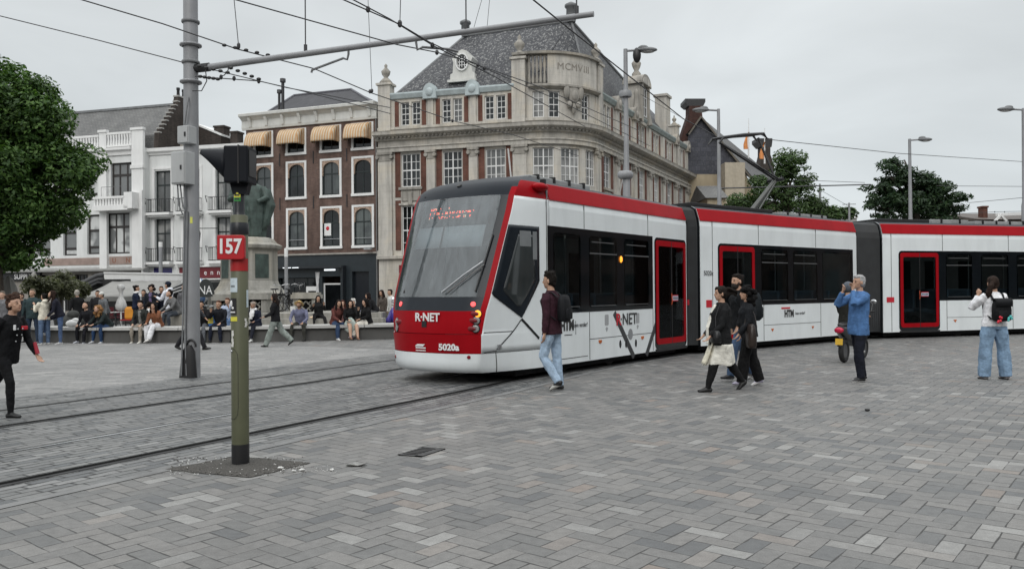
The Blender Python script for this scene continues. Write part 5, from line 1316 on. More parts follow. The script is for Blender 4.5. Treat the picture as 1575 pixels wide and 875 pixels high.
# ------------------------------------------------------------------ slate-hung house and smaller buildings to the right
def slate_house():
    Yg = 72.0
    def q(x, y, Y=Yg): return at(x, y, Y)
    t = thing('slate_house', 'tall old house with a dark slate hung gable and flared brick chimney', 'house', V((q(1095, 440).x, Yg, 0)))
    pk, l, r_, bl, br = q(1077, 183), q(1058, 210), q(1163, 288), q(1058, 268), q(1163, 300)
    dp = V((17.8, 35.8, 0))
    g = MB(); r2 = q(1147, 268); g.add([bl, l, pk, r2], [(0, 3, 2, 1)]); base = MB()
    o = g.build('gable_wall', m_slatehung, t, recalc=False); uvproj(o, pk, (1, 0, 0))
    b = MB(); w = [V((p.x, p.y + .02, 0)) for p in (bl, br)]; b.quad(w[0], w[1], br, V((bl.x, bl.y + .02, br.z))); b.quad(V((bl.x, bl.y + .02, br.z)), br, V((r2.x, r2.y + .02, r2.z)), V((bl.x, bl.y + .02, bl.z))); b.quad(w[1], w[1] + dp, br + dp, br); o = b.build('wall', m_ochre, t, recalc=False)
    rf = MB(); pe = pk + dp; pe.z = pk.z; re = r_ + dp; rf.quad(pk + V((0, -.3, .1)), r_ + V((.3, -.3, .05)), re, pe); le = l + dp; rf.quad(pk + V((0, -.3, .1)), l + V((-.3, -.3, .05)), le, pe)
    o = rf.build('roof', slatemat('dark grey slate roof', (.060, .060, .060, 1), (.085, .083, .08, 1), spk=.15), t, recalc=False); uvproj(o, pk, (1, 0, 0))
    v = MB()
    for a, c in ((pk, l), (pk, r_)): v.tube([a + V((0, -.35, .12)), c + V((0, -.35, .1))], .10, 4, sm=False)
    v.build('bargeboard', mat('tan bargeboard', (.13, .115, .095), .8), t)
    # flared chimney
    for (x0, x1, y0, x2, x3, y1, Y, cap) in ((1030, 1092, 262, 1060, 1080, 163, Yg + .5, (1054, 1085, 152)), (1169, 1192, 262, 1171, 1185, 226, Yg + 29, (1164, 1188, 213))):
        def sec(xa, xb, y, dd): a, c = q(xa, y, Y), q(xb, y, Y); return [a, c, c + V((0, dd, 0)), a + V((0, dd, 0))]
        xm = x2 - (x2 - x0) * .35
        b = MB(); b.rings([sec(x0, x1, y0, 2.2), sec(x0 + (x2 - x0) * .55, x1 - (x1 - x3) * .6, (y0 * .55 + y1 * .45), 1.8), sec(x2, x3, y1 + 12, 1.5), sec(x2, x3, y1, 1.5)], 0, True, False); o = b.build('chimney', brickmat('purple brown brick', (.055, .028, .024, 1), (.085, .038, .03, 1), (.07, .055, .05, 1)) if x0 < 1100 else m_dbrick, t); uvproj(o, pk, (1, 0, 0))
        cp = MB(); cp.rings([sec(x2 - 2, x3 + 2, y1, 1.7), sec(cap[0], cap[1], cap[2] + 5, 2.1), sec(cap[0], cap[1], cap[2], 2.1)], 0, True, False); cp.build('chimney_cap', m_iron, o)
    for x, y0, y1 in ((1151.5, 243, 183), (1176, 252, 198)):
        b = MB(); b.tube([q(x, y0, Yg + 14), q(x, y1, Yg + 14)], [.09, .03], 6); po = b.build('flag_pole', m_wtrim, t)
        f = MB(); p = q(x, y1 + 25, Yg + 13.9); f.rings([[p + V((sx_ * w_, -.05, z)), p + V((sx_ * w_ * 1, .05, z)), p + V((-w_ * .4, .05, z)), p + V((-w_ * .4, -.05, z))] for sx_, w_, z in ((1, .1, .3), (-1, .35, -.3), (-1.6, .35, -1.0), (-2.2, .25, -1.5))], 0, True, True); f.build('flag', mat('orange flag', (.65, .25, .08), .8), po)
    # pale end wall and dormers
    b = MB(); a, c = q(1115, 250, Yg - 2), q(1146, 250, Yg - 2); z0 = 0; b.rings([[V((a.x, a.y, 0)), V((c.x - .3, c.y, 0)), V((c.x - .3, c.y + 6, 0)), V((a.x, a.y + 6, 0))], [a, c, c + V((0, 6, 0)), a + V((0, 6, 0))]], 0, True, False); b.build('end_wall', mat('pale tan stone', (.42, .37, .29), .9, var=.1, dirt=.2), t)
slate_house()
def back_block(px0, px1, ytop, Y, dep, name, label, m, roofm=None, ridge=None, cat='building'):
    a, c = at(px0, ytop, Y), at(px1, ytop, Y)
    t = thing(name, label, cat, V(((a.x + c.x) / 2, Y, 0)))
    b = MB(); b.box(a.x, c.x, Y, Y + dep, 0, a.z); b.build('wall', m, t)
    if ridge is not None:
        r = MB(); zr = at((px0 + px1) / 2, ridge, Y + dep / 2).z
        r.rings([[(x, Y - .3, a.z), (x, Y + dep / 2, zr), (x, Y + dep + .3, a.z)] for x in (a.x - .2, c.x + .2)], 0, True, False); o = r.build('roof', roofm or m_slate2, t); uvproj(o, a, (1, 0, 0))
    else:
        r = MB(); r.box(a.x - .1, c.x + .1, Y - .15, Y + dep + .15, a.z, a.z + .25); r.build('parapet', m_wtrim, t)
    return t, a, c
t, a, c = back_block(1088, 1116, 305, 66, 6, 'outbuilding', 'low annexe with steep grey slate roof between stone building and tan wall', m_ochre, m_slate2, 286, 'house')
t, a, c = back_block(1265, 1318, 336, 95, 12, 'flat_roofed_building', 'small flat roofed grey building far behind the tram, between the two trees', mat('grey render', (.36, .36, .35), .9, dirt=.2))
b = MB(); p = at(1290, 326, 96); b.box(p.x - .9, p.x + 1.8, 97, 99, a.z, p.z + .4); b.build('roof_hut', mat('grey hut', (.40, .40, .39), .9), t)
b = MB(); p = at(1258, 318, 97); b.box(p.x - .6, p.x + .6, 97.5, 98.7, a.z - 3, p.z + 1.0); b.build('chimney', m_dbrick, t)
t, a, c = back_block(1508, 1640, 338, 82, 14, 'gabled_house', 'brown roofed house with white gable trim beyond the last tram car', m_bbrick, slatemat('brown tile', (.10, .082, .07, 1), (.13, .10, .085, 1), spk=0), 328, 'house')
b = MB(); p = [at(1525, 346, 80), at(1539, 331, 80), at(1554, 346, 80)]; b.tube(p, .16, 4, sm=False); b.tube([at(1533, 330.5, 80.2), at(1600, 328, 82)], .2, 4, sm=False); b.build('white_bargeboard', m_wtrim, t)
b = MB(); a, c = at(1508.5, 320, 84), at(1516.5, 320, 84); z0 = at(1512, 345, 84).z; b.box(a.x, c.x, 83.7, 84.5, z0 - 2, a.z); b.box(a.x - .06, c.x + .06, 83.6, 84.6, a.z, a.z + .18); o = b.build('chimney', m_rbrick, t); uvproj(o, a, (1, 0, 0))
t, a, c = back_block(1466, 1506, 339, 88, 8, 'pale_outbuilding', 'pale flat roofed outbuilding beside the brick chimney behind the tram', mat('pale render', (.5, .5, .49), .9))
# unseen rows of houses, added so the tram glass mirrors dark walls, not sky
for k, (x, y, w_, d_, h_, m) in enumerate(((-34, -38, 22, 12, 15, m_dbrick), (-11, -40, 20, 12, 13, m_bbrick), (10, -42, 22, 12, 16, m_dbrick), (34, -37, 20, 12, 14, m_bbrick), (58, -26, 16, 22, 15, m_dbrick), (-62, -20, 14, 30, 14, m_bbrick), (70, 2, 14, 30, 15, m_dbrick), (66, 34, 12, 28, 14, m_bbrick), (68, 64, 12, 26, 15, m_dbrick), (74, 92, 12, 22, 14, m_bbrick))):
    t = thing('unseen_terrace', ['dark brick terrace opposite the square', 'brown brick terrace opposite the square'][k % 2] + ', block %s added out of view for reflections' % 'one two three four five six seven eight nine ten'.split()[k], 'house', (x, y, 0), 'unseen houses added round the square')
    b = MB(); b.box(x - w_ / 2, x + w_ / 2, y - d_ / 2, y + d_ / 2, 0, h_); o = b.build('wall', m, t); uvproj(o, (x, y), (1, 0))
    r = MB(); r.rings([[(x + s_ * w_ / 2, y - d_ / 2 - .3, h_), (x + s_ * w_ / 2, y, h_ + 4), (x + s_ * w_ / 2, y + d_ / 2 + .3, h_)] for s_ in (-1, 1)], 0, True, False); o = r.build('roof', m_pantile, t); uvproj(o, (x, y), (1, 0))
    wn = MB()
    for i in range(int(w_ // 2.4)):
        for z in (1, 4.6, 8.2): wn.box(x - w_ / 2 + 1 + i * 2.4, x - w_ / 2 + 2.1 + i * 2.4, y + d_ / 2 - .02, y + d_ / 2 + .06, z, z + 2.1)
    for i in range(int(d_ // 2.4)):
        for z in (1, 4.6, 8.2):
            for xs in (x - w_ / 2 - .04, x + w_ / 2 - .04): wn.box(xs, xs + .08, y - d_ / 2 + 1 + i * 2.4, y - d_ / 2 + 2.1 + i * 2.4, z, z + 2.1)
    wn.build('window', m_glass, t)
# ------------------------------------------------------------------ street furniture
m_galv = mat('galvanised pole paint', (.27, .275, .285), .5, .1, var=.12, scale=2, dirt=.25)
m_cab = mat('light grey cabinet', (.42, .43, .43), .5, var=.06, scale=2, dirt=.2)
m_olive = mat('olive green pole paint', (.088, .092, .052), .5, var=.12, scale=3, dirt=.3)
m_wire = mat('dark wire', (.045, .045, .048), .6)
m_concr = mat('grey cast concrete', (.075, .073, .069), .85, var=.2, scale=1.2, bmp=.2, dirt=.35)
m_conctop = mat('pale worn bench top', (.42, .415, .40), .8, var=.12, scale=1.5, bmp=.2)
def sticker(mb_, c, h, r, a0, a1, z0, z1, off=.003, n=6, mi=0):
    """thin label wrapped on a round pole; a measured from the viewer side, degrees"""
    g = []
    for z in (z0, z1): g.append([V((c.x + (r + off) * sin(R(a0 + (a1 - a0) * k / n)), c.y - (r + off) * cos(R(a0 + (a1 - a0) * k / n)), z)) for k in range(n + 1)])
    mb_.rings(g, mi, False, True, False)

def mast():
    p = gnd(296, 580); x, y = p.x, p.y
    t = thing('catenary_mast', 'tall grey steel mast carrying two cabinets and the long overhead wire bracket', 'mast', (x, y, 0))
    b = MB(); b.lathe([(.145, 0), (.14, 1.6), (.128, 9.5)], (x, y, 0), 20); b.build('pole', m_galv, t)
    b = MB()
    for z in (5.55, 5.93, 6.25, 6.7): b.lathe([(.15, z), (.165, z + .01), (.165, z + .05), (.15, z + .06)], (x, y, 0), 16)
    b.build('clamp_ring', m_lead, t)
    for z in (5.55, 6.25):
        b = MB(); b.lathe([(.15, z), (.2, z + .02), (.2, z + .05), (.15, z + .07)], (x, y, 0), 20); b.build('collar', m_galv, t)
    def cabinet(px0, px1, y0, y1, dd):
        a = at(px0, y0, y - .25); c = at(px1, y1, y - .25)
        d = V((.93, -.36, 0)); n = V((-.36, -.93, 0)); w_ = (c.x - a.x)
        b = MB(); ctr = V(((a.x + c.x) / 2, y - .12, (a.z + c.z) / 2))
        b.rbox(ctr, (w_ * .80, dd, a.z - c.z), d, n, (0, 0, 1)); o = b.build('cabinet', m_cab, t, bevel=.012)
        b = MB(); f = ctr + n * (dd / 2 + .008); b.rbox(f, (w_ * .72, .012, (a.z - c.z) * .92), d, n, (0, 0, 1)); b.build('cabinet_door', m_cab, o, bevel=.004)
        b = MB(); b.rbox(f + d * (w_ * .2) + n * .012 + V((0, 0, 0)), (.03, .02, .08), d, n, (0, 0, 1)); b.build('lock', m_blackp, o)
        return ctr
    c1 = cabinet(261, 296, 233, 283, .3); c2 = cabinet(270, 297, 193, 220, .22)
    b = MB()
    for k, (q0, q1) in enumerate((((273, 283), (281, 330)), ((277, 283), (283, 322)), ((283, 283), (284, 330)))):
        a, c = at(*q0, y - .18), at(*q1, y - .17); m = (a + c) / 2 + V((.03 * (k - 1), 0, -.1)); b.tube([a, m, c], .014, 5); b.build('cable', m_lead, t); b = MB()
    a = at(284, 325, y - .17)
    for q in (0, .05): b.tube([a + V((q, 0, 0)), V((x - .12 + q, y - .15, .9)), V((x - .14 + q * 2, y - .17, .05))], .018, 6); b.build('cable', m_lead, t); b = MB()
    b.tube([at(290, 150, y - .15), at(288, 160, y - .22), at(284, 193, y - .2)], .014, 5)
    b.build('cable', m_lead, t)
    b = MB(); b.rings([[V((x + s_ * w_, y - .14 - d_, z)) for s_, d_ in ((-1.4, .0), (.2, .06), (1.0, .02), (1.0, -.02), (-1.4, -.04))] for z, w_ in ((.0, .14), (.5, .10), (.62, .04))], 0, True, True); b.build('cable_boot', m_blackp, t)
    b = MB(); b.tube([V((x + .04 + .09 * cos(k * pi / 8), y - .155, .58 + .14 * sin(k * pi / 8))) for k in range(9)], .02, 5); b.build('cable_loop', m_blackp, t)
    b = MB(); c = V((x, y, 0)); sticker(b, c, 0, .138, 10, 28, 2.9, 3.02); b.build('sticker', mat('yellow sticker', (.6, .6, .12), .6), t)
    b = MB(); sticker(b, c, 0, .138, 8, 24, 3.65, 3.75); b.build('sticker', m_letw, t)
    # bracket arm across the track
    s = at(304, 106, y - .02); e_ = at(913, 22, 12.55)
    b = MB(); b.tube([s, s + (e_ - s) * .5, e_], [.062, .05, .045], 10); ar = b.build('bracket_arm', m_galv, t)
    b = MB(); b.tube([s - V((.05, 0, 0)), s + (e_ - s) * .035], .085, 8); b.build('arm_socket', m_blackp, ar)
    def on(px): 
        f = (px - 304) / 609; lo, hi = 0, 1
        for _ in range(30):
            m = (lo + hi) / 2; q = s + (e_ - s) * m - CAM; X = CXP + FPX * q.dot(RTV) / q.dot(FW)
            if X < px: lo = m
            else: hi = m
        return s + (e_ - s) * lo
    for px in (470, 717, 887):   # droppers up to the span wire
        p = on(px); b = MB(); b.tube([p, p + V((0, 0, .16))], .035, 6); b.tube([p + V((0, 0, .1)), p + V((0, 0, 2.1))], .012, 5); b.build('dropper', m_wire, ar)
    top = V((x, y, 9.3)); b = MB(); b.tube([top] + [on(px) + V((0, 0, 2.1)) for px in (470, 717, 887)], .014, 5); b.build('span_wire', m_wire, ar)
    for px, q, pts in ((536, 0, ((536, 84), (534, 92), (528, 90), (480, 108), (479, 112))), (640, 0, ((640, 66), (642, 77), (650, 73), (690, 76), (705, 80)))):
        p = on(px); b = MB(); L = [at(a, c, p.y + (.3 if k > 2 else 0)) for k, (a, c) in enumerate(pts)]; b.tube([p] + L, .022, 6); b.build('steady_arm', m_lead, ar)
    b = MB()
    for px0, y0, px1, y1 in ((306, 102, 350, 112), (308, 118, 335, 122), (345, 70, 412, 85), (355, 105, 398, 122)):
        for k in range(5):
            f = k / 4; a = at(px0 + (px1 - px0) * f, y0 + (y1 - y0) * f, y - .4); b.ell(a, (.045, .03, .03))
    b.build('insulator', m_blackp, ar)
    b = MB()
    for pts in (((350, 98), (351, 108), (345, 116), (338, 118)), ((316, 108), (318, 125), (310, 140), (296, 140))):
        b.tube([at(a, c, y - .3) for a, c in pts], .01, 5)
    b.build('jumper_wire', m_wire, ar)
mast()

def signal_post():
    p = gnd(370, 716); x, y = p.x, p.y; c = V((x, y, 0)); r = .078
    t = thing('tram_signal', 'olive green signal post with black hooded lamp and red 157 number plate', 'signal', (x, y, 0))
    b = MB(); b.lathe([(r, .2), (r, 2.3), (r * .9, 2.31)], (x, y, 0), 28); b.build('post', m_olive, t)
    b = MB(); b.lathe([(r * 1.02, .0), (r * 1.02, .205)], (x, y, 0), 28); b.build('base_band', m_blackp, t)
    b = MB(); b.lathe([(r * 1.06, 2.13), (r * 1.1, 2.15), (r * 1.08, 2.22), (r * .72, 2.31), (r * .62, 2.34), (r * .62, 2.62)], (x, y, 0), 24); b.build('neck', mat('black signal paint', (.014, .016, .02), .35), t)
    b = MB(); sticker(b, c, 0, r, -88, 88, 1.795, 1.91, .0025, 14); b.build('red_band', mat('red band', (.36, .01, .012), .5), t)
    # head
    m_sig = mat('black signal housing', (.005, .0065, .010), .5, var=.1, spec=.18)
    hx = at(367, 255, y).x; zc = 2.78
    d = V((.90, -.44, 0)); d = V((1, 0, 0)); n = V((0, -1, 0))
    b = MB(); b.box(hx - .095, hx + .125, y - .13, y + .14, 2.60, 2.935); hd = b.build('housing', m_sig, t, bevel=.012)
    b = MB(); b.box(hx + .035, hx + .045, y - .135, y + .1, 2.59, 2.94); b.box(hx + .12, hx + .132, y - .1, y + .1, 2.66, 2.9); b.build('housing_seam', m_blackp, hd)
    b = MB(); b.rings([[V((hx + .02 + q * w_, y + s_ * .05, z)) for q, s_ in ((-1, -1), (1, -1), (1, 1), (-1, 1))] for z, w_ in ((2.5, .06), (2.60, .085))], 0, True, False); b.build('bracket', m_sig, hd)
    # hood: tapering half tube reaching to the left, facing away along the track
    b = MB(); g = []
    for k in range(9):
        f = k / 8; xx = hx - .09 - .245 * f; cz = 2.765 + .085 * f; ra = .16 - .085 * f
        span = 300 - 150 * f
        ring = [V((xx, y + .0 + ra * .86 * sin(R(-span / 2 + span * j / 16)), cz + ra * cos(R(-span / 2 + span * j / 16)))) for j in range(17)]
        g.append(ring)
    b.rings(g, 0, False, True, False); o = b.build('hood', m_sig, hd); o.modifiers.new('thickness', 'SOLIDIFY').thickness = .008
    b = MB(); b.tube([V((hx - .115, y, 2.765)), V((hx - .098, y, 2.765))], .12, 16); b.build('lens', mat('dark lens', (.01, .01, .012), .1), hd)
    # number plate
    a, e = at(335, 362, y - .10), at(376, 399, y - .10); w_ = e.x - a.x; h_ = a.z - e.z
    m_plate = mat('red plate', (.42, .008, .014), .4, var=.05)
    b = MB(); q = []
    for cx, cz, a0 in ((w_ / 2 - .025, h_ / 2 - .025, 0), (-w_ / 2 + .01, h_ / 2 - .01, 90), (-w_ / 2 + .01, -h_ / 2 + .01, 180), (w_ / 2 - .025, -h_ / 2 + .025, 270)):
        rr = .025 if cx > 0 else .01
        for k in range(5): q.append((cx + rr * cos(R(a0 + 22.5 * k)), cz + rr * sin(R(a0 + 22.5 * k))))
    ang = R(4); dx = V((cos(ang), sin(ang), 0)); nn = V((dx.y, -dx.x, 0)); ctr = (a + e) / 2
    b.prism(q, lambda u, z, k: ctr + dx * u + nn * (.02 if k else -.045) + V((0, 0, z))); pl = b.build('number_plate', m_plate, t, bevel=.006)
    text_obj('plate_number', '157', .185, m_letw, frame(ctr + nn * .024 + V((-.01, 0, .003)), dx, nn), pl, .003, bold=.0055, sx=.78)
    b = MB()
    for k, (zz) in enumerate((2.5, 2.10)):
        pass
    # stickers on the post: green and yellow pairs, torn whites, black card
    specs = [(-42, 34, 2.47, 2.515, 'yellow', .62), (-42, 34, 2.435, 2.47, 'green', .62), (-50, 20, 2.055, 2.10, 'yellow', 1), (-50, 20, 2.02, 2.055, 'green', 1),
             (-62, 5, 1.60, 1.73, 'paleblue', 1), (-66, -2, 1.395, 1.545, 'black', 1), (-64, 3, 1.335, 1.375, 'yellow', 1), (66, 90, 1.46, 1.62, 'paleblue', 1), (48, 74, 1.28, 1.36, 'white', 1), (-50, -20, 1.10, 1.25, 'white', 1)]
    cols_ = {'yellow': (.62, .58, .06), 'green': (.03, .26, .05), 'paleblue': (.52, .60, .64), 'black': (.012, .012, .012), 'white': (.62, .61, .58)}
    for a0, a1, z0, z1, cn, k in specs:
        b = MB(); rr = r * k
        if cn == 'white':
            n = 6
            for j in range(n):
                f0, f1 = random.uniform(0, .35), random.uniform(.6, 1)
                sticker(b, c, 0, rr, a0 + (a1 - a0) * f0, a0 + (a1 - a0) * f1, z0 + (z1 - z0) * j / n, z0 + (z1 - z0) * (j + 1) / n)
        else: sticker(b, c, 0, rr, a0, a1, z0, z1)
        s_ = b.build('sticker', mat('sticker ' + cn, cols_[cn], .55, var=.15, scale=30), t, recalc=False)
        if cn == 'black':
            b = MB(); am = a0 + 26; b.ell(V((c.x + (r + .004) * sin(R(am)), c.y - (r + .004) * cos(R(am)), 1.495)), (.016, .006, .03)); b.ell(V((c.x + (r + .004) * sin(R(am + 12)), c.y - (r + .004) * cos(R(am + 12)), 1.455)), (.012, .006, .012)); sticker(b, c, 0, r, a0 + 8, a1 - 8, 1.412, 1.424, .0045); b.build('sticker_figure', m_letw, s_)
        if cn in ('yellow', 'green') and z0 > 1.9:
            b = MB(); sticker(b, c, 0, rr, a0 + 14, a1 - 14, z0 + .014, z0 + .028, .0045); b.build('sticker_lettering', m_letb, s_)
        if cn == 'paleblue' and a0 < 0:
            b = MB()
            for j in range(4): sticker(b, c, 0, rr, a0 + 16 + j * 9, a0 + 21 + j * 9, 1.645, 1.665, .0045)
            b.build('sticker_lettering', m_dgrey, s_)
    # inspection door outline
    b = MB(); am = (-80, 6); pts = [(am[0], 1.08), (-20, 1.08), (2, 1.04), (6, .98), (6, .55), (2, .48), (-20, .44), (am[0], .44)]
    b.tube([V((c.x + (r + .001) * sin(R(q)), c.y - (r + .001) * cos(R(q)), z)) for q0, q1 in zip(pts, pts[1:]) for q, z in [(q0[0] + (q1[0] - q0[0]) * k / 6, q0[1] + (q1[1] - q0[1]) * k / 6) for k in range(6)]], .0022, 4); b.build('door_outline', mat('dark olive gap', (.03, .032, .02), .7), t)
    b = MB(); b.ell(V((c.x + r * sin(R(-45)), c.y - r * cos(R(-45)), 1.06)), (.012, .012, .012)); b.build('door_lock', m_steel, t)
    # gravelly square left open in the paving round the foot
    q = [gnd(*k) for k in ((252, 722), (365, 702), (478, 712), (385, 735))]
    g = MB(); m = sum(q, V()) / 4; n = 14; ring = []
    for i in range(4):
        for k in range(n):
            pnt = q[i] + (q[(i + 1) % 4] - q[i]) * (k / n); j = (noise.noise(pnt * 9) * .04); ring.append(pnt + (pnt - m).normalized() * j)
    g.add([(p_.x, p_.y, .006) for p_ in ring] + [(m.x, m.y, .03)], [(i, (i + 1) % len(ring), len(ring)) for i in range(len(ring))], 0, True)
    mg = bpy.data.materials.get('loose grit') or mat('loose grit', (.085, .08, .072), .95, var=.5, scale=60, bmp=.9, bs=140, bd=.02, dirt=.3)
    tag(g.build('grit_patch', mg), kind='structure')
signal_post()

def litter():
    m_paper = mat('white scrap', (.62, .62, .60), .8, var=.1)
    rnd = random.Random(5)
    # grit and scraps around the post
    b = MB()
    for k in range(300):
        q = gnd(rnd.uniform(262, 470), rnd.uniform(704, 733)); s_ = rnd.uniform(.003, .009)
        if abs((q.x + 2.52)) < .1 and abs(q.y - 7.43) < .1: continue
        b.ell((q.x, q.y, .012 + s_ * .4), (s_, s_, s_ * .7), 0 if rnd.random() < .8 else 1, 5, 4)
    for k in range(40):
        q = gnd(rnd.uniform(420, 520), rnd.uniform(716, 728)); s_ = rnd.uniform(.002, .006); b.ell((q.x, q.y, .006), (s_, s_, s_ * .6), 1, 5, 4)
    tag(b.build('grit_stones', [mat('grit stone', (.13, .125, .115), .9, var=.4), m_paper]), kind='stuff')
    for px, py, s_ in ((432, 721, .035), (464, 724, .03), (436, 724, .016), (452, 726, .02), (340, 716, .015), (510, 724, .02)):
        q = gnd(px, py); b = MB(); b.ell((q.x, q.y, .012), (s_, s_ * .7, .008), 0, 7, 4)
        b.v = [(p[0] + rnd.uniform(-.005, .005), p[1] + rnd.uniform(-.005, .005), max(.006, p[2] + rnd.uniform(-.004, .006))) for p in b.v]
        tag(b.build('paper_scrap', m_paper), 'tiny crumpled white scrap lying by the grit around the green post', 'litter', 'paper scraps on the paving')
    q = gnd(548, 716); b = MB(); b.ell((q.x, q.y, .016), (.095, .05, .012), 0, 16, 6); b.v = [(x + .012 * sin(40 * y_), y_, max(.006, z + .006 * sin(50 * x))) for x, y_, z in b.v]
    tag(b.build('leaf_scrap', mat('grey plastic scrap', (.20, .20, .19), .6, var=.4, scale=30)), 'flattened grey plastic scrap on the paving between post and drain', 'litter')
    q = gnd(1334, 632); b = MB(); b.ell((q.x, q.y, .018), (.035, .03, .018), 0, 10, 6); tag(b.build('bottle_top', m_blackp), 'small black bottle top lying alone on the open paving', 'litter')
    # drain
    a = [gnd(*k) for k in ((611, 700), (650, 688), (688, 690.5), (648, 703))]
    c = sum(a, V()) / 4; ux = (a[3] - a[0]).normalized(); uy = (a[1] - a[0]).normalized()
    lx, ly = (a[3] - a[0]).length, (a[1] - a[0]).length
    t = thing('drain_grate', 'iron drain grate set in the herringbone paving', 'drain', c)
    P = lambda i, j, z: a[0] + ux * i + uy * j + V((0, 0, z))
    b = MB(); b.quad(P(0, 0, .006), P(lx, 0, .006), P(lx, ly, .006), P(0, ly, .006)); b.build('pit_shade', m_shade_black, t)  # flat quad coloured black for the unlit depth below the bars
    m_ci = mat('cast iron', (.055, .055, .055), .7, .2, var=.3, scale=12)
    b = MB(); f = .05
    for q0, q1, q2, q3 in ((0, lx, 0, f * .5), (0, lx, ly - f * .5, ly), (0, f * .5, 0, ly), (lx - f * 1.5, lx, 0, ly)): b.quad(P(q0, q2, .009), P(q1, q2, .009), P(q1, q3, .009), P(q0, q3, .009))
    b.build('grate_frame', m_ci, t)
    b = MB()
    for k in range(7):
        j = ly * (k + .5) / 7; b.rbox(P(lx * .45, j, .0075), (lx * .8, ly / 15, .002), ux, uy, (0, 0, 1))
    b.build('grate_bars', m_ci, t)
litter()

def lamp(px, ytop, Y, side, label, wid=.085, px2=None, ybase=0):
    p = at(px, ytop, Y); x, z = p.x, p.z
    t = thing('street_lamp', label, 'street lamp', (x, Y, 0), 'grey street lamps along the square')
    b = MB(); b.lathe([(wid * 1.5, 0), (wid * 1.45, 1.2), (wid * 1.35, z * .55), (wid, z * .57), (wid * .75, z)], (x, Y, 0), 12); b.build('pole', m_galv, t)
    b = MB(); b.tube([(x, Y, z - .06), (x + side * .35, Y, z - .04), (x + side * .5, Y, z - .04)], .04, 6); b.build('arm', m_galv, t)
    b = MB(); b.ell((x + side * .72, Y, z - .03), (.36, .16, .09), 0, 14, 8); b.ell((x + side * .6, Y, z + .04), (.18, .12, .09), 0, 10, 6); h = b.build('lamp_head', m_lead, t)
    b = MB(); b.ell((x + side * .74, Y, z - .09), (.24, .12, .05), 0, 12, 6); b.build('lamp_glass', mat('lamp glass', (.35, .35, .34), .2), h)
    return t
L1 = lamp(962, 76, 27, 1, 'thick grey street lamp in front of the stone corner building', .092)
b = MB(); q = at(962, 145, 27); b.lathe([(.2, -.1), (.22, 0), (.2, .1)], (q.x, 27, q.z), 10); q = at(962, 275, 27); b.lathe([(.2, 0), (.26, .05), (.26, .2), (.2, .25)], (q.x, 27, q.z), 10); b.build('pole_collar', m_galv, L1)
b = MB(); q = at(975, 80, 27); b.ell((q.x + .1, 27, q.z - .12), (.14, .12, .26)); b.build('camera_dome', m_blackp, L1)
lamp(1105, 168, 33, -1, 'slim grey street lamp in front of the slate hung gable'); lamp(1399, 214, 38, 1, 'slim grey street lamp in front of the dark tree'); lamp(1574, 167, 33, -1, 'slim grey street lamp standing clear against open sky')

# ------------------------------------------------------------------ overhead wires
def wire(label, pts, r=.011, knots=(), name='overhead_wire', sag=0):
    P = [at(*q) for q in pts]; b = MB()
    if len(pts) > 2 or r > .0105:    # the wire runs on beyond the frame
        if pts[0][1] == 0 or pts[0][0] == 0: P.insert(0, P[0] + (P[0] - P[1]).normalized() * 22)
        if pts[-1][0] >= 1575: P.append(P[-1] + (P[-1] - P[-2]).normalized() * 25)
    L = []
    for a, c in zip(P, P[1:]):
        n = 8
        for k in range(n): f = k / n; L.append(a + (c - a) * f - V((0, 0, sag * 4 * f * (1 - f))))
    L.append(P[-1]); b.tube(L, r, 5)
    for k in knots: b.ell(at(*k), (.035, .035, .05), 0, 6, 5)
    return tag(b.build(name, m_wire), label, 'overhead wire', 'overhead wires above the tracks')
wire('contact wire running from the tram pantograph up over the slate roof', [(1102, 210, 21.9), (1051, 183, 18.5), (882, 50, 12.4), (820, 0, 11)], .012)
wire('contact wire from the tram pantograph onward to open sky at the far side', [(1168, 206, 23.4), (1185, 215, 24.2), (1380, 236, 30), (1575, 249, 36)], .012)
wire('wire crossing behind the mast above the gabled white house', [(0, 25, 19), (150, 62, 18.5), (284, 97, 18), (440, 135, 19), (520, 150, 21), (600, 166, 24)], .012)
wire('wire from above the mast down past the brick house and onto stone cornice', [(125, 0, 14), (250, 37, 14.5), (365, 76, 15), (483, 106, 16.5), (570, 143, 18), (696, 186, 22), (790, 208, 26), (890, 240, 30)], .012, ((367, 72, 15), (569, 141, 18), (696, 186, 22)))
wire('wire passing above the brick house and across the mottled slate roof', [(362, 0, 12), (480, 33, 12.6), (610, 69, 13.4), (672, 81, 14.5), (735, 100, 16), (830, 134, 19), (980, 200, 26)], .011, ((735, 100, 16), (672, 81, 14.5)))
wire('upper wire of the pair meeting above the oval dormer', [(528, 0, 11), (615, 38, 12), (660, 65, 13), (745, 105, 15), (860, 155, 19), (1000, 225, 27)], .010, ((566, 15, 11.5), (615, 38, 12), (745, 105, 15)))
wire('lower wire of the pair meeting above the oval dormer', [(543, 0, 11), (600, 30, 12), (665, 70, 13.2), (760, 118, 15.5), (900, 195, 22)], .010, ((665, 70, 13.2),))
wire('short wire joining mast to the pair of wires over the brick house', [(300, 118, 15), (398, 125, 15), (455, 138, 16), (600, 175, 20)], .010, ((340, 119, 15), (360, 121, 15), (398, 125, 15)))
wire('thin vertical hanger wire high above the left white house', [(360, 0, 15), (367, 72, 15)], .008, ((367, 70, 15),))
wire('thin hanger wire above the round finial of the end pier', [(566, 0, 18), (572, 142, 18)], .007, ((572, 140, 18),))
wire('thin hanger wire beside the long bracket arm', [(616, 0, 12), (615, 37, 12)], .007, ((615, 36, 12),))
wire('faint slanting stay wire above the slate roof', [(741, 0, 30), (728, 46, 30)], .010); wire('faint upright stay wire above the slate roof', [(753, 0, 30), (749, 44, 30)], .010)
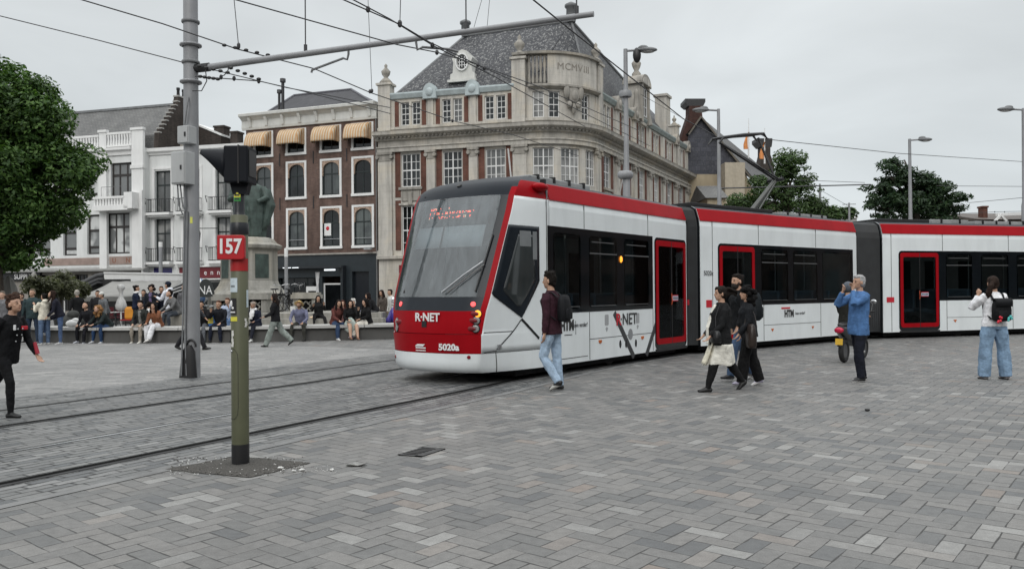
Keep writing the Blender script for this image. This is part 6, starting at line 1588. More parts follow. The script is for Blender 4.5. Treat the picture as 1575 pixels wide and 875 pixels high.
wire('thin stay wire from stone gablet to the slate hung house', [(985, 145, 48), (1055, 185, 58)], .014); wire('level feeder wire through the dark tree', [(1105, 290, 34), (1340, 284, 40)], .03)
wire('thin wire above the far bushes beside the green tree', [(1225, 277, 36), (1330, 281, 40)], .012); wire('level wire to the far side behind the dark tree', [(1440, 286, 40), (1575, 287, 40)], .012, ((1472, 286, 40),))
wire('slanting wire from the dark tree to the far lamp', [(1490, 312, 40), (1575, 304, 38)], .012); wire('low wire along the brick chimney roofs', [(1470, 329, 50), (1530, 326, 50), (1575, 325, 50)], .014, ((1530, 326, 50), (1545, 326, 50)))
wire('thin wire descending over the green tree top', [(1205, 260, 40), (1310, 320, 46)], .010)
def small_post(px, y0, y1, Y, label):
    a, c = at(px, y0, Y), at(px, y1, Y); b = MB(); b.lathe([(.09, 0), (.08, c.z * .9), (.06, c.z)], (c.x, Y, 0), 10); t = thing('wire_post', label, 'post', (c.x, Y, 0)); b.build('pole', m_galv, t)
    b = MB(); b.tube([(c.x - .5, Y, c.z - .12), (c.x + .5, Y, c.z - .1)], .03, 5); b.build('cross_arm', m_galv, t)
small_post(1261, 330, 283, 50, 'short grey wire post behind the tram beside the green tree'); small_post(1306, 335, 312, 60, 'stub of a grey wire post beside the flat roofed grey building')

# ------------------------------------------------------------------ monument, steps, bench
m_mon = stonemat('monument stone', (.34, .33, .30), .6); m_bronze = mat('green bronze', (.058, .084, .074), .65, .15, var=.45, scale=4, dirt=.6)
def monument():
    c = at(384, 445, 35.5); x, y = c.x, 35.5
    t = thing('monument', 'stone monument with a green bronze robed figure on its pedestal', 'monument', (x, y, 0))
    zz = lambda py: at(384, py, y).z
    def oct_(r, z, ph=22.5): return [V((x + r * cos(R(ph + 45 * k)), y + r * sin(R(ph + 45 * k)), z)) for k in range(8)]
    b = MB(); prof = [(1.75, .6), (1.75, zz(452)), (1.45, zz(446)), (1.32, zz(440)), (1.22, zz(432)), (1.2, zz(386)), (1.38, zz(383)), (1.42, zz(378)), (1.18, zz(374)), (1.05, zz(368)), (.9, zz(366))]
    b.rings([oct_(r, z) for r, z in prof], 0, True, False); ped = b.build('pedestal', m_mon, t, bevel=.02)
    for k in (5, 6, 4, 7):
        a = R(45 * k + 0); n = V((cos(a), sin(a), 0)); d = V((-n.y, n.x, 0)); ctr = V((x, y, (zz(428) + zz(392)) / 2)) + n * 1.115
        b = MB(); b.rbox(ctr, (.62, .06, zz(392) - zz(428)), d, n, (0, 0, 1)); b.build('bronze_panel', m_bronze, ped)
    # robed figure, one continuous casting
    z0 = zz(366); H_ = zz(262) - z0; k = H_ / 2.0
    f = MB()
    f.rings([[V((x + (wx * cos(2 * pi * j / 40) + ox) * k * (1 + fo * sin(7 * 2 * pi * j / 40 + z * 1.5)), y + wy * k * sin(2 * pi * j / 40) * (1 + fo * cos(6 * 2 * pi * j / 40 + z * 2)), z0 + z * k)) for j in range(40)] for z, wx, wy, ox, fo in
             ((0, .36, .30, .06, .1), (.05, .38, .32, .06, .12), (.4, .40, .3, .08, .14), (.8, .50, .3, .06, .14), (1.1, .49, .3, .03, .12), (1.35, .46, .26, 0, .1), (1.52, .37, .22, 0, .06), (1.6, .24, .17, 0, .02), (1.66, .11, .12, 0, 0), (1.74, .11, .12, 0, 0), (1.84, .16, .18, 0, 0), (1.96, .165, .18, 0, 0), (2.06, .12, .13, 0, 0), (2.1, .04, .05, 0, 0))], 0, True, True)
    f.tube([V((x + .42 * k, y - .05, z0 + 1.45 * k)), V((x + .56 * k, y - .25, z0 + 1.15 * k)), V((x + .36 * k, y - .38 * k, z0 + 1.02 * k))], [.12 * k, .10 * k, .06 * k], 10)
    f.tube([V((x - .4 * k, y - .05, z0 + 1.45 * k)), V((x - .5 * k, y - .2, z0 + 1.12 * k)), V((x - .26 * k, y - .4 * k, z0 + 1.2 * k))], [.12 * k, .10 * k, .06 * k], 10)
    f.tube([V((x + .5 * k, y, z0 + 1.4 * k)), V((x + .62 * k, y, z0 + .95 * k)), V((x + .48 * k, y, z0 + .45 * k)), V((x + .34 * k, y, z0 + .1 * k))], [.14 * k, .16 * k, .12 * k, .05 * k], 10)
    rf = random.Random(4)
    for j in range(26):
        a = 2 * pi * j / 26 + rf.uniform(-.1, .1); z1 = rf.uniform(1.0, 1.45); z2 = rf.uniform(.03, .5); w1, w2 = (.50, .26), (.38, .31); sw = rf.uniform(-.12, .12); rr = rf.uniform(.025, .055) * k
        f.tube([V((x + w1[0] * k * cos(a) * (.86 if z1 > 1.3 else 1), y + w1[1] * k * sin(a), z0 + z1 * k)), V((x + .46 * k * cos(a + sw * .6) + .04, y + .31 * k * sin(a + sw * .6), z0 + (z1 + z2) / 2 * k)), V((x + w2[0] * k * cos(a + sw) + .07, y + w2[1] * k * sin(a + sw), z0 + z2 * k))], [rr * .5, rr, rr * .8], 6)
    me = f.mesh('robed_figure', m_bronze); o = link('robed_figure', me, t)
    rm = o.modifiers.new('join', 'REMESH'); rm.mode = 'VOXEL'; rm.voxel_size = .026
    tx = bpy.data.textures.new('folds', 'WOOD'); tx.noise_scale = .25; tx.turbulence = 3; tx.wood_type = 'BANDNOISE'; dm = o.modifiers.new('folds', 'DISPLACE'); dm.texture = tx; dm.strength = .0; dm.mid_level = .5
    # pierced stone piers in front and low terrace with steps
    def pier(px0, px1, ytop, Y, label):
        a, e = at(px0, ytop, Y), at(px1, ytop, Y); w_ = e.x - a.x; zt = a.z
        p = thing('stone_pier', label, 'pier', ((a.x + e.x) / 2, Y, 0), 'pierced stone piers round the monument')
        b = MB(); b.box(a.x + .08, a.x + w_ * .26, Y - .3, Y + .3, 0, zt - .16); b.box(e.x - w_ * .26, e.x - .08, Y - .3, Y + .3, 0, zt - .16); b.box(a.x + w_ * .26, e.x - w_ * .26, Y - .12, Y + .12, 0, zt - .16); b.box(a.x + .03, e.x - .03, Y - .34, Y + .34, 0, .75); pb = b.build('pier_body', m_mon, p)
        b = MB(); b.box(a.x, e.x, Y - .38, Y + .38, zt - .16, zt); b.box(a.x + .05, e.x - .05, Y - .33, Y + .33, zt, zt + .08); b.build('coping', m_mon, p)
        cx_, cz_ = (a.x + e.x) / 2, (zt - .16 + .75) / 2; b = MB(); b.box(cx_ - w_ * .21, cx_ + w_ * .21, Y - .135, Y - .11, cz_ - .27, cz_ + .27); o = b.build('recess_shade', m_shade_black, p)  # proud near-black panel; the shade of the pierced opening is its colour
        b = MB(); b.rings([[V((cx_ + (rr + q_ * cos(a_)) * cos(2 * pi * j / 24) * (1 + .18 * cos(8 * pi * j / 24)), Y - .15 + q_ * sin(a_), cz_ + (rr + q_ * cos(a_)) * sin(2 * pi * j / 24) * (1 + .18 * cos(8 * pi * j / 24)))) for a_ in [k * pi / 3 for k in range(6)]] for j in range(25) for rr, q_ in ((.15, .035),)], 0, False, True)
        for a_ in (45, 135, 225, 315): b.tube([V((cx_ + .16 * cos(R(a_)), Y - .15, cz_ + .16 * sin(R(a_)))), V((cx_ + .36 * cos(R(a_)) * .75, Y - .15, cz_ + .36 * sin(R(a_)) * .75))], .03, 5)
        b.build('tracery', m_mon, o)
    pier(372, 417, 454, 30.6, 'pierced stone pier right below the bronze monument, with quatrefoil panel'); pier(451, 493, 453, 31.4, 'pierced stone pier beside the parked bicycles, with quatrefoil panel'); pier(330, 366, 456, 30.6, 'stone pier half hidden by the green signal post')
    s = MB()
    xa, xb = at(345, 480, 30).x, at(605, 480, 30).x
    for k in range(4): s.box(xa + .0 * k, xb - .12 * k, 28.3 + .38 * k, 29.0 + .38 * k if k < 3 else 33.2, 0, .24 + .19 * k)
    tag(s.build('steps', m_mon), 'low stone steps rising from the bench to the monument', 'steps')
monument()
def bench():
    P = [V((-16.2, 26.9, 0)), V((-14.6, 26.1, 0)), V((-12.6, 25.75, 0)), V((-9.9, 25.55, 0)), V((-7.0, 26.0, 0)), V((-4.2, 26.75, 0)), V((-1.5, 27.6, 0)), V((2, 28.8, 0))]
    L = catmull(P, .6)
    t = thing('bench_wall', 'long low curved stone bench where people sit along the square', 'bench', P[3])
    b = MB(); A = [offset(L, d) for d in (0, .06, .95, 1.0)]
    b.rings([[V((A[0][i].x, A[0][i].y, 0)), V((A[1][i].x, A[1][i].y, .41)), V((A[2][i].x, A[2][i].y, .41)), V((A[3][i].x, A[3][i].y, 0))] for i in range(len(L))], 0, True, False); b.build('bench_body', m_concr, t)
    n = 0; step = 4
    for i in range(0, len(L) - 1, step):
        j = min(i + step, len(L) - 1)
        a, c = offset(L, -.05), offset(L, 1.02); b = MB(); rg = []
        for k in range(i, j + 1):
            f = (.012 if k == i else -.012 if k == j else 0); dd = (L[min(k + 1, len(L) - 1)] - L[max(k - 1, 0)]).normalized() * f
            rg.append([a[k] + dd + V((0, 0, .41)), a[k] + dd + V((0, 0, .50)), c[k] + dd + V((0, 0, .50)), c[k] + dd + V((0, 0, .41))])
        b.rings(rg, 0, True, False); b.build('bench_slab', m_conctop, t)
    return L
BEN = bench()
def thin_post():
    p = at(440, 382, 33); t = thing('light_post', 'slim grey post with white top in front of the black shopfront', 'post', (p.x, 33, 0)); b = MB(); b.lathe([(.075, 0), (.075, p.z - .35)], (p.x, 33, 0), 12); b.build('pole', m_galv, t); b = MB(); b.lathe([(.078, p.z - .35), (.078, p.z)], (p.x, 33, 0), 12); b.build('lamp_top', mat('white diffuser', (.75, .75, .74), .4), t)
    p = at(247, 380, 48); t = thing('light_post', 'slim grey post in front of the white house above the awning', 'post', (p.x, 48, 0)); b = MB(); b.lathe([(.11, 0), (.11, p.z)], (p.x, 48, 0), 10); b.build('pole', m_galv, t); b = MB(); b.lathe([(.115, p.z), (.115, p.z + .3)], (p.x, 48, 0), 10); b.build('lamp_top', mat('white diffuser', (.75, .75, .74), .4), t)
thin_post()

# ------------------------------------------------------------------ cafe: awning, folded parasols, screens
m_canvas = mat('beige canvas', (.27, .265, .25), .85, var=.08, scale=1, dirt=.2); m_wcanvas = mat('white canvas', (.62, .62, .61), .85, var=.1, scale=3)
def cafe():
    t = thing('cafe_awning', 'wide pale cafe awning with a white fascia in front of the white houses', 'awning', at(195, 440, 42))
    q = [at(173, 433, 46), at(280, 431, 45.5), at(262, 456, 41), at(112, 457, 41.5)]
    b = MB(); n = 10; b.rings([[q[0] + (q[1] - q[0]) * k / n + ((q[3] + (q[2] - q[3]) * k / n) - (q[0] + (q[1] - q[0]) * k / n)) * f - V((0, 0, .12 * sin(pi * f) + .03 * (k % 2))) for k in range(n + 1)] for f in (0, .25, .5, .75, 1)], 0, False, True, False); o = b.build('awning_cloth', m_canvas, t); o.modifiers.new('thickness', 'SOLIDIFY').thickness = .02
    v = MB(); v.quad(q[3], q[2], q[2] - V((0, 0, .22)), q[3] - V((0, 0, .22))); o2 = v.build('valance', m_canvas, t); o2.modifiers.new('thickness', 'SOLIDIFY').thickness = .02
    f = MB(); a, c = at(160, 421, 46.3), at(284, 423, 46); f.rings([[p + V((0, dy, dz)) for dy, dz in ((0, .05), (0, -.45), (.5, -.45), (.5, .05))] for p in (a, c)], 0, True, False); f.rings([[p + V((0, dy, dz)) for dy, dz in ((-.06, .1), (-.06, .02), (.5, .02), (.5, .1))] for p in (a, c)], 0, True, False); f.build('fascia', m_wtrim, t)
    p = MB()
    for px in (120, 165, 215, 262): w_ = at(px, 457, 41.3); p.lathe([(.05, 0), (.05, w_.z - .1)], (w_.x, 41.3, 0), 8)
    p.build('awning_post', m_iron, t)
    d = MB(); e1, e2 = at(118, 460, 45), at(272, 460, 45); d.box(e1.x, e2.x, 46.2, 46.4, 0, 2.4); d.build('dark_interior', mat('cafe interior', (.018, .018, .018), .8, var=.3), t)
    # striped side panel
    t2 = thing('striped_awning', 'small black and white striped awning beside the mast', 'awning', at(275, 440, 40)); b = MB()
    for k in range(5): a, c = at(264 + 0 * k, 441 + k * 2.2, 40), at(280, 434 + k * 2.6, 40.6); b.rings([[a, a - V((0, 0, .07))], [c, c - V((0, 0, .08))]], k % 2, False, False, False)
    b.build('awning_cloth', [m_wcanvas, m_blackp], t2, recalc=False)
    # black folded umbrellas group under the ledge
    t3 = thing('folded_awning', 'black folded awning under the ledge beside the white fascia', 'awning', at(140, 430, 47)); b = MB(); 
    for k, (a, c, r0, r1) in enumerate((((112, 436, 45), (162, 424, 46.6), .06, .22), ((116, 439, 45), (163, 431, 46.6), .05, .28), ((122, 441, 45), (160, 436, 46.4), .05, .16))):
        p0, p1 = at(*a), at(*c); b.tube([p0, p0 + (p1 - p0) * .35 - V((0, 0, .12)), p0 + (p1 - p0) * .7 + V((0, 0, .08)), p1], [r0, r1 * .8, r1 * .7, r1], 7)
    b.build('awning_cloth', m_blackp, t3)
    # screens and furniture below the awning
    for k, (px, Y, col_, lab_) in enumerate(((163, 37.5, (.11, .012, .018), 'dark red cafe chair left of the folded white parasol'), (183, 38, (.10, .01, .02), 'dark red cafe chair right of the folded white parasol'), (197, 34.5, (.30, .012, .018), 'bright red cafe chair under the orange bag'))):
        p = at(px, 470, Y); t4 = thing('cafe_chair', lab_, 'chair', (p.x, Y, 0)); mm = mat('cafe chair %d' % k, col_, .6)
        b = MB(); b.box(p.x - .24, p.x + .24, Y - .24, Y + .24, .43, .48); b.build('seat', mm, t4)
        b = MB(); b.rings([[V((p.x - .24, Y + .2 + .15 * z - .05, z + .45)), V((p.x + .24, Y + .2 + .15 * z - .05, z + .45)), V((p.x + .24, Y + .24 + .15 * z - .05, z + .45)), V((p.x - .24, Y + .24 + .15 * z - .05, z + .45))] for z in (.08, .3, .5)], 0, True, False); b.build('backrest', mm, t4)
        for sx_ in (-.2, .2):
            for sy in (-.2, .2): b = MB(); b.tube([(p.x + sx_, Y + sy, .43), (p.x + sx_ * 1.15, Y + sy * 1.15, 0)], .015, 5); b.build('leg', m_iron, t4)
    p = at(199.5, 452, 34.4); b = MB(); b.rings([[V((p.x + a * w_, 34.4 + c * d_, z)) for a, c in ((-1, -1), (1, -1), (1, 1), (-1, 1))] for z, w_, d_ in ((.482, .16, .09), (.55, .18, .12), (.92, .18, .11), (1.02, .12, .07))], 0, True, False)
    tag(b.build('orange_bag', mat('orange bag', (.62, .25, .02), .6), bevel=.03), 'orange bag propped on the red cafe chair', 'bag')
    for px, Y in ((178, 36.5), (210, 36.5)):
        p = at(px, 470, Y); t5 = thing('cafe_table', 'small round cafe table beside the %s' % ('dark red chairs' if px < 200 else 'bright red chair'), 'table', (p.x, Y, 0)); b = MB(); b.lathe([(.02, .7), (.35, .72), (.35, .75), (.02, .76)], (p.x, Y, 0), 16); b.build('table_top', m_wcanvas, t5); b = MB(); b.lathe([(.25, 0), (.25, .03), (.035, .06), (.035, .7)], (p.x, Y, 0), 10); b.build('leg', m_iron, t5)
cafe()
def parasol(px, ytop, ybot, Y, r, label, m, tie=.5, prof=None):
    a, c = at(px, ytop, Y), at(px, ybot, Y); x = a.x; t = thing('folded_parasol', label, 'parasol', (x, Y, 0))
    b = MB(); b.lathe([(.035, 0), (.03, a.z)], (x, Y, 0), 8); b.build('pole', m_wtrim, t)
    h = a.z - c.z; n = 24; rg = []
    for f, rr in prof or ((0, .25), (.05, .62), (.16, .72), (.22, .45), (.35, .33), (tie, .42), (tie + .1, .7), (.8, 1.0), (.93, .9), (1.0, .45)):
        rg.append([V((x + r * rr * (1 + .22 * cos(8 * 2 * pi * j / n)) * cos(2 * pi * j / n), Y + r * rr * (1 + .22 * cos(8 * 2 * pi * j / n)) * sin(2 * pi * j / n), a.z - h * f)) for j in range(n)])
    b = MB(); b.rings(rg, 0, True, True); b.build('canvas', m, t)
PD = ((0, .1), (.1, .35), (.3, .6), (.6, .85), (.85, 1.0), (1.0, .95))
parasol(186, 437, 478, 36, .21, 'folded white parasol in front of the cafe awning', m_wcanvas)
parasol(13, 425, 478, 34, .42, 'large folded beige parasol under the big tree', m_canvas, .3, PD); parasol(99, 415, 452, 44, .3, 'tall folded grey parasol behind the planter shrubs', m_canvas, .3, PD); parasol(52, 418, 452, 44, .28, 'folded grey parasol behind the olive shrubs near the tree', m_canvas, .3, PD)
def aframe():
    p = at(316, 458, 33); t = thing('cafe_sign', 'dark round topped cafe sign with white NA lettering beside the mast', 'sign', (p.x, 33, 0)); b = MB()
    a, c = at(304, 455, 33), at(331, 442, 33); w_ = (c.x - a.x) / 2; q = [(-w_, 0), (w_, 0)] + [(w_ * cos(pi * k / 12), .75 * sin(pi * k / 12)) for k in range(1, 12)]
    z0 = at(316, 457, 33).z; b.prism(q, lambda u, z, k: V((p.x + u, 33 + (0 if k else .06), z0 + z))); o = b.build('sign_board', mat('sign black green', (.02, .024, .024), .6), t); text_obj('sign_lettering', 'NA', .5, m_letw, frame((p.x, 32.99, z0 + .27), (1, 0, 0), (0, -1, 0)), o, sx=.8)
    b = MB(); b.tube([(p.x - w_ * .8, 33.05, 0), (p.x - w_ * .8, 33.05, z0)], .03, 6); b.tube([(p.x + w_ * .8, 33.05, 0), (p.x + w_ * .8, 33.05, z0)], .03, 6); b.build('sign_legs', m_iron, t)
    p = at(309, 447, 34); t = thing('cafe_parasol', 'blue and white folded parasol beside the mast', 'parasol', (p.x, 34, 0)); b = MB(); rg = [[V((p.x + r_ * cos(2 * pi * j / 12), 34 + r_ * sin(2 * pi * j / 12), z)) for j in range(12)] for z, r_ in ((2.2, .05), (1.9, .3), (1.3, .28), (1.1, .1))]; b.rings(rg, 0, True, True)
    o = b.build('canvas', [mat('blue canvas', (.08, .16, .34), .8), m_wcanvas], t)
    for i, pl_ in enumerate(o.data.polygons): pl_.material_index = i % 2
    b = MB(); b.lathe([(.03, 0), (.03, 2.2)], (p.x, 34, 0), 6); b.build('pole', m_steel, t)
    q = at(322, 493, 24.9); b = MB(); x, y = -9.72, 25.95; b.rings([[V((x + a * .17, y + c * .09, z)) for a, c in ((-1, -1), (1, -1), (1, 1), (-1, 1))] for z in (.5, .92)], 0, True, False); b.rings([[V((x + .1 * a, y - .095, z)) for a in (-1, 1)] for z in (.6, .8)], 1, False, False, False)
    tag(b.build('paper_bag', [mat('blue bag', (.05, .16, .42), .6), mat('yellow print', (.6, .5, .08), .6)]), 'blue bag with yellow print standing on the bench by the mast', 'bag')
aframe()

# ------------------------------------------------------------------ bicycles
m_bike = mat('black bicycle paint', (.012, .012, .013), .35); m_tyre = mat('tyre rubber', (.015, .015, .015), .8); m_chrome = mat('chrome', (.5, .5, .5), .25, .9)
def bicycle():
    t = thing('bicycle', 'x', 'bicycle', (0, 0, 0), 'bicycles parked behind the bench')
    for x in (-.52, .53):
        w = MB(); w.rings([[V((x + (.33 + .018 * cos(a)) * cos(2 * pi * j / 24), .018 * sin(a), .35 + (.33 + .018 * cos(a)) * sin(2 * pi * j / 24))) for a in [k * pi / 3 for k in range(6)]] for j in range(25)], 0, False, True); wo = w.build('wheel', m_tyre, t)
        s = MB()
        for j in range(9): s.tube([(x, 0, .35), (x + .32 * cos(2 * pi * j / 9), 0, .35 + .32 * sin(2 * pi * j / 9))], .004, 3)
        s.tube([(x, -.05, .35), (x, .05, .35)], .025, 6); s.build('spokes', m_chrome, wo)
        f = MB(); f.rings([[V((x + r_ * cos(R(a)), s_, .35 + r_ * sin(R(a)))) for r_, s_ in ((.365, -.03), (.375, 0), (.365, .03))] for a in range(-10 if x > 0 else 20, 191 if x < 0 else 150, 15)], 0, False, True, False); f.build('mudguard', m_bike, t)
    f = MB()
    for a, c in (((-.52, .35), (-.1, .32)), ((-.1, .32), (-.2, .82)), ((-.1, .32), (.36, .72)), ((-.18, .55), (.35, .80)), ((-.52, .35), (-.19, .72)), ((.34, .88), (.40, .68)), ((.40, .68), (.53, .35))): f.tube([(a[0], 0, a[1]), (c[0], 0, c[1])], .018, 6)
    f.build('frame', m_bike, t)
    h = MB(); h.tube([(.34, 0, .86), (.31, 0, 1.05)], .014, 6); h.tube([(.12, -.28, 1.05), (.28, -.26, 1.10), (.31, 0, 1.05), (.28, .26, 1.10), (.12, .28, 1.05)], .013, 6); h.build('handlebar', m_chrome, t)
    s = MB(); s.ell((-.22, 0, .90), (.14, .075, .035), 0, 10, 6); s.tube([(-.2, 0, .8), (-.22, 0, .88)], .015, 6); s.build('saddle', m_blackp, t)
    r = MB(); r.box(-.72, -.28, -.06, .06, .71, .725); r.tube([(-.62, .05, .71), (-.54, .06, .36)], .007, 4); r.tube([(-.62, -.05, .71), (-.54, -.06, .36)], .007, 4); r.build('carrier', m_bike, t)
    return t
BK = bicycle(); nb_ = 0
def put_bike(px, Y, rz, label, z=0, sc=1.0):
    global nb_
    p = at(px, 445, Y); o = BK if nb_ == 0 else dup(BK); nb_ += 1
    o.location = (p.x, Y, z); o.rotation_euler = (R(random.uniform(-6, 6)), 0, rz); o['label'] = label; o.scale = (sc,) * 3
for px, Y, rz, lab_, z in ((432, 32.2, .5, 'black bicycle nearest the walking woman, between the two stone piers', .81), (441, 32.5, 2.4, 'black bicycle turned the other way between the two stone piers', .81), (449, 32.0, .9, 'black bicycle leaning by the second stone pier', .81), (426, 32.9, 1.2, 'black bicycle half hidden behind the walking woman', .81),
                           (318, 31.6, .3, 'black bicycle directly under the NA sign', .0), (328, 32.0, 2.7, 'black bicycle leaning between NA sign and monument', .0), (338, 32.4, .8, 'black bicycle beside the monument steps near the signal post', .0), (311, 32.3, 1.3, 'black bicycle close behind the grey mast', .0)): put_bike(px, Y, rz, lab_, z)
def scooter_parked():
    p = at(580, 470, 30.0); x, y = p.x, 30.0; t = thing('parked_moped', 'purple moped with mirror parked behind the bench near the tram nose', 'moped', (x, y, 0)); mp = mat('purple fairing', (.05, .035, .24), .35, coat=.3)
    b = MB(); b.tube([V((x - .7, y, .75)), V((x - .2, y, .62)), V((x + .1, y, .45)), V((x + .45, y, .5)), V((x + .6, y, .95))], [(.16, .12), (.17, .2), (.14, .16), (.14, .12), (.1, .06)], 10); b.ell((x + .62, y, .7), (.12, .2, .3)); b.build('fairing', mp, t)
    for dx in (-.55, .72): b = MB(); b.rings([[V((x + dx + (.2 + .06 * cos(a)) * cos(2 * pi * j / 18), y + .06 * sin(a), .26 + (.2 + .06 * cos(a)) * sin(2 * pi * j / 18))) for a in [k * pi / 3 for k in range(6)]] for j in range(19)], 0, False, True); b.build('wheel', m_tyre, t)
    b = MB(); b.ell((x - .35, y, .82), (.38, .15, .07)); b.build('seat', m_blackp, t)
    b = MB(); b.tube([V((x + .6, y - .3, 1.08)), V((x + .62, y, 1.05)), V((x + .6, y + .3, 1.08))], .02, 6); hb = b.build('handlebar', m_blackp, t); b = MB(); b.ell((x + .62, y - .1, 1.25), (.09, .03, .12)); b.build('mirror', mat('mirror face', (.7, .72, .74), .1, .6), hb)
scooter_parked()
# ------------------------------------------------------------------ trees: real limbs and many leaf faces in clumps
def leafmat(name, c0, c1, c2):
    m, nt, b = nodes(name); p = geo(nt)
    rnd = nt.nodes.new('ShaderNodeNewGeometry').outputs['Random Per Island']
    c = ramp(nt, rnd, [(0, c0), (.5, c1), (.9, c2), (1, tuple(q * 1.25 for q in c2[:3]) + (1,))])
    c = mixc(nt, 1.0, c, ramp(nt, noi(nt, p, .9, 3), [(.35, .70), (.66, 1.3)]), 'MULTIPLY')
    nt.links.new(c, b.inputs['Base Color']); b.inputs['Roughness'].default_value = .55; b.inputs['Specular IOR Level'].default_value = .3
    tr = nd(nt, 'ShaderNodeBsdfTranslucent'); nt.links.new(mixc(nt, 1.0, c, (1.3, 1.5, .6, 1), 'MULTIPLY'), tr.inputs[0])
    mx = nd(nt, 'ShaderNodeMixShader'); mx.inputs[0].default_value = .25
    out = nt.nodes['Material Output']; nt.links.new(b.outputs[0], mx.inputs[1]); nt.links.new(tr.outputs[0], mx.inputs[2]); nt.links.new(mx.outputs[0], out.inputs[0])
    return m
m_leaf = leafmat('broad green leaves', (.026, .060, .015, 1), (.050, .102, .026, 1), (.095, .165, .044, 1))
m_leaf2 = leafmat('mid green leaves', (.026, .050, .018, 1), (.050, .088, .030, 1), (.085, .135, .048, 1))
m_leafd = leafmat('dark bluish leaves', (.015, .032, .016, 1), (.026, .052, .025, 1), (.046, .078, .036, 1))
m_olv = leafmat('olive leaves', (.075, .082, .048, 1), (.12, .128, .075, 1), (.17, .175, .11, 1))
m_bark = mat('tree bark', (.075, .062, .050), .9, var=.35, scale=6, bmp=.6, bs=18)
def leaves(name, centers, radii, n, size, m, parent, rg, droop=0.0, elong=1.0, fill=.35, sq=.85):
    """leaf faces spread over many small clumps; centers/radii describe the clumps"""
    C = np.array([tuple(c) for c in centers]); Rr = np.array(radii)
    w = Rr ** 2; k = rg.choice(len(C), n, p=w / w.sum())
    d = rg.normal(size=(n, 3)); d /= np.linalg.norm(d, axis=1)[:, None]
    rad = np.where(rg.random(n) < fill, rg.random(n) ** .5, .82 + .28 * rg.random(n))
    p = C[k] + d * (Rr[k] * rad)[:, None] * np.array((1, 1, sq))
    nrm = d * .7 + rg.normal(size=(n, 3)) * .5 + np.array((0, 0, .75)); nrm /= np.linalg.norm(nrm, axis=1)[:, None]
    a = np.cross(nrm, rg.normal(size=(n, 3))); a /= np.linalg.norm(a, axis=1)[:, None]; b = np.cross(nrm, a)
    s = size * (.6 + .8 * rg.random(n))[:, None]
    tip = p + a * s * elong - np.array((0, 0, droop)) * s; L = p + b * s * .42 + nrm * s * .08; Rt = p - b * s * .42 + nrm * s * .08; base = p - a * s * .6 * elong
    vs = np.stack([base, L, tip, Rt], 1).reshape(-1, 3)
    me = bpy.data.meshes.new(name); me.vertices.add(4 * n); me.vertices.foreach_set('co', vs.ravel())
    me.loops.add(4 * n); me.loops.foreach_set('vertex_index', np.arange(4 * n, dtype=np.int32))
    me.polygons.add(n); me.polygons.foreach_set('loop_start', np.arange(0, 4 * n, 4, dtype=np.int32)); me.polygons.foreach_set('loop_total', np.full(n, 4, dtype=np.int32))
    me.materials.append(m); me.update(calc_edges=True); me.validate()
    return link(name, me, parent)
def tree(label, base, blobs, Y, m, seed, nclump, nleaf, size, crad, group='trees round the square', trunk_r=.22, name='tree', droop=0., elong=1.0, dep=.9, fork=None, fill=.35, sq=.85, jit=.98):
    """blobs: pixel x, y, radius (pixels) of the crown's masses at depth Y"""
    rg = np.random.default_rng(seed); t = thing(name, label, 'tree' if name == 'tree' else 'shrub', base, group)
    k = Y / FPX; B = [(at(x, y, Y), r * k) for x, y, r in blobs]
    cs, rs = [], []; W = np.array([r ** 2 for _, r in B]); W = W / W.sum()
    for _ in range(nclump):
        i = rg.choice(len(B), p=W); c, r = B[i]; d = rg.normal(size=3); d /= np.linalg.norm(d)
        q = c + V(d) * (r * jit * rg.random() ** .36); q.y = c.y + (q.y - c.y) * dep
        cs.append(q); rs.append(crad * (.35 + 1.05 * rg.random() ** 1.5))
    leaves('crown', cs, rs, nleaf, size, m, t, rg, droop, elong, fill, sq)
    tb_ = MB(); low = V(base); top = V((base[0], base[1], fork or min(c.z for c, _ in B) + .3))
    tb_.tube([low, low + (top - low) * .5 + V((.06, 0, 0)), top], [trunk_r * 1.25, trunk_r, trunk_r * .85], 10)
    for c, r in B:
        mid = top + (c - top) * .5 + V((rg.normal() * .2, rg.normal() * .2, .25)); tb_.tube([top - V((0, 0, .2)), mid, c], [trunk_r * .6, trunk_r * .38, trunk_r * .15], 6)
    for q in cs[::3]:
        c = min(B, key=lambda e: (e[0] - q).length)[0]; tb_.tube([c, (c + q) / 2 + V((0, 0, .1)), q], [trunk_r * .16, trunk_r * .1, trunk_r * .05], 4)
    tb_.build('trunk', m_bark, t); return t
p = at(-8, 445, 33)
tree('big dense green tree at the edge of the square beside the white house', (p.x, 33, 0), [(14, 155, 50), (-40, 190, 80), (58, 186, 42), (94, 243, 36), (50, 275, 64), (-8, 300, 85), (74, 322, 38), (18, 355, 50), (-50, 330, 80), (102, 280, 30), (18, 396, 22), (52, 378, 24), (30, 215, 52), (112, 258, 24)], 33, m_leaf, 3, 430, 92000, .12, .70, jit=1.07, fill=.15, sq=.7, trunk_r=.3, dep=1.0, fork=3.0)
p = at(1212, 445, 48)
tree('green broadleaf tree behind the pantograph, loose at its top', (p.x, 48, 0), [(1212, 252, 16), (1222, 268, 20), (1205, 280, 22), (1232, 292, 24), (1190, 302, 30), (1228, 316, 32), (1252, 322, 20), (1160, 318, 26), (1135, 324, 20), (1206, 236, 8)], 48, m_leaf2, 5, 210, 15500, .11, .45, jit=1.28, trunk_r=.2, fill=.15, sq=.6)
p = at(1410, 445, 44)
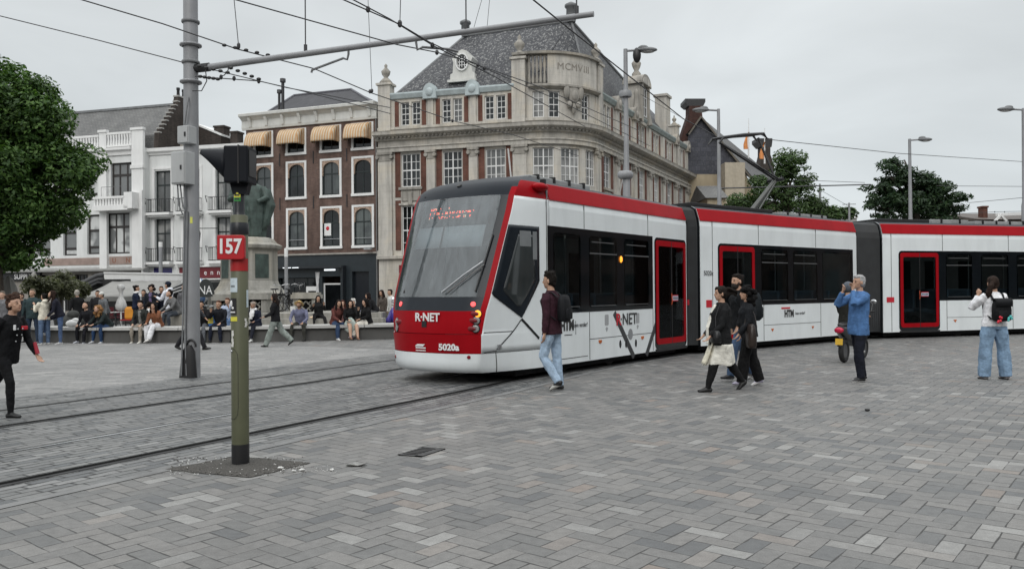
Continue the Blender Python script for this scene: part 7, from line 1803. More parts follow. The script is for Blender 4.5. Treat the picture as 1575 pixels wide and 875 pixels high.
tree('dark tree with spiky sprays behind the last tram car', (p.x, 44, 0), [(1384, 256, 15), (1372, 276, 24), (1400, 276, 20), (1366, 302, 28), (1398, 305, 34), (1432, 304, 26), (1458, 306, 20), (1425, 322, 30), (1362, 322, 24), (1470, 320, 14), (1391, 246, 9), (1447, 288, 12), (1478, 308, 8)], 44, m_leafd, 8, 260, 15000, .105, .40, jit=1.3, trunk_r=.22, elong=1.6, fill=.3, sq=.45)
p = at(1290, 445, 70)
tree('small bushy tree beside the flat roofed grey building', (p.x, 70, 0), [(1268, 328, 9), (1279, 332, 10), (1302, 326, 6), (1308, 330, 6)], 70, m_leaf2, 11, 40, 2600, .22, .5, trunk_r=.12)
for i, (px, Y, bl) in enumerate(((62, 37, [(55, 440, 15), (72, 443, 14), (64, 432, 12)]), (92, 38, [(86, 441, 14), (98, 437, 14), (105, 446, 12)]), (118, 39, [(116, 445, 12), (128, 448, 9)]))):
    p = at(px, 445, Y)
    t = tree(['potted olive shrub behind the man in the green jacket', 'potted olive shrub behind the dark leaning person', 'smaller potted olive shrub beside the awning edge'][i], (p.x, Y, .45), bl, Y, m_olv, 20 + i, 60, 3400, .085, .28, 'olive shrubs in pots by the cafe', .04, 'potted_shrub', fill=.3)
    b = MB(); b.lathe([(.22, 0), (.3, .5), (.32, .55), (.27, .55), (.25, .42)], (p.x, Y, 0), 14); b.build('pot', mat('grey planter', (.12, .12, .12), .7), t)
# ------------------------------------------------------------------ people
SKIN = {'a': (.42, .25, .17), 'b': (.30, .17, .11), 'c': (.50, .31, .22)}
def smat(k): return mat('skin ' + k, SKIN[k], .5, var=.1, scale=12)
def clo(c): return cloth('cloth %d %d %d' % tuple(int(q * 255) for q in c[:3]), tuple(lin(q) for q in c[:3]))
class Body:
    """collects tagged primitives, then fuses them into one continuous skin"""
    def __init__(s): s.p = []
    def mb(s, tag_): b = MB(); s.p.append((tag_, b)); return b
def rotx(v, a): c, q = cos(a), sin(a); return V((v.x, v.y * c - v.z * q, v.y * q + v.z * c))
def person(label, x, y, head, h=1.75, z=0.0, build=1.0, fem=False, seat=None, lean=0, legs=((0, 0, 4), (0, 0, 4)), arms=((0, 8, 12, 0), (0, 8, 12, 0)), look=(0, 0), top=(.1, .1, .1), pants=(.1, .1, .12), shoes=(.05, .05, .05), sole=None,
           skin='a', hair=(.08, .06, .05), hs='short', hem=-.06, loose=0.0, inner=None, coat=None, skirt=None, scarf=None, hat=None, vox=.014, beard=None, bare=None, group=None, sleeves=True, footpitch=(0, 0), plot=0.0, hood=False, tw=0):
    near = vox < .010; B = Body(); D = {}
    bl = build; HIP = .175 * bl * (1.06 if fem else 1); SH = (.165 if fem else .188) * (.6 + .4 * bl)
    lr = R(lean); sp = lambda t, dx=0, dy=0: V((dx, 0, 0)) + rotx(V((0, dy, t)), -lr)
    th, sh_ = .44, .42
    feet = []; joints = []
    for i, (a, b_, ab) in enumerate(legs):
        sd = -1 if i == 0 else 1
        hip = V((sd * .088 * bl, 0, -.03)); td = V((sd * sin(R(ab)), sin(R(a)) * cos(R(ab)), -cos(R(a)) * cos(R(ab)))); kn = hip + td * th
        sd_ = V((sd * sin(R(ab)) * .3, sin(R(a - b_)), -cos(R(a - b_)))).normalized(); an = kn + sd_ * sh_
        joints.append((hip, kn, an)); feet.append(an)
    fz = min(f.z - .075 - .10 * max(0, sin(R(fp))) for f, fp in zip(feet, footpitch))
    hz = seat + .085 if seat is not None else -fz
    O = V((0, 0, hz))
    # legs
    for i, (hip, kn, an) in enumerate(joints):
        hip, kn, an = hip + O, kn + O, an + O; lz = loose
        tg = 'skin' if bare else 'pants'
        B.mb('pants').tube([hip + (hip - kn) * .1, hip + (kn - hip) * .35, hip + (kn - hip) * .6], [.092 * bl + lz * .3, .088 * bl + lz * .6, .072 * bl + lz * .7], 12)
        B.mb(tg).tube([hip + (kn - hip) * .45, kn, kn + (an - kn) * .3, kn + (an - kn) * .65, an + (an - kn) * (.02 if lz < .02 else .06)], [.078 * bl + lz * .6, .062 * bl + lz * .8, .062 * bl + lz, .05 * bl + lz * 1.2, .042 + lz * 1.35], 12)
        fp = R(footpitch[i]); ft = MB(); fwd = V((0, cos(fp), -sin(fp))); up = V((0, sin(fp), cos(fp)))
        tow = R((-8 if i == 0 else 8)); 
        c = an + V((0, 0, -.03)); f = B.mb('shoes')
        f.tube([c - fwd * .065 - up * .02, c - fwd * .05 - up * .012, c + fwd * .03 - up * .008, c + fwd * .10 - up * .022, c + fwd * .148 - up * .03, c + fwd * .168 - up * .032], [(.022, .026), (.038, .047), (.043, .05), (.036, .028), (.036, .02), (.018, .012)] if False else [(.026, .022), (.042, .042), (.044, .046), (.044, .03), (.036, .022), (.018, .013)], 10, flat=(1, 0, 0))
        B.mb('shoes' if True else tg).tube([an + V((0, 0, .03)), c], [.04, .04], 10)
    # trunk
    hipw, hipd = HIP, .125 * bl
    def trunk(tag_, rings_):
        B.mb(tag_).rings([[sp(t, wx * cos(2 * pi * j / 20) * (1 + .0), wy * sin(2 * pi * j / 20) + oy) + O for j in range(20)] for t, wx, wy, oy in rings_], 0, True, True)
    g = .012
    trunk('pants', [(-.10, hipw * .8, hipd * .85, -.01), (-.04, hipw, hipd, -.012), (.02, hipw * .95, hipd * .92, -.005)])
    ch = .125 * bl; bu = .022 if fem else 0; be = plot
    trunk('top', [(hem, hipw * 1.0 + g, hipd + g + be * .3, -.004 + be * .4), (hem + .06, hipw * .99 + g, hipd + g + be * .5, be * .5), (.10, hipw * (.86 if fem else .93) + g, hipd * .92 + g + be * .6, be * .6), (.22, hipw * (.86 if fem else .98) + g, ch * .95 + g + be * .2, be * .2 + bu * .3), (.34, SH * .93 + g, ch + g + bu * .6, bu * .6), (.42, SH * .98 + g, ch * .9 + g, 0), (.48, SH * .8, ch * .72, -.008), (.53, SH * .42, ch * .55, -.012)])
    # arms and hands
    D['hands'] = []
    for i, q in enumerate(arms):
        a, ab, e, inn = q[:4]; sd = -1 if i == 0 else 1
        S_ = sp(.445, sd * (SH + .012), -.005) + O
        ud = V((sd * sin(R(ab)), sin(R(a)) * cos(R(ab)), -cos(R(a)) * cos(R(ab)))); el = S_ + ud * .30
        fd = V((sd * sin(R(ab - inn)), sin(R(a + e)) * cos(R(ab - inn)), -cos(R(a + e)) * cos(R(ab - inn)))).normalized(); wr = el + fd * .255
        k = .9 + .1 * bl; lz = min(loose, .02) * .5
        B.mb('top').tube([S_ - ud * .02 + V((-sd * .03, 0, .012)), S_ + ud * .06, S_ + ud * .2, el], [.060 * k, .063 * k + lz, .055 * k + lz, .047 * k + lz], 12)
        B.mb('top' if sleeves else 'skin').tube([el - fd * .01, el + fd * .08, el + fd * .2, wr - fd * .015], [.047 * k + lz, .046 * k + lz, .037 * k + lz, .032 * k + lz], 12)
        # hand: palm, four fingers, thumb
        pn = fd.cross(V((sd, 0, 0)));  pn = pn.normalized() if pn.length > .2 else V((0, 1, 0)); ac = fd.cross(pn).normalized(); curl = q[4] if len(q) > 4 else 25
        hnd = B.mb('skin'); hnd.tube([wr - fd * .03, wr + fd * .02, wr + fd * .06, wr + fd * .085], [(.024, .028), (.026, .018), (.039, .016), (.036, .014)], 10, flat=tuple(ac))
        D['hands'].append(wr + fd * .08)
        for j in range(4):
            r0 = wr + fd * .075 + ac * ((j - 1.5) * .0195); L_ = (.068, .08, .076, .06)[j]; d0 = fd; pts = [r0 - fd * .015, r0]
            for s_ in range(3):
                an_ = R(curl * (s_ + 1) * .7); d0 = (fd * cos(an_) + pn * (-sd) * 0 + V((0, 0, 0)) - pn * sin(an_) * (1 if pn.y < 0 else -1)).normalized(); pts.append(pts[-1] + d0 * L_ * (.45, .32, .26)[s_])
            hnd.tube(pts, [.0105, .0095, .009, .0085, .0065], 7)
        tb0 = wr + fd * .025 + ac * (-.03); hnd.tube([tb0 + ac * .012, tb0, tb0 + fd * .03 - ac * .018, tb0 + fd * .062 - ac * .022], [.012, .012, .0105, .008], 7)
    # neck and head
    nb = sp(.51, 0, -.01) + O; hd_yaw, hd_p = look; HM = Matrix.Rotation(R(hd_yaw), 3, 'Z') @ Matrix.Rotation(R(-hd_p), 3, 'X')
    hc = nb + rotx(V((0, .025, .165)), -lr * .6) + V((0, .0, 0)); B.mb('skin').tube([nb - V((0, 0, .05)), nb + (hc - nb) * .5], [.06, .052], 12)
    H = lambda x_, y_, z_: hc + HM @ V((x_, y_, z_))
    hk = B.mb('skin'); hk.ell(H(0, -.005, .02), (.077, .096, .103), 0, 18, 12, HM); hk.ell(H(0, .028, -.045), (.058, .064, .072), 0, 16, 10, HM); hk.ell(H(0, .062, -.088), (.028, .022, .022), 0, 10, 8, HM)
    n_ = B.mb('skin'); n_.tube([H(0, .088, .018), H(0, .104, -.018), H(0, .094, -.032)], [.009, .013, .011], 8); n_.ell(H(0, .088, -.012), (.013, .02, .02), 0, 8, 6, HM)
    for sd in (-1, 1):
        n_.ell(H(sd * .078, -.006, -.008), (.012, .022, .034), 0, 8, 6, HM @ Matrix.Rotation(R(-sd * 18), 3, 'Z')); n_.ell(H(sd * .042, .050, -.022), (.022, .022, .022), 0, 8, 6, HM)
        B.mb('eye').ell(H(sd * .031, .0835, .008), (.0085, .008, .0045), 0, 8, 6, HM)
        if near: B.mb('brow').tube([H(sd * .017, .0905, .030), H(sd * .032, .0875, .033), H(sd * .047, .0765, .029)], [.0022, .003, .002], 6)
    B.mb('lip').ell(H(0, .084, -.055), (.022, .012, .0075), 0, 10, 6, HM)
    if beard:
        bd = B.mb('beard'); bd.ell(H(0, .04, -.07), (.06, .066, .062), 0, 14, 10, HM); bd.tube([H(-.03, .085, -.043), H(0, .098, -.04), H(.03, .085, -.043)], [.007, .008, .007], 6)
        for sd in (-1, 1): bd.tube([H(sd * .068, .01, -.01), H(sd * .066, .03, -.05)], [.012, .02], 8)
    if inner:
        B.mb('inner').rings([[sp(t, wx * cos(2 * pi * j / 12), ch * k2 + g + .004 + .02 * sin(2 * pi * j / 12) + bu * .6 + be * kb) + O for j in range(12)] for t, wx, k2, kb in ((hem + .01, .05, .92, .9), (.12, .045, .86, 1.1), (.25, .05, .88, .4), (.36, .05, .86, 0), (.46, .06, .62, 0), (.5, .04, .5, 0))], 0, True, True)
    if scarf:
        s_ = B.mb('scarf'); s_.tube([nb + V((.085 * cos(2 * pi * j / 14), .02 + .085 * sin(2 * pi * j / 14), .02 + .012 * sin(4 * pi * j / 14))) for j in range(15)], .038, 8); s_.tube([nb + V((.02, .09, 0)), nb + V((.03, .15, -.14)), nb + V((.02, .155, -.32))], [.045, .055, .05], 8); s_.tube([nb + V((-.02, .09, 0)), nb + V((-.04, .15, -.12)), nb + V((-.035, .15, -.24))], [.045, .05, .045], 8)
    def drape(tag_, top_t, bot_z, w0, w1, d0, d1, oy=0, side=0):
        kk = sum((j[1] for j in joints), V()) / 2 + O; hh = O + V((0, 0, 0)); rg = []
        for f in range(7):
            u = f / 6; c = (sp(top_t) + O) * (1 - u) + V((kk.x + side * u, kk.y * .8 + oy * u, bot_z)) * u; wx, wy = w0 + (w1 - w0) * u, d0 + (d1 - d0) * u
            rg.append([c + V((wx * cos(2 * pi * j / 24) * (1 + .10 * u * sin(5 * 2 * pi * j / 24 + 1)), wy * sin(2 * pi * j / 24) * (1 + .12 * u * cos(4 * 2 * pi * j / 24)), .02 * u * sin(3 * 2 * pi * j / 24))) for j in range(24)])
        B.mb(tag_).rings(rg, 0, True, True)
    if skirt: drape('skirt', hem + .01, skirt[1], hipw + .02, skirt[2], hipd + .025, skirt[3], skirt[4] if len(skirt) > 4 else 0)
    if coat: drape('top', .08, coat[0], hipw + .02, coat[1], hipd + .03, coat[2])
    if hood: B.mb('top').ell(nb + V((0, -.07, .02)), (.115, .085, .075), 0, 14, 10)
    # fuse
    allmb = MB(); tags = []; order = []
    for tg, b in B.p:
        if tg not in order: order.append(tg)
        k = order.index(tg); allmb.add(b.v, b.f, k, True)
    src = allmb.mesh('src', [])
    bm_ = bmesh.new(); bm_.from_mesh(src); bmesh.ops.recalc_face_normals(bm_, faces=bm_.faces); bm_.to_mesh(src); bm_.free()
    bvh = BVHTree.FromPolygons(allmb.v, allmb.f); fm = allmb.m
    o = bpy.data.objects.new('tmp_body', src); COL.objects.link(o)
    r = o.modifiers.new('r', 'REMESH'); r.mode = 'VOXEL'; r.voxel_size = vox; r.adaptivity = 0
    sm_ = o.modifiers.new('s', 'SMOOTH'); sm_.factor = .5; sm_.iterations = 1 if near else 1
    dg = bpy.context.evaluated_depsgraph_get(); me = bpy.data.meshes.new_from_object(o.evaluated_get(dg), depsgraph=dg)
    bpy.data.objects.remove(o); bpy.data.meshes.remove(src)
    me.materials.clear()
    cm = {'skin': smat(skin), 'top': clo(top), 'pants': clo(pants), 'shoes': mat('shoe %d %d %d' % tuple(int(q * 255) for q in shoes), tuple(lin(q) for q in shoes), .5, var=.15, scale=20), 'eye': m_blackp, 'brow': mat('brow', (.03, .022, .018), .8), 'lip': mat('lip ' + skin, tuple(q * w for q, w in zip(SKIN[skin], (.75, .5, .5))), .45),
          'beard': mat('beard', (.018, .013, .011), .9, var=.3, scale=60), 'inner': clo(inner or (.8, .8, .8)), 'scarf': clo(scarf or (.8, .8, .8)), 'skirt': clo(skirt[0]) if skirt else None}
    for tg in order: me.materials.append(cm[tg])
    si = None
    if sole: me.materials.append(mat('sole %d' % int(sole[0] * 255), tuple(lin(q) for q in sole), .6)); si = len(order)
    n = len(me.polygons); soft = [order.index(q) for q in order if q in ('top', 'pants', 'skirt', 'inner', 'scarf')]; ct = np.empty(n * 3); me.polygons.foreach_get('center', ct); ct = ct.reshape(-1, 3)
    ix = np.zeros(n, dtype=np.int32); shi = order.index('shoes')
    fmin = [min((f + O).z for f in feet)]
    for q in range(n):
        hit = bvh.find_nearest(ct[q]); ix[q] = fm[hit[2]] if hit[2] is not None else 0
        if si is not None and ix[q] == shi:
            fz_ = min(((V(ct[q]) - (f + O)).length, (f + O).z) for f in feet)[1]
            if ct[q][2] < fz_ - .060: ix[q] = si
    isc = np.isin(ix, soft); vi = set()
    for q in np.nonzero(isc)[0]: vi.update(me.polygons[q].vertices)
    amp = .0085 if near else .011; off_ = V((x * 3.1, y * 1.7, 0)); nrm_ = [(q, me.vertices[q].co.copy(), me.vertices[q].normal.copy()) for q in vi]
    for q, c_, n_v in nrm_:
        f_ = noise.noise(V((c_.x * 13, c_.y * 13, c_.z * 7.5 + c_.x * 5)) + off_) + .5 * noise.noise(V((c_.x * 27, c_.y * 27, c_.z * 19)) + off_)
        me.vertices[q].co = c_ + n_v * (amp * f_)
    pi_, ti_ = order.index('pants'), order.index('top'); skn = order.index('skirt') if 'skirt' in order else None
    bd_ = [pi_] + ([order.index('skin')] if bare else [])
    cl_ = np.cos(lr); sl_ = np.sin(lr); rz = ct[:, 2] - hz; tt_ = rz * cl_ + ct[:, 1] * sl_; yy_ = ct[:, 1] * cl_ - rz * sl_
    low = np.isin(ix, [pi_]); m_ = low & (tt_ > hem - .005) & (tt_ < .3) & (np.abs(ct[:, 0]) < .26) & (yy_ < (.13 if seat is not None else .4)); ix[m_] = ti_
    if skn is not None: ix[low & (ct[:, 2] > skirt[1] + .01) & (tt_ <= hem)] = skn
    me.polygons.foreach_set('material_index', ix); me.polygons.foreach_set('use_smooth', np.ones(n, dtype=bool)); me.update()
    T_ = Matrix.Translation((x, y, z)) @ Matrix.Rotation(R(head), 4, 'Z') @ Matrix.Diagonal((h / 1.75,) * 3 + (1,))
    t = thing('person', label, 'person', (x, y, z), group)
    me.transform(T_); me.name = 'body'; bo = link('body', me, t)
    # hair / hat
    hb = MB()
    if hs != 'none':
        bulk = {'big': 1.0, 'curly': .9, 'long': .45, 'wind': .25}.get(hs, .12)
        k = 1 + .10 * bulk
        hb.ell(H(0, -.022, .036), (.081 * k, .094 * k, .096 * k), 0, 16, 10, HM)
        for sd in (-1, 1): hb.ell(H(sd * .055 * k, -.03, -.005), (.03 * k, .055, .06), 0, 10, 8, HM)
        hb.ell(H(0, -.06, -.03), (.062, .042, .07), 0, 12, 8, HM); hb.ell(H(0, .030, .088), (.066, .056, .036), 0, 12, 8, HM)
        if hs == 'short': hb.ell(H(0, .045, .098), (.055, .04, .026), 0, 10, 6, HM)
        if hs == 'tousled':
            for q in range(16): a = q * 2.4; hb.ell(H(.06 * cos(a), .055 * sin(a) - .01, .085 + .022 * (q % 3)), (.034, .034, .03), 0, 8, 6, HM)
        if hs in ('long', 'wind', 'pony', 'big', 'curly'): 
            for sd in (-1, 1): hb.ell(H(sd * .06, .02, .05), (.03, .05, .05), 0, 8, 6, HM)
        if hs == 'long':
            for dx, w_ in ((-.06, .04), (-.02, .05), (.03, .05), (.065, .04)): hb.tube([H(dx, -.05, .02), H(dx * 1.25, -.085, -.10), H(dx * 1.4, -.105, -.22), H(dx * 1.3, -.11, -.33)], [w_, w_ * 1.1, w_, .02], 8)
            for sd in (-1, 1): hb.tube([H(sd * .065, .02, .05), H(sd * .085, .01, -.05), H(sd * .10, .02, -.17), H(sd * .10, .04, -.26)], [.03, .032, .035, .015], 8)
        if hs == 'pony':
            hb.ell(H(-.03, -.09, .03), (.035, .03, .035), 0, 8, 6, HM); hb.tube([H(-.03, -.10, .03), H(-.07, -.14, -.03), H(-.10, -.13, -.15), H(-.12, -.11, -.29)], [.03, .046, .05, .018], 8)
        if hs == 'bun': hb.ell(H(0, -.10, .075), (.045, .045, .04), 0, 10, 8, HM)
        if hs == 'wind':
            hb.ell(H(0, -.095, -.02), (.05, .05, .055), 0, 8, 6, HM)
            for dx, dz in ((-.03, .05), (0, .03), (.03, .0), (0, -.04)): hb.tube([H(dx, -.06, .04 + dz * .5), H(dx, -.14, .03 + dz), H(dx, -.22, .02 + dz * .5), H(dx, -.31, -.03 + dz)], [.035, .03, .024, .008], 6)
        if hs in ('big', 'curly'):
            nn_ = 46 if hs == 'big' else 26; rr = np.random.default_rng(int(abs(x * 97)) + 3); ext = 1.0 if hs == 'big' else .6
            for q in range(nn_):
                d = rr.normal(size=3); d /= np.linalg.norm(d); 
                if d[1] > .25 and d[2] < .45: continue
                hb.ell(H(d[0] * (.085 + .05 * ext), d[1] * (.09 + .045 * ext) - .035, d[2] * (.10 + .05 * ext) - .02 * ext), (.042, .042, .042), 0, 7, 6, HM)
            if hs == 'big':
                for q in range(20): hb.ell(H(rr.uniform(-.13, .13), rr.uniform(-.15, -.04), rr.uniform(-.22, -.05)), (.048, .048, .048), 0, 7, 6, HM)
        me2 = hb.mesh('hair', [mat('hair %d %d %d' % tuple(int(q * 255) for q in hair), tuple(lin(q) for q in hair), .8, var=.5, scale=45, bmp=.6, bs=90, bd=.006, spec=.15)]); me2.transform(T_); ho = link('hair', me2, t)
        rm = ho.modifiers.new('fuse', 'REMESH'); rm.mode = 'VOXEL'; rm.voxel_size = max(.009, vox * .9); rm.use_smooth_shade = True
        tx_ = bpy.data.textures.get('hair locks') or bpy.data.textures.new('hair locks', 'CLOUDS'); tx_.noise_scale = .035
        dm = ho.modifiers.new('locks', 'DISPLACE'); dm.texture = tx_; dm.texture_coords = 'GLOBAL'; dm.strength = .022; dm.mid_level = .5
    if hat:
        kind, hc_ = hat; hb = MB(); hb.ell(H(0, -.012, .058 if kind != 'helmet' else .035), (.09, .108, .085) if kind != 'helmet' else (.115, .13, .125), 0, 18, 10, HM)
        if kind == 'cap': hb.rings([[H(.075 * cos(R(a)), .07 + .09 * q * sin(R(a)), .058 + dz) for a in range(0, 181, 20)] for q, dz in ((.2, .006), (1.0, -.006), (1.0, -.014), (.2, -.004))], 0, True, True, False)
        if kind == 'sun': hb.rings([[H(rr_ * cos(2 * pi * j / 20), rr_ * 1.1 * sin(2 * pi * j / 20) - .01, dz) for j in range(20)] for rr_, dz in ((.085, .05), (.155, .028), (.158, .022), (.085, .035))], 0, True, True)
        me2 = hb.mesh('hat', [clo(hc_)]); me2.transform(T_); link('hat', me2, t)
    D['T'] = T_; D['H'] = lambda a, b_, c_: T_ @ H(a, b_, c_); D['sp'] = lambda t_, dx, dy: T_ @ (sp(t_, dx, dy) + O); D['O'] = O; D['hands'] = [T_ @ q for q in D['hands']]; D['M3'] = T_.to_3x3().normalized(); D['t'] = t
    return D
def backpack(D, label, col, w=.30, hgt=.44, dep=.17, t0=.30, flap=False, strap=True, cat='backpack'):
    m = cloth('bag %d %d %d' % tuple(int(q * 255) for q in col), tuple(lin(q) for q in col), .7); M3 = D['M3']; c = D['sp'](t0, 0, -.135 - dep / 2)
    t = thing('backpack', label, cat, c); ax, ay, az = M3 @ V((1, 0, 0)), M3 @ V((0, 1, 0)), M3 @ V((0, 0, 1))
    b = MB(); b.rings([[c + ax * (w / 2 * kx * cx) + ay * (dep / 2 * ky * cy) + az * zz for cx, cy in ((-1, -.7), (-.7, -1), (.7, -1), (1, -.7), (1, .7), (.7, 1), (-.7, 1), (-1, .7))] for zz, kx, ky in ((-hgt / 2, .75, .7), (-hgt * .42, .98, 1), (0, 1.0, 1.05), (hgt * .3, .95, .9), (hgt * .45, .8, .65), (hgt / 2, .5, .4))], 0, True, True)
    o = b.build('bag_body', m, t)
    b = MB(); f = c - ay * (dep / 2 * 1.0); b.rings([[f + ax * (w * .36 * kx * cx) + ay * (.035 * cy) + az * (zz - hgt * .2) for cx, cy in ((-1, -.6), (-.8, -1), (.8, -1), (1, -.6), (1, 1), (-1, 1))] for zz, kx in ((-hgt * .2, .85), (-hgt * .15, 1), (hgt * .14, 1), (hgt * .19, .8))], 0, True, True); b.build('bag_pocket', m, t)
    if flap: b = MB(); b.rings([[c + ax * (w * .5 * cx) + ay * yy + az * zz for cx in (-1, -.5, .5, 1)] for yy, zz in ((dep * .5, hgt * .5), (-dep * .3, hgt * .56), (-dep * .62, hgt * .42), (-dep * .64, hgt * .18))], 0, False, True, False); o2 = b.build('bag_flap', m, t); o2.modifiers.new('thickness', 'SOLIDIFY').thickness = .012
    if strap:
        for sd in (-1, 1):
            b = MB(); b.tube([D['sp'](t0 + hgt * .4, sd * .09, -.15), D['sp'](.505, sd * .105, -.06), D['sp'](.49, sd * .11, .04), D['sp'](.38, sd * .115, .122), D['sp'](.24, sd * .14, .07), D['sp'](t0 - hgt * .4, sd * .14, -.13)], [(.024, .008)] * 6, 8, flat=tuple(ax)); b.build('bag_strap', m, t)
    return t
def handbag(p, M3, label, col, w=.28, hgt=.2, dep=.1, strap=None, cat='bag', name='handbag', flare=1.0):
    m = mat('leather %d %d %d' % tuple(int(q * 255) for q in col), tuple(lin(q) for q in col), .4, var=.3, scale=9, bmp=.5, bs=14, bd=.02); ax, ay, az = M3 @ V((1, 0, 0)), M3 @ V((0, 1, 0)), V((0, 0, 1)); t = thing(name, label, cat, p)
    b = MB(); b.rings([[p + ax * (w / 2 * kx * cx) + ay * (dep / 2 * ky * cy) + az * zz for cx, cy in ((-1, -.6), (-.8, -1), (.8, -1), (1, -.6), (1, .6), (.8, 1), (-.8, 1), (-1, .6))] for zz, kx, ky in ((-hgt / 2, .85 * flare, .8), (-hgt * .4, 1.0 * flare, 1), (0, 1.0, 1), (hgt * .4, .96, .7), (hgt / 2, .9, .4))], 0, True, True); b.build('bag_body', m, t)
    if strap: b = MB(); b.tube(strap, [(.012, .006)] * len(strap), 6); b.build('bag_strap', m, t)
    return t
GX = lambda px, py: (gnd(px, py).x, gnd(px, py).y)
BLK = (.10, .10, .11); NAVY = (.09, .11, .17); JEAN = (.25, .36, .50); DJEAN = (.13, .17, .25); WHT = (.86, .86, .86)
NV = .0075
# ---- near people
x, y = GX(850, 600)
D = person('tall man in a maroon jumper and pale jeans walking in front of the tram cab', x, y, 62, 1.86, vox=NV, lean=2, legs=((12, 46, 3), (-3, 2, 3)), arms=((-4, 6, 8, 2), (2, 6, 10, 2)), look=(8, 2), top=(.20, .10, .14), pants=(.62, .70, .78), shoes=(.06, .06, .06), sole=(.72, .72, .70), hair=(.09, .075, .065), hs='tousled', hem=-.12, loose=.012, footpitch=(28, 0))
backpack(D, 'small black backpack on the back of the tall man in maroon', (.07, .075, .09), .27, .42, .15, .26)
x, y = GX(1105, 601)
D = person('woman in a black blazer over a long white tunic striding past the second tram door', x + .05, y, 92, 1.66, vox=NV, fem=True, build=1.22, lean=-1, plot=.06, legs=((20, 4, 3), (-20, 16, 3)), arms=((16, 12, 30, 14), (12, 10, 34, 18)), look=(6, 2), top=(.075, .078, .085), pants=(.07, .07, .075), shoes=(.05, .05, .055), hair=(.12, .10, .09), hs='wind', hem=-.16, skin='a', inner=(.88, .87, .83), skirt=((.88, .87, .83), .44, .21, .25, .04), footpitch=(-2, 40))
handbag(D['sp'](-.02, -.22, .16), D['M3'], 'black shoulder bag held at the waist of the woman in white tunic', (.05, .055, .065), .30, .19, .12, [D['sp'](.06, -.26, .16), D['sp'](.3, -.2, .15), D['sp'](.5, -.09, .05), D['sp'](.49, .03, -.1)])
# tunic tail blown forward
b = MB(); q0 = D['sp'](-.05, -.17, .06)
T_ = D['T']; P_ = lambda a, c, e: T_ @ V((a, c, e))
rg = []
for k in range(8):
    u = k / 7; rg.append([P_(-.14 + .24 * v - .02 * u, .15 + .17 * u ** 1.4 + .03 * sin(v * 9 + 3 * u), .86 - .42 * u + .05 * v * u) for v in [j / 8 for j in range(9)]])
b.rings(rg, 0, False, True, False); o = b.build('tunic_tail', clo((.84, .82, .75)), D['t']); o.modifiers.new('thickness', 'SOLIDIFY').thickness = .012
x, y = GX(1160, 589)
D = person('bearded man with tied up hair and blue jeans behind the curly haired person', x - .1, y + .45, 100, 1.84, vox=NV, lean=3, legs=((22, 12, 3), (-14, 8, 3)), arms=((8, 8, 20, 2), (-8, 8, 15, 2)), look=(14, 0), top=(.08, .085, .095), pants=(.29, .37, .48), shoes=(.10, .10, .11), sole=(.7, .7, .7), hair=(.10, .08, .07), hs='bun', beard=True, hem=-.1, skin='a', loose=.01, footpitch=(-6, 22))
backpack(D, 'dark grey backpack on the bearded man beside the tram door', (.10, .12, .135), .33, .50, .22, .25)
x, y = GX(1148, 593)
D = person('person with a mass of black curls, shiny black jacket and wide black trousers', x + .05, y, 82, 1.60, vox=NV, fem=True, build=1.1, lean=3, legs=((13, 6, 3), (-9, 8, 3)), arms=((6, 12, 34, 8), (-6, 10, 30, 4)), look=(12, -4), top=(.09, .10, .115), pants=(.055, .055, .06), shoes=(.68, .66, .74), sole=(.85, .85, .85), hair=(.055, .05, .05), hs='big', hem=-.1, loose=.035, footpitch=(-4, 20))
handbag(D['sp'](-.06, -.30, .02), D['M3'], 'slouchy brown leather tote hanging from the curly haired person', (.17, .13, .11), .46, .38, .14, [D['sp'](.08, -.30, .12), D['sp'](.40, -.20, .04), D['sp'](.46, -.17, -.02), D['sp'](.3, -.24, -.08), D['sp'](.08, -.30, -.1)], name='tote_bag')
x, y = GX(1322, 586)
D = person('grey haired man in a blue overshirt raising both hands to his mouth', x, y, 97, 1.80, vox=NV, build=1.08, lean=-2, legs=((10, 14, 3), (-8, 2, 4)), arms=((64, 14, 128, 40, 40), (60, 12, 130, 40, 40)), look=(6, 0), top=(.29, .43, .61), pants=(.09, .10, .14), shoes=(.06, .06, .065), sole=(.84, .84, .84), hair=(.60, .60, .60), hs='short', hem=-.19, loose=.014, skin='a', plot=.02, footpitch=(2, 4))
x, y = GX(1530, 583)
D = person('woman seen from behind in a white blouse and wide pale jeans with a black backpack', x, y, 3, 1.76, vox=NV, fem=True, build=1.06, legs=((4, 2, 6), (0, 2, 9)), arms=((46, 16, 132, 44, 40), (52, 16, 128, 44, 40)), look=(-18, -4), top=(.88, .88, .89), pants=(.50, .60, .70), shoes=(.62, .60, .60), sole=(.10, .10, .10), hair=(.17, .13, .11), hs='pony', hem=-.05, loose=.042)
bp = backpack(D, 'black flap backpack with red and teal charms worn by the woman in white', (.055, .06, .075), .29, .37, .13, .22, True)
for (dx, dz, mm, nm) in ((-.13, -.02, mat('red charm', (.55, .02, .04), .6), 'red_charm'), (.05, -.03, mat('teal charm', (.10, .50, .48), .6), 'teal_charm')):
    b = MB(); c = D['sp'](.12 + dz, dx, -.33)
    for k in range(5): b.ell(c + V((.03 * cos(k * 1.3), -.01, .035 * sin(k * 2.1) - .02 * k * (dx < 0))), (.022, .016, .024), 0, 8, 6)
    b.build(nm, mm, bp)
x, y = GX(10, 640)
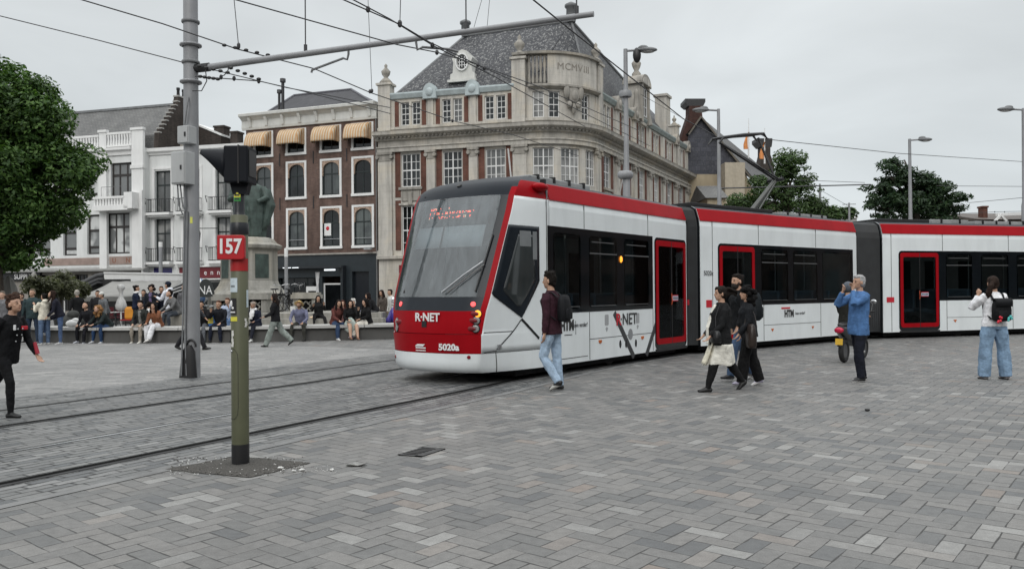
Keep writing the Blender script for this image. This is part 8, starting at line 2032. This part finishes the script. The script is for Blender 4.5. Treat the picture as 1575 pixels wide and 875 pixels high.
D = person('person in a black buttoned coat with red cuff walking in beside the tree', x, y, -104, 1.61, vox=NV, lean=12, build=.98, legs=((-34, 16, 3), (24, 22, 3)), arms=((14, 8, 18, 4), (-26, 10, 16, 2)), look=(0, -10), top=(.055, .058, .07), pants=(.05, .052, .062), shoes=(.05, .05, .052), hair=(.24, .18, .15), hs='tousled', hem=-.16, skin='a', fem=True, plot=.02, footpitch=(30, -4))
b = MB(); q = D['sp']
for t_, dx in ((.36, .03), (.27, .03), (.18, .03), (.36, -.05), (.27, -.05)): b.ell(q(t_, dx, .165), (.011, .011, .011), 0, 8, 6)
b.build('coat_button', m_steel, D['t'])
b = MB(); b.rbox(q(.37, -.09, .155), (.09, .02, .05), D['M3'] @ V((1, 0, 0)), D['M3'] @ V((0, 1, 0)), (0, 0, 1)); b.build('red_embroidery', m_letr, D['t'], bevel=.006)
b = MB(); b.rbox(q(.38, .08, .155), (.03, .02, .07), D['M3'] @ V((1, 0, 0)), D['M3'] @ V((0, 1, 0)), (0, 0, 1)); b.build('badge', m_letw, D['t'], bevel=.006)
for hnd in D['hands'][:1]:
    b = MB(); d = (hnd - D['sp'](.3, -.2, .2)).normalized(); b.tube([hnd - d * .26 - V((0, 0, .022)), hnd - d * .10 - V((0, 0, .02))], [.022, .027], 8); b.build('red_cuff', mat('red lining', (.38, .03, .05), .7), D['t'])
# ---- middle distance
FV = .0135
x, y = GX(424, 533)
person('woman in a black jumper and pale grey trousers walking past the bench', x, y, 98, 1.58, vox=.0115, fem=True, build=1.08, lean=2, legs=((20, 2, 3), (-26, 18, 3)), arms=((14, 10, 52, 6), (-12, 8, 30, 2)), look=(0, 2), top=(.085, .087, .10), pants=(.52, .55, .53), shoes=(.06, .06, .06), hair=(.14, .11, .10), hs='long', hem=-.1, loose=.03, footpitch=(-6, 38))
x, y = GX(296, 538)
person('person in a dark grey suit striding behind the grey mast', x, y, -84, 1.80, vox=.0115, lean=2, legs=((-27, 6, 2), (26, 4, 2)), arms=((20, 8, 18, 2), (-18, 8, 16, 2)), top=(.24, .25, .27), pants=(.14, .14, .155), shoes=(.06, .055, .05), hair=(.12, .1, .08), hem=-.16, loose=.012, footpitch=(26, -10))
SEAT = .5; SLEG = ((76, 80, 6), (80, 78, 8))
def by(px): 
    best = min(BEN, key=lambda p_: abs(CXP + FPX * (p_ - CAM).dot(RTV) / (p_ - CAM).dot(FW) - px)); return best.x, best.y + .36
def sit(px, label, head=176, h=1.70, dy=0, seat=SEAT, z=0, **kw):
    p = at(px, 445, by(px)[1] + dy); kw.setdefault('legs', SLEG); kw.setdefault('lean', 14); kw.setdefault('arms', ((14, 10, 40, 34), (12, 10, 44, 36))); kw.setdefault('build', 1.08); kw.setdefault('vox', FV)
    return person(label, p.x, p.y, head, h, z=z, seat=seat * 1.75 / h, **kw)
sit(140, 'man in a black jumper on the bench looking at his phone, in white trainers', 160, lean=22, top=(.09, .09, .11), pants=(.10, .10, .12), shoes=(.72, .73, .76), sole=WHT, hair=(.16, .13, .11), look=(20, -28), legs=((72, 66, 8), (80, 82, 6)))
sit(166, 'person with curly fair hair leaning over their knees in dark green jacket', 158, lean=42, fem=True, top=(.13, .16, .16), pants=(.16, .25, .38), shoes=(.75, .75, .76), sole=WHT, hair=(.50, .37, .24), hs='big', look=(10, -18), arms=((40, 8, 30, 28), (38, 8, 34, 30)))
sit(220, 'man in a patterned dark jacket and beige trousers on the bench', 172, top=(.17, .18, .17), pants=(.55, .52, .48), shoes=(.74, .73, .70), sole=WHT, hair=(.07, .06, .06), hs='tousled', look=(22, -4), legs=((78, 70, 10), (76, 84, 6)), inner=(.45, .45, .44))
sit(243, 'woman in a brown jacket and white trousers on the bench, long dark hair', 164, 1.64, fem=True, lean=20, top=(.47, .30, .21), pants=(.84, .84, .85), shoes=(.78, .77, .75), sole=WHT, hair=(.08, .065, .06), hs='long', look=(12, 0), arms=((44, 10, 112, 24), (18, 8, 50, 34)), loose=.03, legs=((84, 60, 4), (82, 88, 2)))
sit(312, 'person in black top and grey trousers with green trainers beside the mast', 184, lean=18, top=(.08, .08, .09), pants=(.38, .39, .41), shoes=(.10, .48, .34), sole=WHT, hair=(.1, .08, .07), arms=((40, 6, 100, 26), (36, 8, 60, 20)))
sit(339, 'man with glasses in a black jacket resting his hand on his chin', 178, build=1.1, lean=14, top=(.085, .09, .115), pants=(.11, .13, .19), shoes=(.12, .12, .12), hair=(.30, .19, .14), arms=((26, 8, 30, 30), (42, 6, 112, 26)))
sit(354, 'person in a white and blue top on the steps behind the signal post', 172, 1.62, dy=2.2, seat=.5, z=.12, lean=20, top=(.66, .70, .78), pants=(.36, .46, .60), shoes=(.1, .1, .1), hair=(.33, .20, .14), skin='c', arms=((50, 10, 90, 20), (50, 10, 80, 20)))
sit(394, 'elderly person in navy coat, white scarf and beige knitted hat', 168, 1.62, lean=20, build=1.12, top=(.11, .13, .19), pants=(.12, .13, .17), shoes=(.78, .78, .77), hair=(.5, .5, .5), hat=('beanie', (.58, .52, .47)), scarf=(.88, .88, .88), skin='b', arms=((14, 10, 62, 34), (14, 10, 66, 36)), look=(0, -10), legs=((78, 62, 2), (76, 84, 2)))
sit(463, 'man in a plaid shirt and straw sun hat looking at his lap', 180, 1.72, lean=26, top=(.42, .43, .52), pants=(.24, .24, .22), shoes=(.09, .09, .09), hair=(.2, .2, .2), hat=('sun', (.82, .70, .48)), skin='b', look=(0, -34), legs=((80, 80, 12), (80, 80, 14)), arms=((24, 14, 34, 38), (24, 14, 34, 38)))
sit(516, 'woman in a rust brown hoodie and blue jeans turned toward her friend', 222, 1.70, fem=True, build=1.16, lean=20, top=(.34, .19, .17), pants=(.20, .27, .38), shoes=(.80, .80, .80), sole=WHT, hair=(.11, .085, .08), hs='long', look=(-20, 0), hood=True, arms=((30, 8, 30, 26), (30, 8, 34, 26)), loose=.01)
D = sit(537, 'woman in a black dress with bare legs between the rust hoodie and black coat', 208, 1.64, fem=True, lean=12, top=(.075, .075, .08), pants=(.075, .075, .08), shoes=(.45, .32, .25), bare=True, hair=(.10, .08, .075), hs='long', look=(-14, 0), arms=((40, 10, 112, 16), (20, 10, 50, 34)), skin='c', legs=((78, 60, 4), (82, 70, 2)))
b = MB(); c = D['sp'](.02, .06, .30); b.rings([[c + V((w_ * cos(2 * pi * j / 12), .07 * sin(2 * pi * j / 12), zz)) for j in range(12)] for zz, w_ in ((-.28, .1), (-.2, .2), (0, .2), (.14, .12), (.2, .04))], 0, True, True); tag(b.build('tote_bag', cloth('pale green print bag', (.42, .48, .44))), 'pale green cloth bag on the lap of the woman in black dress', 'bag')
sit(566, 'woman in long black coat and white skirt with very long dark hair', 128, 1.70, fem=True, lean=10, top=(.07, .07, .075), pants=(.84, .82, .78), shoes=(.62, .58, .66), hair=(.075, .06, .055), hs='long', look=(8, 4), skin='c', loose=.035, legs=((84, 56, 2), (80, 84, 2)), arms=((16, 8, 60, 30), (14, 8, 50, 34)))
D = sit(547, 'person with white hair behind the bench, dressed in black', 150, 1.66, dy=1.0, lean=12, top=(.10, .10, .10), pants=(.1, .1, .1), hair=(.78, .77, .75), hs='tousled', seat=.5)
p = at(496, 445, 30.0)
person('woman in a black hooded coat reclining on the steps and eating', p.x, 29.4, 200, 1.66, z=.43, seat=.22, fem=True, lean=-14, legs=((84, 40, 10), (100, 70, 16)), arms=((40, 10, 112, 22), (36, 14, 100, 20)), top=(.06, .06, .065), pants=(.06, .06, .065), shoes=(.5, .42, .38), hair=(.06, .06, .065), hs='long', hood=True, vox=FV, look=(-6, 0))
b = MB(); c = at(481, 484, 29.2); b.ell((c.x, 29.2, .66), (.13, .1, .05), 0, 12, 6); tag(b.build('food_tray', mat('pale pastry box', (.62, .48, .34), .8)), 'small open food box beside the woman reclining on the steps', 'food box')
b = MB(); c = at(447, 478, 30.0); b.lathe([(.07, .81), (.1, .95), (.1, 1.05)], (c.x, 30.3, 0), 12); tag(b.build('paper_cup', m_wcanvas), 'white paper tub standing on the top step near the bicycles', 'tub')
# ---- standing groups
def st(px, Y, label, head=180, h=1.72, z=0, **kw):
    p = at(px, 445, Y); kw.setdefault('vox', FV); kw.setdefault('lean', 1); return person(label, p.x, Y, head, h, z=z, **kw)
st(50, 25.6, 'man in a teal green zip jacket standing in blue jeans', 196, 1.74, build=1.06, top=(.19, .25, .26), pants=(.20, .25, .32), shoes=(.4, .4, .42), sole=WHT, hair=(.42, .38, .33), hem=-.14, arms=((10, 8, 80, 34), (4, 8, 14, 0)), look=(-14, -6))
st(68, 25.2, 'woman in a cream fleece jacket and jeans with raised hands', 62, 1.60, fem=True, build=1.05, top=(.80, .78, .72), pants=(.33, .40, .50), shoes=(.75, .75, .74), sole=WHT, hair=(.09, .08, .075), hs='bun', hem=-.1, hood=True, arms=((30, 8, 118, 20), (30, 8, 118, 20)), look=(12, 0), loose=.012)
st(92, 25.4, 'person in dark navy jacket stepping up on the bench, brown hair', 124, 1.72, fem=True, lean=20, top=(.11, .115, .16), pants=(.29, .36, .48), shoes=(.70, .70, .70), sole=WHT, hair=(.17, .12, .10), hs='long', hem=-.08, legs=((0, 0, 4), (72, 74, 4)), arms=((12, 8, 26, 16), (16, 8, 30, 16)), look=(0, -20))
b = MB(); c = gnd(90, 527); b.ell((c.x + .1, c.y + .2, .17), (.27, .2, .17), 0, 14, 8); b.ell((c.x, c.y + .2, .36), (.15, .14, .08), 0, 10, 6); tag(b.build('black_bag', m_blackp), 'black bag on the ground below the stepping person', 'bag')
b = MB(); c = at(110, 500, 26.3); b.ell((c.x, 26.4, .62), (.24, .16, .13), 0, 12, 8); b.ell((c.x + .08, 26.4, .72), (.12, .1, .08), 0, 10, 6); tag(b.build('white_bag', m_wcanvas), 'crumpled white plastic bag on the end of the bench', 'bag')
b = MB(); c = at(103, 487, 27); b.ell((c.x, 27.3, .62), (.42, .3, .30), 0, 14, 8); b.ell((c.x + .1, 27.2, .9), (.2, .18, .14), 0, 10, 6); tag(b.build('coat_heap', cloth('dark coat heap', (.05, .052, .05))), 'dark heap of coats beside the white plastic bag', 'coats')
st(4, 25, 'grey haired man at the edge of the square behind the black coat', 190, 1.68, top=(.42, .42, .43), pants=(.2, .2, .22), hair=(.40, .37, .34), hs='short', skin='c')
st(33, 26.5, 'person in dark clothes behind the teal green jacket', 170, 1.62, top=(.09, .10, .12), pants=(.1, .11, .14), hair=(.2, .16, .13), hs='short')
st(119, 29, 'white haired man in a black jumper seen from behind', 60, 1.72, top=(.075, .075, .085), pants=(.2, .2, .2), hair=(.62, .60, .57), hs='short', look=(-30, 0))
st(163, 31, 'person in a white cap and grey jacket behind the bench', 150, 1.66, top=(.40, .41, .42), pants=(.2, .2, .2), hair=(.3, .28, .25), hat=('beanie', (.80, .80, .78)), lean=18)
st(209, 29.5, 'woman in a navy jacket with a white scarf and dark bun', -70, 1.72, z=.15, fem=True, top=(.10, .13, .21), pants=(.09, .10, .13), hair=(.08, .07, .07), hs='bun', scarf=(.86, .86, .86), arms=((20, 8, 80, 20), (20, 8, 70, 20)))
st(233, 29.5, 'woman with bushy dark hair in a purple top and open dark cardigan', 184, 1.74, z=.15, fem=True, top=(.10, .12, .15), inner=(.40, .36, .48), pants=(.09, .1, .13), hair=(.10, .08, .075), hs='curly', arms=((8, 10, 30, 8), (8, 10, 30, 8)))
st(248, 29.8, 'person in navy jacket and blue jeans talking to the white hoodie', 208, 1.68, z=.15, top=(.09, .11, .16), pants=(.20, .28, .40), hair=(.2, .13, .1), arms=((30, 8, 90, 20), (20, 8, 80, 20)))
st(259, 29.3, 'man in a white hoodie, navy cap and black trousers', 82, 1.84, z=.15, top=(.86, .87, .90), pants=(.08, .08, .09), hair=(.1, .1, .1), hat=('cap', (.08, .11, .17)), hood=True, hem=-.13, arms=((24, 8, 90, 24), (10, 8, 30, 10)), look=(0, -10), loose=.012)
sit(228, 'woman in a white top with a dark ponytail seen from behind', 8, 1.62, dy=1.4, fem=True, top=(.84, .84, .83), pants=(.2, .2, .22), hair=(.09, .075, .07), hs='pony', lean=8)
sit(274, 'dark haired man in a grey jumper bent over on a raised step beside the mast', 140, 1.74, dy=1.6, z=.38, lean=30, top=(.40, .40, .40), pants=(.26, .28, .31), shoes=(.80, .80, .80), sole=WHT, hair=(.10, .085, .08), hs='tousled', look=(0, -24), arms=((30, 8, 30, 26), (30, 8, 30, 26)))
b = MB(); c = at(272, 500, 27.9); b.box(c.x - .75, c.x + .75, 27.4, 28.5, 0, .86); b.box(c.x - .75, c.x + .75, 27.0, 27.4, 0, .40); tag(b.build('stone_block', m_mon, bevel=.02), 'stone step block behind the bench beside the mast', 'stone block')
st(284, 28.5, 'person with dark hair just behind the mast', 170, 1.80, z=.1, top=(.35, .35, .36), pants=(.15, .15, .16), hair=(.14, .11, .09), skin='c')
st(590, 31, 'person in a grey brown top beside the purple moped', 150, 1.64, fem=True, top=(.34, .31, .29), pants=(.14, .16, .2), hair=(.14, .1, .09), hs='long', lean=12)
st(604, 30.6, 'person in a white shirt beside the tram nose', 120, 1.66, top=(.80, .80, .79), pants=(.2, .22, .26), hair=(.14, .11, .1), hs='short', lean=10)
st(150, 31.5, 'person in a dark coat standing behind the curly fair hair', 200, 1.70, top=(.13, .13, .14), pants=(.12, .12, .14), hair=(.12, .1, .09))
st(302, 30.5, 'person in a denim blue top just beyond the mast', 170, 1.70, top=(.24, .31, .42), pants=(.13, .14, .17), hair=(.2, .15, .12))
st(221, 32, 'person in a charcoal hooded top between bun and bushy hair', 190, 1.72, top=(.16, .16, .17), pants=(.12, .12, .13), hair=(.15, .12, .1), hood=True)
sit(372, 'person in black leaning forward directly behind the signal post', 176, 1.68, lean=24, top=(.1, .1, .11), pants=(.13, .14, .18), hair=(.14, .11, .1))
sit(527, 'person in a pink tinged top squeezed behind the rust hoodie', 190, 1.62, dy=1.1, fem=True, top=(.52, .38, .37), pants=(.12, .12, .13), hair=(.26, .14, .11), hs='long', skin='c')
st(578, 30.2, 'person in a black coat bending over the purple moped', 100, 1.60, lean=30, top=(.09, .09, .1), pants=(.1, .1, .11), hair=(.1, .08, .08), hs='long', fem=True)
st(24, 27.5, 'person in a beige jacket between tree and teal jacket', 150, 1.66, top=(.50, .46, .40), pants=(.16, .17, .2), hair=(.25, .2, .16), hs='bun', fem=True)
# bystander shapes seated inside the tram: none, the glass is dark
# ---- scooter with rider
def scooter():
    p = gnd(1317, 556); x, y = p.x, p.y + .2; hd = -40.0
    M = Matrix.Translation((x, y, 0)) @ Matrix.Rotation(R(hd), 4, 'Z')
    T = lambda a, b_, c: M @ V((a, b_, c))
    t = thing('motor_scooter', 'dark motor scooter with yellow number plate and red tail lamp behind the blue overshirt', 'scooter', (x, y, 0))
    mp = mat('dark scooter paint', (.02, .022, .026), .3, coat=.4)
    b = MB(T); b.tube([(0, -.78, .72), (0, -.5, .66), (0, -.1, .56), (0, .02, .38), (0, .40, .36), (0, .52, .6), (0, .62, .98)], [(.10, .08), (.16, .17), (.15, .16), (.16, .07), (.17, .06), (.2, .06), (.12, .07)], 12, flat=(1, 0, 0)); b.ell((0, .72, .62), (.11, .16, .2)); b.build('scooter_body', mp, t)
    for yy in (-.55, .78): 
        b = MB(T); b.rings([[(.055 * sin(a), yy + (.2 + .055 * cos(a)) * cos(2 * pi * j / 20), .255 + (.2 + .055 * cos(a)) * sin(2 * pi * j / 20)) for a in [k * pi / 4 for k in range(8)]] for j in range(21)], 0, False, True); w = b.build('wheel', m_tyre, t); b = MB(T); b.prism([(.15 * cos(2 * pi * j / 14), .15 * sin(2 * pi * j / 14)) for j in range(14)], lambda a, c, k: (.03 if k else -.03, yy + a, .255 + c)); b.build('rim', mat('scooter rim', (.12, .12, .125), .4, .6), w)
    b = MB(T); b.ell((0, -.35, .80), (.15, .42, .07)); b.build('seat', m_blackp, t)
    b = MB(T); b.tube([(-.33, .52, 1.06), (-.1, .6, 1.04), (.1, .6, 1.04), (.33, .52, 1.06)], .02, 6); hb = b.build('handlebar', m_blackp, t)
    b = MB(T); b.ell((.30, .54, 1.28), (.07, .02, .05)); b.tube([(.25, .54, 1.06), (.28, .54, 1.26)], .008, 5); b.build('mirror', m_steel, hb)
    b = MB(T); b.ell((0, -.86, .70), (.10, .05, .065)); b.build('tail_lamp', mat('tail lamp red', (.45, .012, .05), .2), t)
    b = MB(T); b.rbox(V((0, -.86, .46)), (.15, .012, .13), (1, 0, 0), (0, 1, -.15), (0, .15, 1)); b.build('plate', mat('yellow plate', (.62, .38, .03), .5), t)
    b = MB(T); b.tube([(0, -.5, .5), (0, -.82, .52), (0, -.84, .36)], [(.06, .02)] * 3, 6); b.build('rear_mudguard', m_blackp, t)
    px_, py_ = (M @ V((0, -.3, 0))).x, (M @ V((0, -.3, 0))).y
    person('scooter rider in a dark olive jacket, grey helmet and grey jeans', px_, py_, hd, 1.74, vox=.010, seat=.82, lean=6, legs=((62, 72, 10), (62, 70, 10)), arms=((44, 10, 14, 6), (44, 10, 14, 6)), top=(.13, .13, .115), pants=(.34, .38, .42), shoes=(.75, .75, .74), hair=(.1, .1, .1), hs='none', hat=('helmet', (.34, .36, .39)), hem=-.08, loose=.015, build=1.05)
scooter()
# ------------------------------------------------------------------ camera and render settings
cd = bpy.data.cameras.new('camera'); co = bpy.data.objects.new('camera', cd); COL.objects.link(co)
cd.sensor_fit = 'HORIZONTAL'; cd.sensor_width = 36; cd.lens = 36 * FPX / 1575; cd.clip_end = 2000; cd.clip_start = 0.05
bk = -FW
co.matrix_world = Matrix(((RTV.x, UPV.x, bk.x, 0), (RTV.y, UPV.y, bk.y, 0), (RTV.z, UPV.z, bk.z, CAMH), (0, 0, 0, 1)))
SC.camera = co
vs = SC.view_settings; SC.display_settings.display_device = 'sRGB'
vs.view_transform = 'Standard'; vs.look = 'None'; vs.exposure = 0.0; vs.gamma = 1.0; vs.use_curve_mapping = False
SC.render.engine = 'CYCLES'
SC.cycles.max_bounces = 6; SC.cycles.diffuse_bounces = 3; SC.cycles.glossy_bounces = 3; SC.cycles.transparent_max_bounces = 12
SC.cycles.use_denoising = True
SC.cycles.caustics_reflective = False; SC.cycles.caustics_refractive = False
